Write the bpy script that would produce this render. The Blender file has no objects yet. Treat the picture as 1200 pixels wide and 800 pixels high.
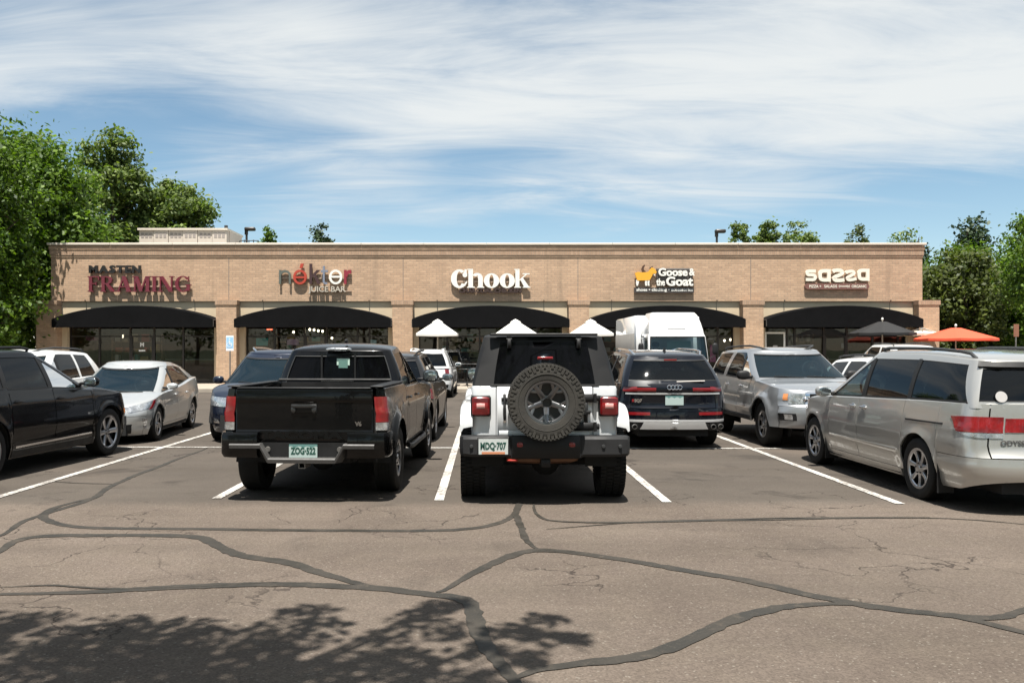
import bpy, bmesh, math, random
from math import sin, cos, pi, sqrt, atan2, radians as RAD
from mathutils import Vector, Matrix
random.seed(11)
scene = bpy.context.scene
COL = scene.collection

# ------------------------------------------------------------------ camera
CAM_H = 1.68
cam_d = bpy.data.cameras.new('camera')
cam = bpy.data.objects.new('camera', cam_d)
COL.objects.link(cam)
cam.location = (0, 0, CAM_H)
cam.rotation_euler = (pi / 2, 0, 0)
cam_d.sensor_width = 36.0
cam_d.lens = 30.0
cam_d.shift_x = 35 / 1200
cam_d.shift_y = 10 / 1200
cam_d.clip_start = 0.05
cam_d.clip_end = 6000
scene.camera = cam

# ------------------------------------------------------------------ sky, sun, exposure
SUN_DIR = Vector((0.030, 0.325, -0.945)).normalized()      # direction the light travels
sun_el = math.asin(-SUN_DIR.z)
world = bpy.data.worlds.new('World')
scene.world = world
world.use_nodes = True
wt = world.node_tree
wt.nodes.clear()


def wnode(kind, **kw):
    n = wt.nodes.new(kind)
    for k, v in kw.items():
        setattr(n, k, v)
    return n


def wmath(op, a, b=None, clamp=False):
    n = wnode('ShaderNodeMath', operation=op, use_clamp=clamp)
    for i, s in enumerate((a, b)):
        if s is None:
            continue
        if isinstance(s, (int, float)):
            n.inputs[i].default_value = s
        else:
            wt.links.new(s, n.inputs[i])
    return n.outputs[0]


sky = wnode('ShaderNodeTexSky', sky_type='NISHITA', sun_disc=False)
sky.sun_elevation = sun_el
sky.sun_rotation = pi + 0.1
sky.altitude = 600
sky.air_density = 1.0
sky.dust_density = 0.15
sky.ozone_density = 1.1
tc = wnode('ShaderNodeTexCoord')
sep = wnode('ShaderNodeSeparateXYZ')
wt.links.new(tc.outputs['Generated'], sep.inputs[0])
zz = wmath('ADD', wmath('MAXIMUM', sep.outputs[2], 0.0), 0.16)
cx = wmath('DIVIDE', sep.outputs[0], zz)
cy = wmath('DIVIDE', sep.outputs[1], zz)
comb = wnode('ShaderNodeCombineXYZ')
wt.links.new(cx, comb.inputs[0])
wt.links.new(cy, comb.inputs[1])
CLOUD_SEED = (12.7, 3.0, 8.0)


def wnoise(scale, detail, rough, dist, loc, stretch, rot):
    m = wnode('ShaderNodeMapping')
    m.inputs['Location'].default_value = loc
    m.inputs['Rotation'].default_value = (0, 0, rot)
    m.inputs['Scale'].default_value = stretch
    wt.links.new(comb.outputs[0], m.inputs[0])
    n = wnode('ShaderNodeTexNoise')
    n.inputs['Scale'].default_value = scale
    n.inputs['Detail'].default_value = detail
    n.inputs['Roughness'].default_value = rough
    n.inputs['Distortion'].default_value = dist
    wt.links.new(m.outputs[0], n.inputs['Vector'])
    return n.outputs[0]


big = wnoise(0.62, 3.0, 0.5, 0.5, CLOUD_SEED, (0.75, 1.3, 1), RAD(-14))
fine = wnoise(2.2, 10.0, 0.63, 0.9, (1.3, 0.4, 0), (0.45, 1.5, 1), RAD(-14))
# thin high cloud: streaks broken by large gaps, fading out towards the horizon
mixn = wmath('ADD', wmath('MULTIPLY', big, 0.72), wmath('MULTIPLY', fine, 0.46))
elev = wnode('ShaderNodeMapRange', interpolation_type='SMOOTHSTEP')
wt.links.new(sep.outputs[2], elev.inputs[0])
elev.inputs[1].default_value = 0.10
elev.inputs[2].default_value = 0.27
elev.inputs[3].default_value = -0.17
elev.inputs[4].default_value = 0.0
cov = wmath('ADD', mixn, elev.outputs[0])
mr = wnode('ShaderNodeMapRange', interpolation_type='SMOOTHSTEP')
wt.links.new(cov, mr.inputs[0])
mr.inputs[1].default_value = 0.44
mr.inputs[2].default_value = 0.74
mr.inputs[3].default_value = 0.0
mr.inputs[4].default_value = 0.93
mixc = wnode('ShaderNodeMix', data_type='RGBA')
wt.links.new(mr.outputs[0], mixc.inputs['Factor'])
hsv_ = wnode('ShaderNodeHueSaturation')
hsv_.inputs['Saturation'].default_value = 1.0
hsv_.inputs['Value'].default_value = 1.22
hsv_.inputs['Hue'].default_value = 0.486
wt.links.new(sky.outputs[0], hsv_.inputs['Color'])
wt.links.new(hsv_.outputs[0], mixc.inputs['A'])
mixc.inputs['B'].default_value = (8.2, 8.45, 8.4, 1)
bg = wnode('ShaderNodeBackground')
bg.inputs[1].default_value = 0.05
wt.links.new(mixc.outputs['Result'], bg.inputs[0])
wo = wnode('ShaderNodeOutputWorld')
wt.links.new(bg.outputs[0], wo.inputs[0])

sun_d = bpy.data.lights.new('sun', 'SUN')
sun_d.energy = 5.0
sun_d.angle = RAD(0.53)
sun_d.color = (1.0, 0.955, 0.88)
sun = bpy.data.objects.new('sun', sun_d)
COL.objects.link(sun)
sun.rotation_euler = SUN_DIR.to_track_quat('-Z', 'Y').to_euler()
sun.location = (0, -20, 40)

vs = scene.view_settings
vs.view_transform = 'Standard'
vs.look = 'None'
vs.exposure = 1.1
vs.gamma = 1.0
vs.use_curve_mapping = False
scene.cycles.max_bounces = 8
scene.cycles.transparent_max_bounces = 16

# ------------------------------------------------------------------ materials
MATS = {}


def nmath(nt, op, a, b=None, clamp=False):
    n = nt.nodes.new('ShaderNodeMath')
    n.operation = op
    n.use_clamp = clamp
    for i, s in enumerate((a, b)):
        if s is None:
            continue
        if isinstance(s, (int, float)):
            n.inputs[i].default_value = s
        else:
            nt.links.new(s, n.inputs[i])
    return n.outputs[0]


def nmix(nt, fac, a, b, blend='MIX'):
    n = nt.nodes.new('ShaderNodeMix')
    n.data_type = 'RGBA'
    n.blend_type = blend
    for key, s in (('Factor', fac), ('A', a), ('B', b)):
        if isinstance(s, (int, float)):
            n.inputs[key].default_value = s
        elif isinstance(s, tuple):
            n.inputs[key].default_value = s if len(s) == 4 else (*s, 1)
        else:
            nt.links.new(s, n.inputs[key])
    return n.outputs['Result']


def nnoise(nt, scale, detail=3, rough=0.5, dist=0.0, vec=None):
    n = nt.nodes.new('ShaderNodeTexNoise')
    n.inputs['Scale'].default_value = scale
    n.inputs['Detail'].default_value = detail
    n.inputs['Roughness'].default_value = rough
    n.inputs['Distortion'].default_value = dist
    if vec is not None:
        nt.links.new(vec, n.inputs['Vector'])
    return n.outputs[0]


def nrange(nt, v, a, b, c=0.0, d=1.0, smooth=True):
    n = nt.nodes.new('ShaderNodeMapRange')
    if smooth:
        n.interpolation_type = 'SMOOTHSTEP'
    nt.links.new(v, n.inputs[0])
    for i, x in enumerate((a, b, c, d)):
        n.inputs[1 + i].default_value = x
    return n.outputs[0]


def ncoord(nt, kind='Object'):
    n = nt.nodes.new('ShaderNodeTexCoord')
    return n.outputs[kind]


def new_mat(name):
    m = bpy.data.materials.new(name)
    m.use_nodes = True
    nt = m.node_tree
    return m, nt, nt.nodes['Principled BSDF'], nt.nodes['Material Output']


def mat(name, col, rough=0.5, metal=0.0, coat=0.0, var=0.0, vscale=4.0, bump=0.0, bscale=60.0, spec=0.5, sheen=0.0):
    if name in MATS:
        return MATS[name]
    m, nt, b, out = new_mat(name)
    b.inputs['Base Color'].default_value = (*col, 1)
    b.inputs['Roughness'].default_value = rough
    b.inputs['Metallic'].default_value = metal
    b.inputs['Specular IOR Level'].default_value = spec
    b.inputs['Coat Weight'].default_value = coat
    b.inputs['Coat Roughness'].default_value = 0.03
    co = ncoord(nt)
    if var:
        n = nnoise(nt, vscale, 5, 0.6, 0.2, co)
        k = nrange(nt, n, 0.25, 0.75, 1 - var, 1 + var, False)
        h = nt.nodes.new('ShaderNodeHueSaturation')
        h.inputs['Color'].default_value = (*col, 1)
        nt.links.new(k, h.inputs['Value'])
        nt.links.new(h.outputs[0], b.inputs['Base Color'])
        nt.links.new(nrange(nt, n, 0.2, 0.8, max(0.02, rough - var * 0.5), min(1, rough + var * 0.5)), b.inputs['Roughness'])
    if bump:
        n = nnoise(nt, bscale, 4, 0.6, 0, co)
        bp = nt.nodes.new('ShaderNodeBump')
        bp.inputs['Strength'].default_value = bump
        bp.inputs['Distance'].default_value = 0.02
        nt.links.new(n, bp.inputs['Height'])
        nt.links.new(bp.outputs[0], b.inputs['Normal'])
    MATS[name] = m
    return m


def paint(name, col, metal=0.0, rough=0.35, dust=0.05, coat=1.0, spec=0.5):
    """car paint: base under a clear coat, thin road dust low on the body"""
    if name in MATS:
        return MATS[name]
    m, nt, b, out = new_mat(name)
    co = ncoord(nt)
    n = nnoise(nt, 2.3, 6, 0.65, 0.4, co)
    sp = nt.nodes.new('ShaderNodeSeparateXYZ')
    nt.links.new(co, sp.inputs[0])
    low = nrange(nt, sp.outputs[2], 0.15, 0.75, 1.0, 0.12)
    d = nmath(nt, 'MULTIPLY', nmath(nt, 'MULTIPLY', nrange(nt, n, 0.3, 0.75), low), dust * 3.0, True)
    nt.links.new(nmix(nt, d, col, (0.30, 0.27, 0.23)), b.inputs['Base Color'])
    nt.links.new(nmath(nt, 'MULTIPLY', nmath(nt, 'SUBTRACT', 1.0, d), metal), b.inputs['Metallic'])
    b.inputs['Roughness'].default_value = rough
    b.inputs['Coat Weight'].default_value = coat
    b.inputs['Specular IOR Level'].default_value = spec
    nt.links.new(nmath(nt, 'ADD', nmath(nt, 'MULTIPLY', d, 0.5), 0.03), b.inputs['Coat Roughness'])
    # faint orange-peel so that reflections are not mirror straight
    pe = nnoise(nt, 9.0, 2, 0.5, 0, co)
    bp = nt.nodes.new('ShaderNodeBump')
    bp.inputs['Strength'].default_value = 0.03
    bp.inputs['Distance'].default_value = 0.02
    nt.links.new(pe, bp.inputs['Height'])
    nt.links.new(bp.outputs[0], b.inputs['Coat Normal'])
    MATS[name] = m
    return m


def glass(name, tint, opacity, refl=(0.012, 0.014, 0.015), rough=0.02, wav=0.02, spec=1.0):
    """tinted pane: lets tinted light through, its dark body hides the rest, and it mirrors by Fresnel"""
    if name in MATS:
        return MATS[name]
    m, nt, b, out = new_mat(name)
    nt.nodes.remove(b)
    d = nt.nodes.new('ShaderNodeBsdfDiffuse')
    d.inputs[0].default_value = (*refl, 1)
    t = nt.nodes.new('ShaderNodeBsdfTransparent')
    t.inputs[0].default_value = (*tint, 1)
    body = nt.nodes.new('ShaderNodeMixShader')
    body.inputs[0].default_value = opacity
    nt.links.new(t.outputs[0], body.inputs[1])
    nt.links.new(d.outputs[0], body.inputs[2])
    gl = nt.nodes.new('ShaderNodeBsdfGlossy')
    gl.inputs['Roughness'].default_value = rough
    fr = nt.nodes.new('ShaderNodeFresnel')
    fr.inputs[0].default_value = 1.5
    if wav:
        bp = nt.nodes.new('ShaderNodeBump')
        bp.inputs['Strength'].default_value = wav
        bp.inputs['Distance'].default_value = 0.05
        nt.links.new(nnoise(nt, 2.5, 1, 0.4, 0, ncoord(nt)), bp.inputs['Height'])
        nt.links.new(bp.outputs[0], gl.inputs['Normal'])
    mx = nt.nodes.new('ShaderNodeMixShader')
    nt.links.new(nmath(nt, 'MULTIPLY', fr.outputs[0], spec, True), mx.inputs[0])
    nt.links.new(body.outputs[0], mx.inputs[1])
    nt.links.new(gl.outputs[0], mx.inputs[2])
    nt.links.new(mx.outputs[0], out.inputs[0])
    MATS[name] = m
    return m


def emit(name, col, strength):
    m, nt, b, out = new_mat(name)
    b.inputs['Base Color'].default_value = (*col, 1)
    b.inputs['Emission Color'].default_value = (*col, 1)
    b.inputs['Emission Strength'].default_value = strength
    return m


# ------------------------------------------------------------------ mesh builder
def lerp(a, b, t):
    return a + (b - a) * t


def pchip(keys):
    """monotone cubic through (x, y) keys"""
    if not isinstance(keys, (list, tuple)):
        return lambda x: keys
    keys = sorted(keys)
    xs = [k[0] for k in keys]
    ys = [k[1] for k in keys]
    n = len(xs)
    if n == 1:
        return lambda x: ys[0]
    h = [xs[i + 1] - xs[i] for i in range(n - 1)]
    dl = [(ys[i + 1] - ys[i]) / h[i] for i in range(n - 1)]
    m = [0.0] * n
    m[0], m[-1] = dl[0], dl[-1]
    for i in range(1, n - 1):
        if dl[i - 1] * dl[i] > 0:
            w1, w2 = 2 * h[i] + h[i - 1], h[i] + 2 * h[i - 1]
            m[i] = (w1 + w2) / (w1 / dl[i - 1] + w2 / dl[i])

    def f(x):
        if x <= xs[0]:
            return ys[0]
        if x >= xs[-1]:
            return ys[-1]
        i = 0
        while x > xs[i + 1]:
            i += 1
        t = (x - xs[i]) / h[i]
        t2, t3 = t * t, t * t * t
        return ((2 * t3 - 3 * t2 + 1) * ys[i] + (t3 - 2 * t2 + t) * h[i] * m[i]
                + (-2 * t3 + 3 * t2) * ys[i + 1] + (t3 - t2) * h[i] * m[i + 1])
    return f


class MB:
    def __init__(self):
        self.v = []
        self.f = []

    def quad(self, a, b, c, d):
        i = len(self.v)
        self.v += [tuple(a), tuple(b), tuple(c), tuple(d)]
        self.f.append((i, i + 1, i + 2, i + 3))
        return self

    def poly(self, pts):
        i = len(self.v)
        self.v += [tuple(p) for p in pts]
        self.f.append(tuple(range(i, i + len(pts))))
        return self

    def box(self, x0, x1, y0, y1, z0, z1, bev=0.0):
        if bev <= 0:
            i = len(self.v)
            self.v += [(x0, y0, z0), (x1, y0, z0), (x1, y1, z0), (x0, y1, z0), (x0, y0, z1), (x1, y0, z1), (x1, y1, z1), (x0, y1, z1)]
            for q in ((0, 3, 2, 1), (4, 5, 6, 7), (0, 1, 5, 4), (1, 2, 6, 5), (2, 3, 7, 6), (3, 0, 4, 7)):
                self.f.append(tuple(i + k for k in q))
            return self
        b = min(bev, (x1 - x0) * .49, (y1 - y0) * .49, (z1 - z0) * .49)

        def ring(ins, z):
            xa, xb, ya, yb = x0 + ins, x1 - ins, y0 + ins, y1 - ins
            return [(xa + b, ya, z), (xb - b, ya, z), (xb, ya + b, z), (xb, yb - b, z), (xb - b, yb, z), (xa + b, yb, z), (xa, yb - b, z), (xa, ya + b, z)]
        self.loft([ring(b * .999 * 0 + b * .7, z0), ring(0, z0 + b), ring(0, z1 - b), ring(b * .7, z1)], True, True)
        return self

    def obox(self, c, ax, ay, az, hx, hy, hz):
        """oriented box"""
        c = Vector(c)
        i = len(self.v)
        for sz in (-1, 1):
            for sx, sy in ((-1, -1), (1, -1), (1, 1), (-1, 1)):
                self.v.append(tuple(c + ax * (hx * sx) + ay * (hy * sy) + az * (hz * sz)))
        for q in ((0, 3, 2, 1), (4, 5, 6, 7), (0, 1, 5, 4), (1, 2, 6, 5), (2, 3, 7, 6), (3, 0, 4, 7)):
            self.f.append(tuple(i + k for k in q))
        return self

    def grid(self, rows, closed=False):
        i = len(self.v)
        n = len(rows[0])
        for r in rows:
            self.v += [tuple(p) for p in r]
        for a in range(len(rows) - 1):
            for b in range(n if closed else n - 1):
                c = (b + 1) % n
                self.f.append((i + a * n + b, i + a * n + c, i + (a + 1) * n + c, i + (a + 1) * n + b))
        return self

    def loft(self, rings, cap0=False, cap1=False):
        i = len(self.v)
        n = len(rings[0])
        self.grid(rings, True)
        if cap0:
            self.f.append(tuple(reversed(range(i, i + n))))
        if cap1:
            k = i + (len(rings) - 1) * n
            self.f.append(tuple(range(k, k + n)))
        return self

    def tube(self, pts, r, n=8, cap=True):
        pts = [Vector(p) for p in pts]
        rs = r if isinstance(r, (list, tuple)) else [r] * len(pts)
        rings = []
        ref = None
        for k, p in enumerate(pts):
            d = (pts[min(k + 1, len(pts) - 1)] - pts[max(k - 1, 0)]).normalized()
            if ref is None:
                ref = Vector((0, 0, 1)) if abs(d.z) < 0.9 else Vector((1, 0, 0))
            a = d.cross(ref)
            if a.length < 1e-4:
                a = d.cross(Vector((0, 1, 0)))
            a.normalize()
            b = d.cross(a).normalized()
            ref = -b if ref.dot(-b) > 0 else b
            a = d.cross(ref).normalized()
            b = d.cross(a).normalized()
            rings.append([p + a * (rs[k] * cos(2 * pi * j / n)) + b * (rs[k] * sin(2 * pi * j / n)) for j in range(n)])
        self.loft(rings, cap, cap)
        return self

    def lathe(self, prof, axis='x', n=32, c=(0, 0, 0), cap0=False, cap1=False):
        """prof: list of (r, h) with h along the axis"""
        rings = []
        for r, h in prof:
            ring = []
            for j in range(n):
                a = 2 * pi * j / n
                u, w = r * cos(a), r * sin(a)
                p = (h, u, w) if axis == 'x' else ((u, h, w) if axis == 'y' else (u, w, h))
                ring.append((c[0] + p[0], c[1] + p[1], c[2] + p[2]))
            rings.append(ring)
        self.loft(rings, cap0, cap1)
        return self

    def blob(self, c, s, n=3.0, nu=14, nv=8, M=None):
        """rounded box (superellipsoid) with half sizes s"""
        def q(t):
            return (1 if t >= 0 else -1) * abs(t) ** (2.0 / n)
        rings = []
        for j in range(nv + 1):
            b = -pi / 2 + pi * j / nv
            # spread rings so that flat ends get resolved
            ring = []
            cb, sb = cos(b), sin(b)
            rb = (abs(cb) ** n + abs(sb) ** n) ** (-1.0 / n)
            for k in range(nu):
                a = 2 * pi * k / nu
                ca, sa = cos(a), sin(a)
                ra = (abs(ca) ** n + abs(sa) ** n) ** (-1.0 / n)
                p = Vector((s[0] * cb * rb * ca * ra, s[1] * cb * rb * sa * ra, s[2] * sb * rb))
                if M is not None:
                    p = M @ p
                ring.append((c[0] + p.x, c[1] + p.y, c[2] + p.z))
            rings.append(ring)
        self.grid(rings, True)
        return self

    def prism(self, pts2, plane, h0, h1):
        """closed 2-D outline extruded; plane 'xz' -> along y, 'yz' -> along x, 'xy' -> along z"""
        def P(p, h):
            return (p[0], h, p[1]) if plane == 'xz' else ((h, p[0], p[1]) if plane == 'yz' else (p[0], p[1], h))
        self.loft([[P(p, h0) for p in pts2], [P(p, h1) for p in pts2]], True, True)
        return self

    def merge(self, o, M=None):
        i = len(self.v)
        for p in o.v:
            self.v.append(tuple(M @ Vector(p)) if M is not None else p)
        self.f += [tuple(i + k for k in q) for q in o.f]
        return self

    def mirror(self):
        i = len(self.v)
        n = len(self.f)
        self.v += [(-p[0], p[1], p[2]) for p in self.v[:i]]
        self.f += [tuple(i + k for k in reversed(q)) for q in self.f[:n]]
        return self

    def mesh(self, name, material, smooth=38):
        me = bpy.data.meshes.new(name)
        me.from_pydata(self.v, [], self.f)
        if smooth:
            bm = bmesh.new()
            bm.from_mesh(me)
            bmesh.ops.remove_doubles(bm, verts=bm.verts, dist=0.0004)
            bmesh.ops.dissolve_degenerate(bm, edges=bm.edges, dist=0.0003)
            bmesh.ops.recalc_face_normals(bm, faces=bm.faces)
            lim = RAD(smooth)
            for f in bm.faces:
                f.smooth = True
            for e in bm.edges:
                if len(e.link_faces) == 2 and e.calc_face_angle(0) > lim:
                    e.smooth = False
            bm.to_mesh(me)
            bm.free()
        mats = material if isinstance(material, (list, tuple)) else [material]
        for m_ in mats:
            me.materials.append(m_)
        me.update()
        return me

    def build(self, name, material, parent=None, smooth=38):
        return link(name, self.mesh(name, material, smooth), parent)


def link(name, me, parent=None, loc=None):
    o = bpy.data.objects.new(name, me)
    COL.objects.link(o)
    if parent is not None:
        o.parent = parent
    if loc is not None:
        o.location = loc
    return o


def tag(o, label=None, cat=None, group=None, kind=None):
    if label:
        o['label'] = label
    if cat:
        o['category'] = cat
    if group:
        o['group'] = group
    if kind:
        o['kind'] = kind
    return o


def empty(name, loc=(0, 0, 0), rz=0.0, label=None, cat=None, group=None):
    o = bpy.data.objects.new(name, None)
    o.empty_display_size = 0.2
    COL.objects.link(o)
    o.location = loc
    o.rotation_euler = (0, 0, rz)
    return tag(o, label, cat, group)


def copy_tree(o, parent=None):
    c = o.copy()
    COL.objects.link(c)
    c.parent = parent
    for ch in list(o.children):
        copy_tree(ch, c)
    return c


def text_mb(s, size=1.0, bold=0.0, depth=0.0, align='CENTER', res=3):
    """letters as geometry, in the xz plane, facing -y"""
    cu = bpy.data.curves.new('lettering', 'FONT')
    cu.body = s
    cu.size = size
    cu.offset = bold
    cu.extrude = depth
    cu.align_x = align
    cu.align_y = 'CENTER'
    cu.resolution_u = res
    o = bpy.data.objects.new('lettering', cu)
    COL.objects.link(o)
    dg = bpy.context.evaluated_depsgraph_get()
    me = bpy.data.meshes.new_from_object(o.evaluated_get(dg))
    mb = MB()
    mb.v = [(v.co.x, -v.co.z, v.co.y) for v in me.vertices]
    mb.f = [tuple(p.vertices) for p in me.polygons]
    bpy.data.objects.remove(o)
    bpy.data.curves.remove(cu)
    bpy.data.meshes.remove(me)
    return mb


def px(x, y, d):
    """point seen at photograph pixel (x, y) at distance d"""
    return Vector(((x - 565) * d / 1000, d, CAM_H - (y - 410) * d / 1000))


def gp(x, y):
    """ground point seen at photograph pixel (x, y)"""
    d = CAM_H * 1000 / (y - 410)
    return Vector(((x - 565) * d / 1000, d, 0))


# ------------------------------------------------------------------ shared materials
M_RUBBER = mat('tyre_rubber', (0.014, 0.0135, 0.013), 0.8, spec=0.25, var=0.25, vscale=9, bump=0.1, bscale=120)
M_BLACK = mat('black_plastic', (0.011, 0.011, 0.0115), 0.55, spec=0.3, var=0.2, vscale=6, bump=0.05, bscale=300)
M_GREYPL = mat('grey_plastic', (0.030, 0.031, 0.032), 0.6, spec=0.35, var=0.2, vscale=5, bump=0.05, bscale=300)
M_LINER = mat('wheel_well_liner', (0.010, 0.010, 0.010), 0.9)
M_CHROME = mat('chrome', (0.75, 0.75, 0.76), 0.12, 1.0)
M_ALLOY = mat('alloy_silver', (0.50, 0.50, 0.51), 0.30, 0.9, var=0.08)
M_ALLOYD = mat('alloy_dark', (0.03, 0.03, 0.032), 0.35, 0.4)
M_SATIN = mat('satin_silver', (0.60, 0.60, 0.60), 0.42, 0.55, var=0.05)
M_STEEL = mat('dull_steel', (0.22, 0.21, 0.20), 0.5, 0.8, var=0.2)
M_SEAT = mat('seat_cloth', (0.035, 0.035, 0.037), 0.85, var=0.2)
M_SEATG = mat('seat_cloth_grey', (0.16, 0.155, 0.145), 0.85, var=0.2)


def lamp_red():
    """moulded red lens: ribs and reflector cells under a clear skin"""
    m, nt, b, out = new_mat('tail_lamp_red')
    co = ncoord(nt)
    w1 = nt.nodes.new('ShaderNodeTexWave')
    w1.bands_direction = 'Z'
    w1.inputs['Scale'].default_value = 30
    w1.inputs['Distortion'].default_value = 0.6
    nt.links.new(co, w1.inputs['Vector'])
    n = nnoise(nt, 9, 4, 0.6, 0, co)
    f = nmath(nt, 'ADD', nmath(nt, 'MULTIPLY', w1.outputs['Fac'], 0.16), nmath(nt, 'MULTIPLY', n, 0.95))
    nt.links.new(nmix(nt, nrange(nt, f, 0.25, 0.85), (0.09, 0.002, 0.003), (0.25, 0.006, 0.008)), b.inputs['Base Color'])
    b.inputs['Roughness'].default_value = 0.3
    b.inputs['Coat Weight'].default_value = 1.0
    b.inputs['Coat Roughness'].default_value = 0.02
    bp = nt.nodes.new('ShaderNodeBump')
    bp.inputs['Strength'].default_value = 0.25
    bp.inputs['Distance'].default_value = 0.01
    nt.links.new(f, bp.inputs['Height'])
    nt.links.new(bp.outputs[0], b.inputs['Normal'])
    return m


M_RED = lamp_red()
M_REDD = mat('reflector_red', (0.17, 0.007, 0.009), 0.2, coat=0.6)
M_CLEAR = mat('lamp_clear', (0.50, 0.51, 0.52), 0.18, 0.75, coat=1.0, var=0.45, vscale=14, bump=0.12, bscale=14)
M_AMBER = mat('lamp_amber', (0.55, 0.20, 0.06), 0.2, coat=0.8)
M_GLASS = glass('car_glass', (0.62, 0.74, 0.71), 0.30, (0.006, 0.008, 0.008))
M_SCREEN = glass('car_windscreen', (0.52, 0.66, 0.68), 0.40, (0.007, 0.021, 0.032), spec=0.7)
M_PRIV = glass('privacy_glass', (0.12, 0.13, 0.13), 0.72, (0.003, 0.004, 0.005), 0.03, spec=0.8)
M_PRIVD = glass('privacy_glass_dark', (0.06, 0.065, 0.065), 0.9, (0.002, 0.002, 0.0025), 0.05, spec=0.35)
M_WHITE = mat('white_paint_plain', (0.78, 0.78, 0.76), 0.45, var=0.04)

# ================================================================== SETTING MATERIALS
def asphalt_mat():
    m, nt, b, out = new_mat('asphalt')
    co = ncoord(nt)
    big = nnoise(nt, 0.35, 5, 0.6, 0.4, co)
    mid = nnoise(nt, 2.6, 6, 0.65, 0.3, co)
    grain = nnoise(nt, 70, 3, 0.7, 0, co)
    c = nmix(nt, nrange(nt, big, 0.3, 0.7), (0.084, 0.0675, 0.056), (0.124, 0.101, 0.084))
    c = nmix(nt, nmath(nt, 'MULTIPLY', nrange(nt, mid, 0.35, 0.75), 0.5), c, (0.118, 0.097, 0.077))
    # exposed aggregate: light and dark chips
    vo = nt.nodes.new('ShaderNodeTexVoronoi')
    vo.inputs['Scale'].default_value = 85
    nt.links.new(co, vo.inputs['Vector'])
    hs = nt.nodes.new('ShaderNodeSeparateColor')
    nt.links.new(vo.outputs['Color'], hs.inputs[0])
    chip = nrange(nt, hs.outputs[0], 0.0, 1.0, 0.80, 1.21, False)
    mul = nt.nodes.new('ShaderNodeVectorMath')
    mul.operation = 'SCALE'
    nt.links.new(c, mul.inputs[0])
    nt.links.new(chip, mul.inputs['Scale'])
    c = mul.outputs[0]
    c = nmix(nt, nrange(nt, hs.outputs[1], 0.972, 0.985), c, (0.16, 0.14, 0.118))
    # the stalls are a tighter, greyer lift than the drive lane, drips darken their middles
    sp = nt.nodes.new('ShaderNodeSeparateXYZ')
    nt.links.new(co, sp.inputs[0])
    edge = nmath(nt, 'ADD', sp.outputs[1], nmath(nt, 'MULTIPLY', mid, 0.5))
    stall = nrange(nt, edge, 9.3, 9.9)
    c = nmix(nt, nmath(nt, 'MULTIPLY', stall, 0.62), c, (0.060, 0.0545, 0.048))
    # oil stains
    oil = nrange(nt, nnoise(nt, 1.1, 5, 0.65, 0.6, co), 0.54, 0.70)
    c = nmix(nt, nmath(nt, 'MULTIPLY', nmath(nt, 'MULTIPLY', oil, nrange(nt, stall, 0, 1, 0.35, 1.0)), 0.7), c, (0.034, 0.030, 0.027))
    # tyre-polished streaks along the drive lane, pale dusty patches
    mp = nt.nodes.new('ShaderNodeMapping')
    mp.inputs['Scale'].default_value = (0.10, 1.3, 1)
    nt.links.new(co, mp.inputs[0])
    lane = nnoise(nt, 1.0, 4, 0.6, 0.2, mp.outputs[0])
    c = nmix(nt, nrange(nt, lane, 0.35, 0.75, 0.0, 0.32), c, (0.052, 0.044, 0.036))
    dusty = nnoise(nt, 0.22, 5, 0.6, 0.8, co)
    c = nmix(nt, nrange(nt, dusty, 0.5, 0.8, 0.0, 0.55), c, (0.138, 0.110, 0.090))
    # hairline cracks
    ds = nt.nodes.new('ShaderNodeVectorMath')
    ds.operation = 'ADD'
    nz = nt.nodes.new('ShaderNodeTexNoise')
    nz.inputs['Scale'].default_value = 1.7
    nz.inputs['Detail'].default_value = 6
    nt.links.new(co, nz.inputs['Vector'])
    nt.links.new(co, ds.inputs[0])
    nt.links.new(nz.outputs['Color'], ds.inputs[1])
    vc = nt.nodes.new('ShaderNodeTexVoronoi')
    vc.feature = 'DISTANCE_TO_EDGE'
    vc.inputs['Scale'].default_value = 0.85
    nt.links.new(ds.outputs[0], vc.inputs['Vector'])
    line = nrange(nt, vc.outputs['Distance'], 0.002, 0.011, 1.0, 0.0)
    where = nrange(nt, nnoise(nt, 0.45, 3, 0.5, 0, co), 0.48, 0.60)
    crack = nmath(nt, 'MULTIPLY', nmath(nt, 'MULTIPLY', line, where), 0.75)
    c = nmix(nt, crack, c, (0.024, 0.020, 0.018))
    nt.links.new(c, b.inputs['Base Color'])
    b.inputs['Roughness'].default_value = 0.9
    b.inputs['Specular IOR Level'].default_value = 0.08
    bp = nt.nodes.new('ShaderNodeBump')
    bp.inputs['Strength'].default_value = 0.55
    bp.inputs['Distance'].default_value = 0.006
    h = nmath(nt, 'SUBTRACT', nmath(nt, 'ADD', grain, nmath(nt, 'MULTIPLY', vo.outputs['Distance'], -0.8)), nmath(nt, 'MULTIPLY', crack, 2.0))
    nt.links.new(h, bp.inputs['Height'])
    nt.links.new(bp.outputs[0], b.inputs['Normal'])
    return m


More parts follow.
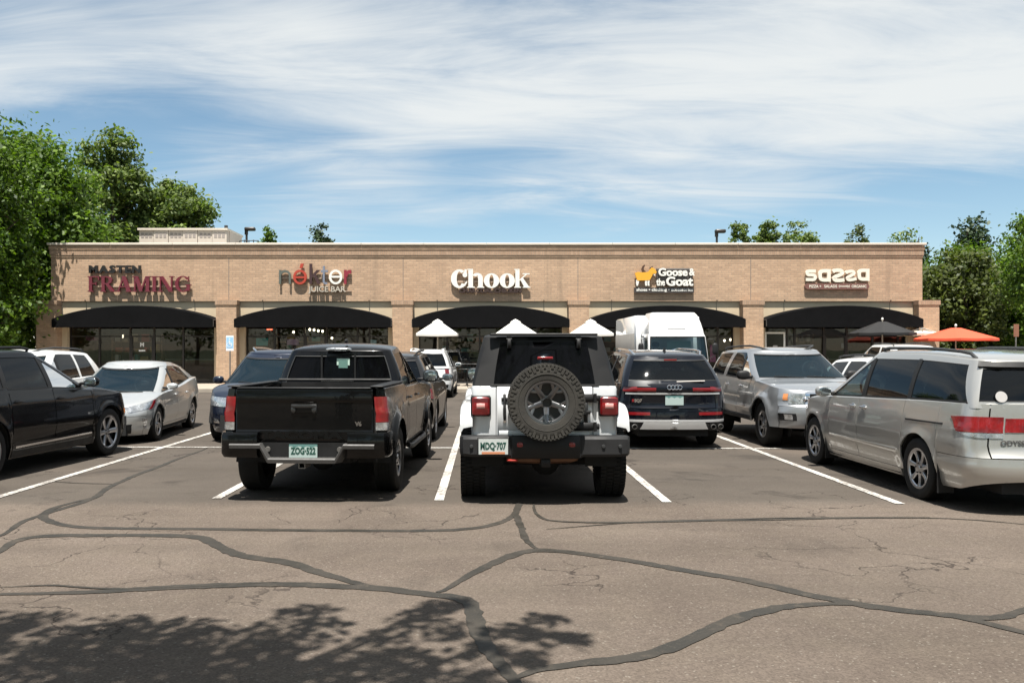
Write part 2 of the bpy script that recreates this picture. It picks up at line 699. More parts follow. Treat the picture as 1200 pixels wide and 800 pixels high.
def brick_mat(name, c1, c2, mortar, w=0.30, h=0.10, rot=False):
    m, nt, b, out = new_mat(name)
    g = nt.nodes.new('ShaderNodeNewGeometry')
    sp = nt.nodes.new('ShaderNodeSeparateXYZ')
    nt.links.new(g.outputs['Position'], sp.inputs[0])
    u = nmath(nt, 'ADD', sp.outputs[0], sp.outputs[1])
    cb = nt.nodes.new('ShaderNodeCombineXYZ')
    nt.links.new(sp.outputs[2] if rot else u, cb.inputs[0])
    nt.links.new(u if rot else sp.outputs[2], cb.inputs[1])
    br = nt.nodes.new('ShaderNodeTexBrick')
    nt.links.new(cb.outputs[0], br.inputs['Vector'])
    br.inputs['Scale'].default_value = 1.0
    br.inputs['Brick Width'].default_value = w
    br.inputs['Row Height'].default_value = h
    br.inputs['Mortar Size'].default_value = 0.009
    br.inputs['Mortar Smooth'].default_value = 0.3
    br.inputs['Bias'].default_value = 0.0
    br.offset = 0.0 if rot else 0.5
    br.inputs['Color1'].default_value = (*c1, 1)
    br.inputs['Color2'].default_value = (*c2, 1)
    br.inputs['Mortar'].default_value = (*mortar, 1)
    n1 = nnoise(nt, 0.6, 5, 0.6, 0.3, g.outputs['Position'])
    n2 = nnoise(nt, 9, 4, 0.6, 0, g.outputs['Position'])
    hsv = nt.nodes.new('ShaderNodeHueSaturation')
    mp = nt.nodes.new('ShaderNodeMapping')
    mp.inputs['Scale'].default_value = (1.6, 1.6, 0.16)
    nt.links.new(g.outputs['Position'], mp.inputs[0])
    stk = nnoise(nt, 1.0, 5, 0.65, 0.2, mp.outputs[0])
    colr = nmix(nt, nrange(nt, stk, 0.52, 0.80, 0.0, 0.5), br.outputs['Color'], (0.20, 0.145, 0.10))
    nt.links.new(colr, hsv.inputs['Color'])
    val = nmath(nt, 'ADD', nrange(nt, n1, 0.3, 0.7, 0.90, 1.02, False), nrange(nt, n2, 0.3, 0.7, -0.06, 0.10, False))
    nt.links.new(val, hsv.inputs['Value'])
    nt.links.new(hsv.outputs[0], b.inputs['Base Color'])
    b.inputs['Roughness'].default_value = 0.85
    bp = nt.nodes.new('ShaderNodeBump')
    bp.inputs['Strength'].default_value = 0.6
    bp.inputs['Distance'].default_value = 0.008
    bp.invert = True
    nt.links.new(nmath(nt, 'SUBTRACT', br.outputs['Fac'], nmath(nt, 'MULTIPLY', n2, 0.25)), bp.inputs['Height'])
    nt.links.new(bp.outputs[0], b.inputs['Normal'])
    return m


def leaf_mat(name, dark, light, trans=0.35):
    m, nt, b, out = new_mat(name)
    g = nt.nodes.new('ShaderNodeNewGeometry')
    c = nmix(nt, g.outputs['Random Per Island'], dark, light)
    big = nnoise(nt, 0.5, 3, 0.5, 0, ncoord(nt))
    hs = nt.nodes.new('ShaderNodeHueSaturation')
    nt.links.new(c, hs.inputs['Color'])
    nt.links.new(nrange(nt, big, 0.3, 0.7, 0.75, 1.2, False), hs.inputs['Value'])
    nt.links.new(hs.outputs[0], b.inputs['Base Color'])
    b.inputs['Roughness'].default_value = 0.55
    b.inputs['Specular IOR Level'].default_value = 0.35
    t = nt.nodes.new('ShaderNodeBsdfTranslucent')
    t2 = nmix(nt, 1.0, hs.outputs[0], (1.3, 1.5, 0.5), 'MULTIPLY')
    nt.links.new(t2, t.inputs[0])
    mx = nt.nodes.new('ShaderNodeMixShader')
    mx.inputs[0].default_value = trans
    nt.links.new(b.outputs[0], mx.inputs[1])
    nt.links.new(t.outputs[0], mx.inputs[2])
    nt.links.new(mx.outputs[0], out.inputs[0])
    return m


M_ASPH = asphalt_mat()
M_BRICK = brick_mat('tan_brick', (0.455, 0.305, 0.198), (0.365, 0.242, 0.156), (0.285, 0.222, 0.165))
M_SOLD = brick_mat('soldier_brick', (0.36, 0.242, 0.162), (0.30, 0.196, 0.128), (0.26, 0.20, 0.15), 0.30, 0.10, True)
M_CREAM = mat('cream_stucco', (0.52, 0.42, 0.29), 0.85, var=0.06, vscale=1.5, bump=0.15, bscale=80)
M_COPING = mat('cream_metal_coping', (0.56, 0.50, 0.42), 0.5, var=0.05)
M_AWN = mat('black_awning_canvas', (0.0055, 0.0055, 0.006), 0.85, spec=0.05, var=0.3, vscale=2.0, bump=0.2, bscale=14)
M_BRONZE = mat('dark_bronze_frame', (0.030, 0.025, 0.021), 0.45, 0.3, var=0.1)
M_STORE = glass('storefront_glass', (0.70, 0.72, 0.70), 0.12, (0.01, 0.01, 0.01), 0.01, 0.006, 1.35)
M_CONC = mat('concrete', (0.31, 0.265, 0.215), 0.85, var=0.14, vscale=1.3, bump=0.2, bscale=60)
M_LINE = None


def line_mat():
    m, nt, b, out = new_mat('road_marking_white')
    co = ncoord(nt)
    n = nnoise(nt, 26, 6, 0.75, 0, co)
    n2 = nnoise(nt, 1.6, 3, 0.6, 0, co)
    wear = nrange(nt, nmath(nt, 'ADD', n, nmath(nt, 'MULTIPLY', n2, 0.40)), 0.62, 0.82)
    c = nmix(nt, nmath(nt, 'MULTIPLY', wear, 0.9), (0.49, 0.475, 0.445), (0.12, 0.10, 0.085))
    nt.links.new(c, b.inputs['Base Color'])
    b.inputs['Roughness'].default_value = 0.7
    bp = nt.nodes.new('ShaderNodeBump')
    bp.inputs['Strength'].default_value = 0.4
    bp.inputs['Distance'].default_value = 0.005
    nt.links.new(nnoise(nt, 70, 3, 0.7, 0, co), bp.inputs['Height'])
    nt.links.new(bp.outputs[0], b.inputs['Normal'])
    return m


def seal_mat():
    m, nt, b, out = new_mat('crack_sealant')
    co = ncoord(nt)
    n = nnoise(nt, 3.0, 6, 0.65, 0.3, co)
    g = nnoise(nt, 55, 4, 0.7, 0, co)
    c = nmix(nt, nrange(nt, n, 0.3, 0.75), (0.026, 0.024, 0.020), (0.044, 0.039, 0.033))
    c = nmix(nt, nrange(nt, g, 0.56, 0.72, 0, 0.7), c, (0.075, 0.063, 0.05))
    worn = nrange(nt, nnoise(nt, 7.0, 7, 0.75, 0.4, co), 0.54, 0.66, 0, 0.75)
    c = nmix(nt, worn, c, (0.062, 0.052, 0.041))
    nt.links.new(c, b.inputs['Base Color'])
    nt.links.new(nrange(nt, n, 0.35, 0.7, 0.5, 0.9), b.inputs['Roughness'])
    b.inputs['Specular IOR Level'].default_value = 0.2
    bp = nt.nodes.new('ShaderNodeBump')
    bp.inputs['Strength'].default_value = 0.3
    bp.inputs['Distance'].default_value = 0.004
    nt.links.new(g, bp.inputs['Height'])
    nt.links.new(bp.outputs[0], b.inputs['Normal'])
    return m


# ================================================================== GROUND
M_GRASS = mat('ground_grass', (0.055, 0.075, 0.028), 0.95, var=0.4, vscale=0.3, bump=0.4, bscale=20)
g = MB()
g.quad((-2500, -2500, -0.05), (2500, -2500, -0.05), (2500, 2500, -0.05), (-2500, 2500, -0.05))
tag(g.build('ground', M_GRASS, smooth=0), kind='structure')
g = MB()
g.box(-60, 60, -40, 34.0, -0.3, 0.0)
lot = tag(g.build('parking_lot', M_ASPH, smooth=0), kind='structure')

# painted stall lines (two rows back to back, with the line between them)
M_LINE = line_mat()


def strip(pts, w, z, jitter=0.0, rnd=None, taper=False):
    mb = MB()
    L, R_ = [], []
    n = len(pts)
    for i, p in enumerate(pts):
        d = (pts[min(i + 1, n - 1)] - pts[max(i - 1, 0)]).normalized()
        s = Vector((-d.y, d.x, 0))
        ww = w * 0.5
        if taper:
            ww *= min(1.0, 0.35 + 3.0 * min(i, n - 1 - i) / n)
        a = ww * (1 + (rnd.uniform(-jitter, jitter) if rnd else 0))
        b = ww * (1 + (rnd.uniform(-jitter, jitter) if rnd else 0))
        L.append((p.x + s.x * a, p.y + s.y * a, z))
        R_.append((p.x - s.x * b, p.y - s.y * b, z))
    mb.grid([L, R_])
    return mb


STALL_X = [-0.47 + 2.52 * k for k in range(-5, 7)]
for sx in STALL_X:
    y0 = 9.50 - 0.045 * sx
    ym = 14.62 - 0.02 * sx
    if sx < -5 and sx > -6:
        y0 = 9.0
    for a, b in ((y0, ym - 0.055), (ym + 0.055, 19.9 - 0.02 * sx)):
        pts = [Vector((sx + 0.004 * (y - 12), y, 0)) for y in [lerp(a, b, i / 10) for i in range(11)]]
        strip(pts, 0.105, 0.008, 0.03, random).build('stall_line', M_LINE, lot, 0)
pts = [Vector((x, 14.62 - 0.02 * x, 0)) for x in [lerp(STALL_X[0], STALL_X[-1], i / 40) for i in range(41)]]
strip(pts, 0.10, 0.0085, 0.03, random).build('stall_line', M_LINE, lot, 0)

# crack-seal bands, traced on the ground
M_SEAL = seal_mat()
seals = [
    (0.12, [(120, 580), (70, 593), (52, 603), (58, 611), (90, 617), (150, 619), (300, 620.5), (450, 622), (540, 620), (588, 612), (604, 600), (611, 588)]),
    (0.10, [(-40, 640), (0, 628), (25, 612), (60, 600), (110, 583), (135, 567), (190, 545), (243, 525)]),
    (0.05, [(57, 564), (95, 566), (135, 567)]),
    (0.15, [(-30, 660), (0, 645), (22, 633), (60, 628), (150, 627), (225, 629), (250, 636), (280, 650), (340, 660), (380, 672), (425, 685), (478, 695)]),
    (0.14, [(-30, 697), (0, 696), (100, 694), (225, 687), (310, 685), (425, 688), (500, 696), (543, 703), (557, 722), (568, 755), (590, 785), (615, 812), (640, 840)]),
    (0.14, [(512, 694), (525, 689), (550, 675), (600, 650), (640, 645), (725, 655), (825, 672), (880, 682), (950, 697), (1025, 711), (1100, 720), (1160, 724), (1195, 716), (1230, 700)]),
    (0.10, [(1110, 722), (1150, 729), (1200, 742), (1250, 752)]),
    (0.13, [(598, 798), (640, 784), (725, 772), (775, 762), (815, 747), (850, 730), (880, 719), (920, 711), (975, 708), (1025, 710)]),
    (0.085, [(606, 588), (606, 605), (613, 625), (622, 637), (634, 646)]),
    (0.06, [(625, 588), (631, 604), (655, 611), (740, 612), (900, 609), (1090, 607), (1230, 617)]),
    (0.045, [(640, 620), (760, 611.5), (930, 607), (1090, 606)]),
    (0.035, [(0, 688), (60, 686), (140, 690), (330, 682)]),
]


def catmull(P, k=9):
    out = []
    n = len(P)
    for i in range(n - 1):
        p0, p1, p2, p3 = P[max(i - 1, 0)], P[i], P[i + 1], P[min(i + 2, n - 1)]
        for j in range(k):
            t = j / k
            out.append(0.5 * ((2 * p1) + (-p0 + p2) * t + (2 * p0 - 5 * p1 + 4 * p2 - p3) * t * t + (-p0 + 3 * p1 - 3 * p2 + p3) * t ** 3))
    out.append(P[-1])
    return out


for i, (w, P) in enumerate(seals):
    raw_ = catmull([gp(*p) for p in P], 26)
    pts, run = [raw_[0].copy()], 0.0
    for a, b in zip(raw_, raw_[1:]):                 # even spacing, so the jitter never folds the band
        run += (b - a).length
        if run > 0.055:
            pts.append(b.copy())
            run = 0.0
    for k in range(1, len(pts) - 1):
        d = (pts[k + 1] - pts[k - 1]).normalized()
        pts[k] = pts[k] + Vector((-d.y, d.x, 0)) * (0.008 * sin(k * .31 + i) + random.uniform(-1, 1) * 0.003)
    strip(pts, w * 0.80, 0.004 + 0.0002 * i, 0.20, random, True).build('crack_seal', M_SEAL, lot, 0)

# pavement in front of the shops, kerb stones
M_WALKJ = mat('joint_dark', (0.16, 0.14, 0.12), 0.9)
walk = MB()
walk.box(-40, 40, 34.16, 60, -0.2, 0.145)
walk = tag(walk.build('pavement', M_CONC, smooth=0), kind='structure')
ks = MB()
ks.box(0.0, 1.98, 34.0, 34.155, -0.2, 0.15, 0.02)
kme = ks.mesh('kerb_stone', M_CONC, 30)
for i in range(40):
    link('kerb_stone', kme, walk, (-40 + 2.0 * i + 0.01, 0, 0))
sl = MB().box(0.008, 1.992, 0.008, 1.79, 0.0, 0.008)
sme = sl.mesh('paving_slab', M_CONC, 0)
for i in range(24):
    for j in range(3):
        link('paving_slab', sme, walk, (-24 + 2.0 * i, 34.17 + 1.8 * j, 0.142))

# ================================================================== SHOP BUILDING
FY = 39.0                                     # plane of the upper brick wall
bld = empty('shop_building', (0, FY, 0), 0, 'long single-storey tan brick shop row with arched black awnings', 'building')


def bpart(mb, name, m, sm=0, parent=bld):
    """parts are modelled in world space; the building's empty sits at (0, FY, 0)"""
    mb.v = [(p[0], p[1] - FY, p[2]) for p in mb.v]
    return mb.build(name, m, parent, sm)


XL, XR = -19.7, 20.12
PIER = [-19.72, -11.58, -3.61, 4.38, 12.27, 20.22]
ZB, ZT = 3.90, 6.46                           # brick band above the awnings
w = MB()
w.box(XL, XR, FY, FY + 0.35, ZB, ZT)
bpart(w, 'brick_wall', M_BRICK)
# corbelled cornice: plain course, soldier course, drip course
w = MB().box(XL - 0.05, XR + 0.05, FY - 0.05, FY + 0.30, 6.0, 6.25)
bpart(w, 'soldier_course', M_SOLD)
w = MB().box(XL - 0.025, XR + 0.025, FY - 0.025, FY + 0.3, 5.90, 5.997)
bpart(w, 'brick_course', M_BRICK)
w = MB().box(XL - 0.075, XR + 0.075, FY - 0.075, FY + 0.30, 6.253, 6.42)
bpart(w, 'brick_course', M_BRICK)
for k in range(14):                           # coping in lengths
    a = XL - 0.14 + (XR - XL + 0.28) * k / 14
    b = XL - 0.14 + (XR - XL + 0.28) * (k + 1) / 14
    w = MB().box(a + 0.004, b - 0.004, FY - 0.14, FY + 0.45, 6.462, 6.56, 0.012)
    bpart(w, 'coping', M_COPING)
# shell behind
for q in ((XL, XL + 0.3, FY + 0.352, 57), (XR - 0.3, XR, FY + 0.352, 57), (XL, XR, 57.0, 57.3)):
    bpart(MB().box(*q, 0.1, 6.44), 'brick_wall', M_BRICK)
w = MB().box(XL + 0.3, XR - 0.3, FY + 0.352, 57, 5.5, 5.8)
bpart(w, 'flat_roof', mat('roof_membrane', (0.35, 0.34, 0.32), 0.9, var=0.2))
# soffit over the shop fronts and cream band under the brick
M_DARKIN = mat('shop_interior_wall', (0.20, 0.145, 0.105), 0.9, var=0.3, vscale=1.2)
M_FLOORIN = mat('shop_floor', (0.10, 0.075, 0.055), 0.6, var=0.25)
for i in range(5):
    a, b = PIER[i] + 0.34, PIER[i + 1] - 0.34
    bpart(MB().box(a, b, FY + 0.10, FY + 0.34, 2.78, ZB - 0.003), 'cream_panel', M_CREAM)
    bpart(MB().box(a, a + 0.36, FY + 0.10, FY + 0.34, 0.15, 2.777), 'jamb', M_CREAM)
    bpart(MB().box(b - 0.36, b, FY + 0.10, FY + 0.34, 0.15, 2.777), 'jamb', M_CREAM)
    for t in (1 / 6, 5 / 6):                     # joints and small soffit fixtures under the brick
        x = lerp(a, b, t)
        w = MB().box(x - 0.012, x + 0.012, FY + 0.096, FY + 0.11, 3.0, ZB - 0.03)
        bpart(w, 'panel_joint', M_WALKJ)
        w = MB().box(x - 0.02, x + 0.02, FY - 0.05, FY - 0.002, ZB + 0.01, ZB + 0.07, 0.008)
        bpart(w, 'awning_bracket', M_BRONZE)
for i, x in enumerate(PIER):
    w = MB()
    w.box(x - 0.46, x + 0.46, FY - 0.40, FY + 0.45, 0.12, 3.72)
    p = bpart(w, 'brick_pier', M_BRICK)
    w = MB()
    w.box(x - 0.50, x + 0.50, FY - 0.44, FY + 0.2, 3.723, 3.93)
    bpart(w, 'pier_cap', M_SOLD)
    if 0 < i < 5:
        w = MB().box(x - 0.012, x + 0.012, FY - 0.006, FY + 0.01, ZB, 5.89)
        bpart(w, 'control_joint', M_WALKJ)

# black arched awnings
for i in range(5):
    a, b = PIER[i] + 0.47, PIER[i + 1] - 0.47
    if i == 0:
        a -= 0.02
    n = 36
    top = []
    for k in range(n + 1):
        t = k / n
        top.append((lerp(a, b, t), 3.07 + 0.60 * (1 - (2 * t - 1) ** 2) ** 0.85))
    yf, yb = FY - 0.82, FY + 0.095
    w = MB()
    wob = [0.012 * sin(k * 1.7 + i) for k in range(n + 1)]
    w.grid([[(p[0], yb, p[1] + 0.03) for p in top], [(p[0], yf + 0.03, p[1]) for p in top]])
    mid = [(p[0], yf + wob[k], lerp(2.70, p[1], 0.5)) for k, p in enumerate(top)]
    w.grid([[(p[0], yf + 0.03, p[1]) for p in top], [(p[0], yf, p[1] - 0.03) for p in top], mid,
            [(p[0], yf - 0.01, 2.70) for p in top], [(p[0], yf + 0.01, 2.69) for p in top]])
    for x, p in ((a, top[0]), (b, top[-1])):
        w.quad((x, yf, 2.69), (x, yb, 2.69), (x, yb, p[1] + 0.03), (x, yf + 0.03, p[1]))
    aw = bpart(w, 'awning', M_AWN, 30)
    fr = MB()
    for k in range(0, n + 1, 6):
        fr.tube([(top[k][0], yf + 0.05, 2.74), (top[k][0], yf + 0.05, top[k][1] - 0.03), (top[k][0], yb - 0.05, top[k][1])], 0.018, 5)
    bpart(fr, 'awning_frame', M_STEEL, 30, aw).location = (0, 0, 0)

# shop fronts
BAY_PX = [
    [80, 117, 153, 181, 215, 250],
    [286, 322, 357, 383, 419, 433, 455],
    [489, 524, 562, 596, 630, 660],
    [697, 732, 770, 806, 841, 868],
    [900, 922, 931, 965, 992, 1022, 1052, 1066],
]
BAY_DOOR = [2, 2, 3, 1, 3]
SY = FY + 0.42
M_DOOR = mat('door_dark', (0.02, 0.017, 0.015), 0.4, var=0.1)
for i in range(5):
    xs = [(p - 565) * SY / 1000 for p in BAY_PX[i]]
    xs[0] = PIER[i] + 0.34 + 0.37
    xs[-1] = PIER[i + 1] - 0.34 - 0.37
    for k, x in enumerate(xs):
        w = MB().box(x - 0.04, x + 0.04, SY - 0.05, SY + 0.07, 0.15, 3.2)
        bpart(w, 'mullion', M_BRONZE)
    for k in range(len(xs) - 1):
        a, b = xs[k] + 0.041, xs[k + 1] - 0.041
        if b - a < 0.15:
            continue
        door = k == BAY_DOOR[i]
        w = MB()
        w.box(a, b, SY - 0.045, SY + 0.06, 0.15, 0.24 if door else 0.30)
        f = bpart(w, 'door' if door else 'window', M_BRONZE)
        bpart(MB().box(a, b, SY - 0.045, SY + 0.06, 2.28, 2.34), 'transom', M_BRONZE, 0, f)
        if door:
            bpart(MB().box(a, a + 0.07, SY - 0.04, SY + 0.05, 0.241, 2.279), 'stile', M_BRONZE, 0, f)
            bpart(MB().box(b - 0.07, b, SY - 0.04, SY + 0.05, 0.241, 2.279), 'stile', M_BRONZE, 0, f)
            bpart(MB().box(a + 0.071, b - 0.071, SY - 0.04, SY + 0.05, 1.02, 1.09), 'rail', M_BRONZE, 0, f)
        w = MB().quad((a, SY, 0.24), (b, SY, 0.24), (b, SY, 2.28), (a, SY, 2.28))
        bpart(w, 'pane', M_STORE, 0, f).location = (0, 0, 0)
        w = MB().quad((a, SY, 2.34), (b, SY, 2.34), (b, SY, 3.2), (a, SY, 3.2))
        bpart(w, 'pane', M_STORE, 0, f).location = (0, 0, 0)
        if door:
            w = MB().tube([(a + 0.12, SY - 0.05, 0.95), (a + 0.12, SY - 0.10, 0.97), (a + 0.12, SY - 0.10, 1.35), (a + 0.12, SY - 0.05, 1.37)], 0.014, 6)
            bpart(w, 'handle', M_STEEL, 38, f).location = (0, 0, 0)
    # interior
    w = MB()
    a, b = PIER[i] + 0.1, PIER[i + 1] - 0.1
    w.quad((a, 46, 0.15), (b, 46, 0.15), (b, 46, 3.3), (a, 46, 3.3))
    w.quad((a, SY + 0.1, 0.15), (a, 46, 0.15), (a, 46, 3.3), (a, SY + 0.1, 3.3))
    w.quad((b, SY + 0.1, 0.15), (b, 46, 0.15), (b, 46, 3.3), (b, SY + 0.1, 3.3))
    w.quad((a, SY - 0.05, 3.3), (b, SY - 0.05, 3.3), (b, 46, 3.3), (a, 46, 3.3))
    bpart(w, 'shop_room', M_DARKIN)
    w = MB().quad((a, SY + 0.1, 0.16), (b, SY + 0.1, 0.16), (b, 46, 0.16), (a, 46, 0.16))
    bpart(w, 'shop_floor', M_FLOORIN)

# lamps burning inside the shops
M_BULB = emit('lamp_glow', (1.0, 0.86, 0.62), 5.0)
M_BULBR = emit('neon_red', (1.0, 0.16, 0.08), 3.0)
for (x, y, d, lab) in [(144, 394, 41, 'lit pendant lamp left of the framing shop door'), (172, 396, 42, 'lit pendant lamp seen through the framing shop door'),
                       (363, 386, 40.6, 'leftmost of four lit pendants over the juice bar door'), (368, 386.5, 40.6, 'second from left of four lit pendants over the juice bar door'),
                       (373, 387.5, 40.6, 'third from left of four lit pendants over the juice bar door'), (378, 388, 40.6, 'rightmost of four lit pendants over the juice bar door'),
                       (344, 389, 41, 'single lit pendant above the pale pink notice'), (389, 396, 41, 'low lit pendant just right of the juice bar door'),
                       (849, 399, 41.5, 'left one of two lit pendants at the right of the clothing shop'), (856, 398, 41.5, 'right one of two lit pendants at the right of the clothing shop')]:
    c = px(x, y, d)
    o = empty('pendant_lamp', (c.x, c.y, c.z), 0, lab, 'lamp', 'lit pendant lamps inside the shops')
    MB().blob((0, 0, 0), (0.05, 0.05, 0.06), 2, 10, 6).build('bulb', M_BULB, o)
    MB().tube([(0, 0, 0.06), (0, 0, 3.3 - c.z)], 0.006, 4).build('cord', M_BLACK, o)
o = empty('neon_sign', px(316, 386, 40.2), 0, 'small red neon sign high in the juice bar window', 'sign')
mb = MB()
for k in range(4):
    mb.box(-0.13 + 0.07 * k, -0.09 + 0.07 * k, -0.01, 0.01, -0.03, 0.03)
mb.build('glow_tube', M_BULBR, o, 0)
MB().box(-0.16, 0.18, 0.015, 0.03, -0.06, 0.06).build('backing', M_BLACK, o, 0)

# furnishings that show dimly behind the glass
M_WOODL = mat('shelf_wood', (0.34, 0.22, 0.13), 0.6, var=0.2)
rs = random.Random(5)
SHOP = ['framing shop', 'juice bar', 'chicken restaurant', 'clothing shop', 'pizza shop']
GOODS = [mat('goods_%d' % k, c_, 0.6) for k, c_ in enumerate([(0.5, 0.42, 0.3), (0.10, 0.28, 0.26), (0.42, 0.10, 0.07), (0.5, 0.5, 0.48), (0.05, 0.05, 0.06), (0.35, 0.25, 0.08)])]
for i in range(5):
    a, b = PIER[i] + 0.9, PIER[i + 1] - 0.9
    o = empty('shop_counter', (lerp(a, b, 0.66), 43.2, 0.16), 0, 'wooden counter inside the ' + SHOP[i], 'counter')
    MB().box(-1.5, 1.5, -0.3, 0.3, 0.0, 1.02).build('counter_body', M_WOODL, o, 0)
    MB().box(-1.56, 1.56, -0.36, 0.36, 1.023, 1.07).build('counter_top', GOODS[3], o, 0)
    o = empty('display_shelf', (lerp(a, b, 0.3), 42.0, 0.16), 0, 'display shelf with goods inside the ' + SHOP[i], 'shelf')
    for k in range(4):
        MB().box(-1.2, 1.2, -0.18, 0.18, 0.4 + 0.5 * k, 0.43 + 0.5 * k).build('board', M_WOODL, o, 0)
        x = -1.1
        while x < 1.0:
            w_ = rs.uniform(0.12, 0.4)
            MB().box(x, x + w_, -0.13, 0.1, 0.432 + 0.5 * k, 0.432 + 0.5 * k + rs.uniform(0.15, 0.38)).build('goods', rs.choice(GOODS), o, 0)
            x += w_ + rs.uniform(0.03, 0.25)
    for x in (-1.22, 1.22):
        MB().box(x - 0.02, x + 0.02, -0.18, 0.18, 0.0, 2.3).build('upright', M_WOODL, o, 0)

# notices in the windows
for (x0, y0, x1, y1, col, lab) in [(300, 396, 314, 405, (0.05, 0.42, 0.40), 'teal notice taped inside the juice bar window'),
                                   (336, 397, 350, 404, (0.55, 0.38, 0.50), 'pale pink notice taped inside the juice bar window'),
                                   (432, 398, 441, 404, (0.45, 0.62, 0.66), 'pale blue notice on the juice bar door'),
                                   (100, 394, 116, 399, (0.22, 0.06, 0.10), 'dark red notice in the framing shop window'),
                                   (832, 404, 839, 424, (0.45, 0.10, 0.30), 'tall pink poster in the clothing shop window'),
                                   (986, 402, 991, 408, (0.35, 0.35, 0.35), 'small grey notice on the pizza shop door'),
                                   (923, 391, 930, 409, (0.10, 0.10, 0.10), 'narrow dark poster beside the white-framed door')]:
    a, b = px(x0, y1, SY), px(x1, y0, SY)
    mb = MB().box(a.x, b.x, SY + 0.012, SY + 0.016, a.z, b.z)
    tag(mb.build('window_notice', mat('notice_%d' % x0, col, 0.7, var=0.25, vscale=9), None, 0), lab, 'notice')
# white door frame of the pizza shop
a, b = px(896, 432, SY - 0.06), px(920, 389, SY - 0.06)
o = empty('framed_door', (a.x, SY - 0.06, 0.15), 0, 'white-framed dark glass door at the left of the pizza shop front', 'door')
mb = MB()
W_, H_ = b.x - a.x, b.z - 0.15
mb.box(0, 0.08, -0.03, 0.005, 0, H_)
mb.box(W_ - 0.08, W_, -0.03, 0.005, 0, H_)
mb.box(0.08, W_ - 0.08, -0.03, 0.005, H_ - 0.08, H_)
mb.build('frame', M_WHITE, o, 0)
MB().box(0.081, W_ - 0.081, -0.02, -0.01, 0, H_ - 0.081).build('pane', mat('dark_door_glass', (0.012, 0.012, 0.012), 0.08), o, 0)
MB().box(W_ * .4, W_ * .62, -0.026, -0.021, H_ * .62, H_ * .74).build('sticker', mat('sticker_grey', (0.4, 0.4, 0.4), 0.6), o, 0)
# monogram on the framing shop's door
t = text_mb('M', 0.24, 0.012, 0.002)
c = px(166.5, 404, SY - 0.004)
o = t.build('door_monogram', M_WHITE, None, 0)
o.location = (c.x, SY - 0.006, c.z)
tag(o, 'white letter M on the framing shop door glass', 'lettering')
mb = MB().box(c.x - 0.15, c.x + 0.15, SY - 0.012, SY - 0.008, c.z - 0.30, c.z - 0.23)
tag(mb.build('door_plate', M_WHITE, None, 0), 'white plate below the letter on the framing shop door', 'plate')

# ================================================================== SHOP SIGNS
SIGN_Y = FY - 0.06


class Glyph:
    """letter built from strokes in a unit box (cap height 1); every stroke gets its own depth"""
    def __init__(self):
        self.mb = MB()
        self.k = 0

    def _d(self):
        self.k += 1
        return -0.002 * self.k

    def poly(self, pts, depth=1.0):
        d = self._d()
        self.mb.prism([(p[0], p[1]) for p in pts], 'xz', -0.10 + d, 0.0 + d * 0.3)
        return self

    def bar(self, x0, y0, x1, y1, w, w1=None):
        """slanted bar, horizontal thickness w"""
        w1 = w if w1 is None else w1
        return self.poly([(x0 - w / 2, y0), (x0 + w / 2, y0), (x1 + w1 / 2, y1), (x1 - w1 / 2, y1)])

    def hbar(self, x0, x1, y, h):
        return self.poly([(x0, y - h / 2), (x1, y - h / 2), (x1, y + h / 2), (x0, y + h / 2)])

    def arc(self, cx_, cy_, rx, ry, tw, th, a0=0, a1=360, n=28):
        """ring; tw thickness at the sides, th at top and bottom"""
        d = self._d()
        inn, out = [], []
        closed = abs(a1 - a0) >= 360
        m_ = n if closed else n + 1
        for i in range(m_):
            a = RAD(a0 + (a1 - a0) * i / n)
            out.append((cx_ + rx * cos(a), cy_ + ry * sin(a)))
            inn.append((cx_ + (rx - tw) * cos(a), cy_ + (ry - th) * sin(a)))
        y0, y1 = -0.10 + d, d * 0.3
        rings = [[(p[0], y0, p[1]) for p in inn], [(p[0], y0, p[1]) for p in out], [(p[0], y1, p[1]) for p in out], [(p[0], y1, p[1]) for p in inn], [(p[0], y0, p[1]) for p in inn]]
        self.mb.grid(rings, closed)
        if not closed:
            for e in (0, -1):
                self.mb.quad(*[r[e] for r in rings[:4]])
        return self

    def stroke(self, pts, w):
        """round-ish thick polyline"""
        P = catmull([Vector((p[0], p[1], 0)) for p in pts], 5)
        d = self._d()
        L, R_ = [], []
        n = len(P)
        for i, p in enumerate(P):
            t = (P[min(i + 1, n - 1)] - P[max(i - 1, 0)]).normalized()
            s = Vector((-t.y, t.x, 0)) * w * 0.5
            L.append(p + s)
            R_.append(p - s)
        y0, y1 = -0.10 + d, d * 0.3
        rings = [[(p.x, y0, p.y) for p in L], [(p.x, y0, p.y) for p in R_], [(p.x, y1, p.y) for p in R_], [(p.x, y1, p.y) for p in L], [(p.x, y0, p.y) for p in L]]
        self.mb.grid(rings)
        for e in (0, -1):
            self.mb.quad(*[r[e] for r in rings[:4]])
        return self


def place_letter(gl, root, x, z, sx, sz, m, name='letter', depth=1.0, rot=0.0):
    mb = MB()
    c, s = cos(rot), sin(rot)
    for p in gl.mb.v:
        X, Z = p[0] * sx, p[2] * sz
        mb.v.append((x + X * c - Z * s, p[1] * depth, z + X * s + Z * c))
    mb.f = gl.mb.f
    return mb.build(name, m, root, 30)


def sign_root(name, pxx, pyy, label):
    c = px(pxx, pyy, SIGN_Y)
    return empty(name, (c.x, SIGN_Y, c.z), 0, label, 'sign')


S_PX = SIGN_Y / 1000.0                         # metres per photograph pixel at the sign plane


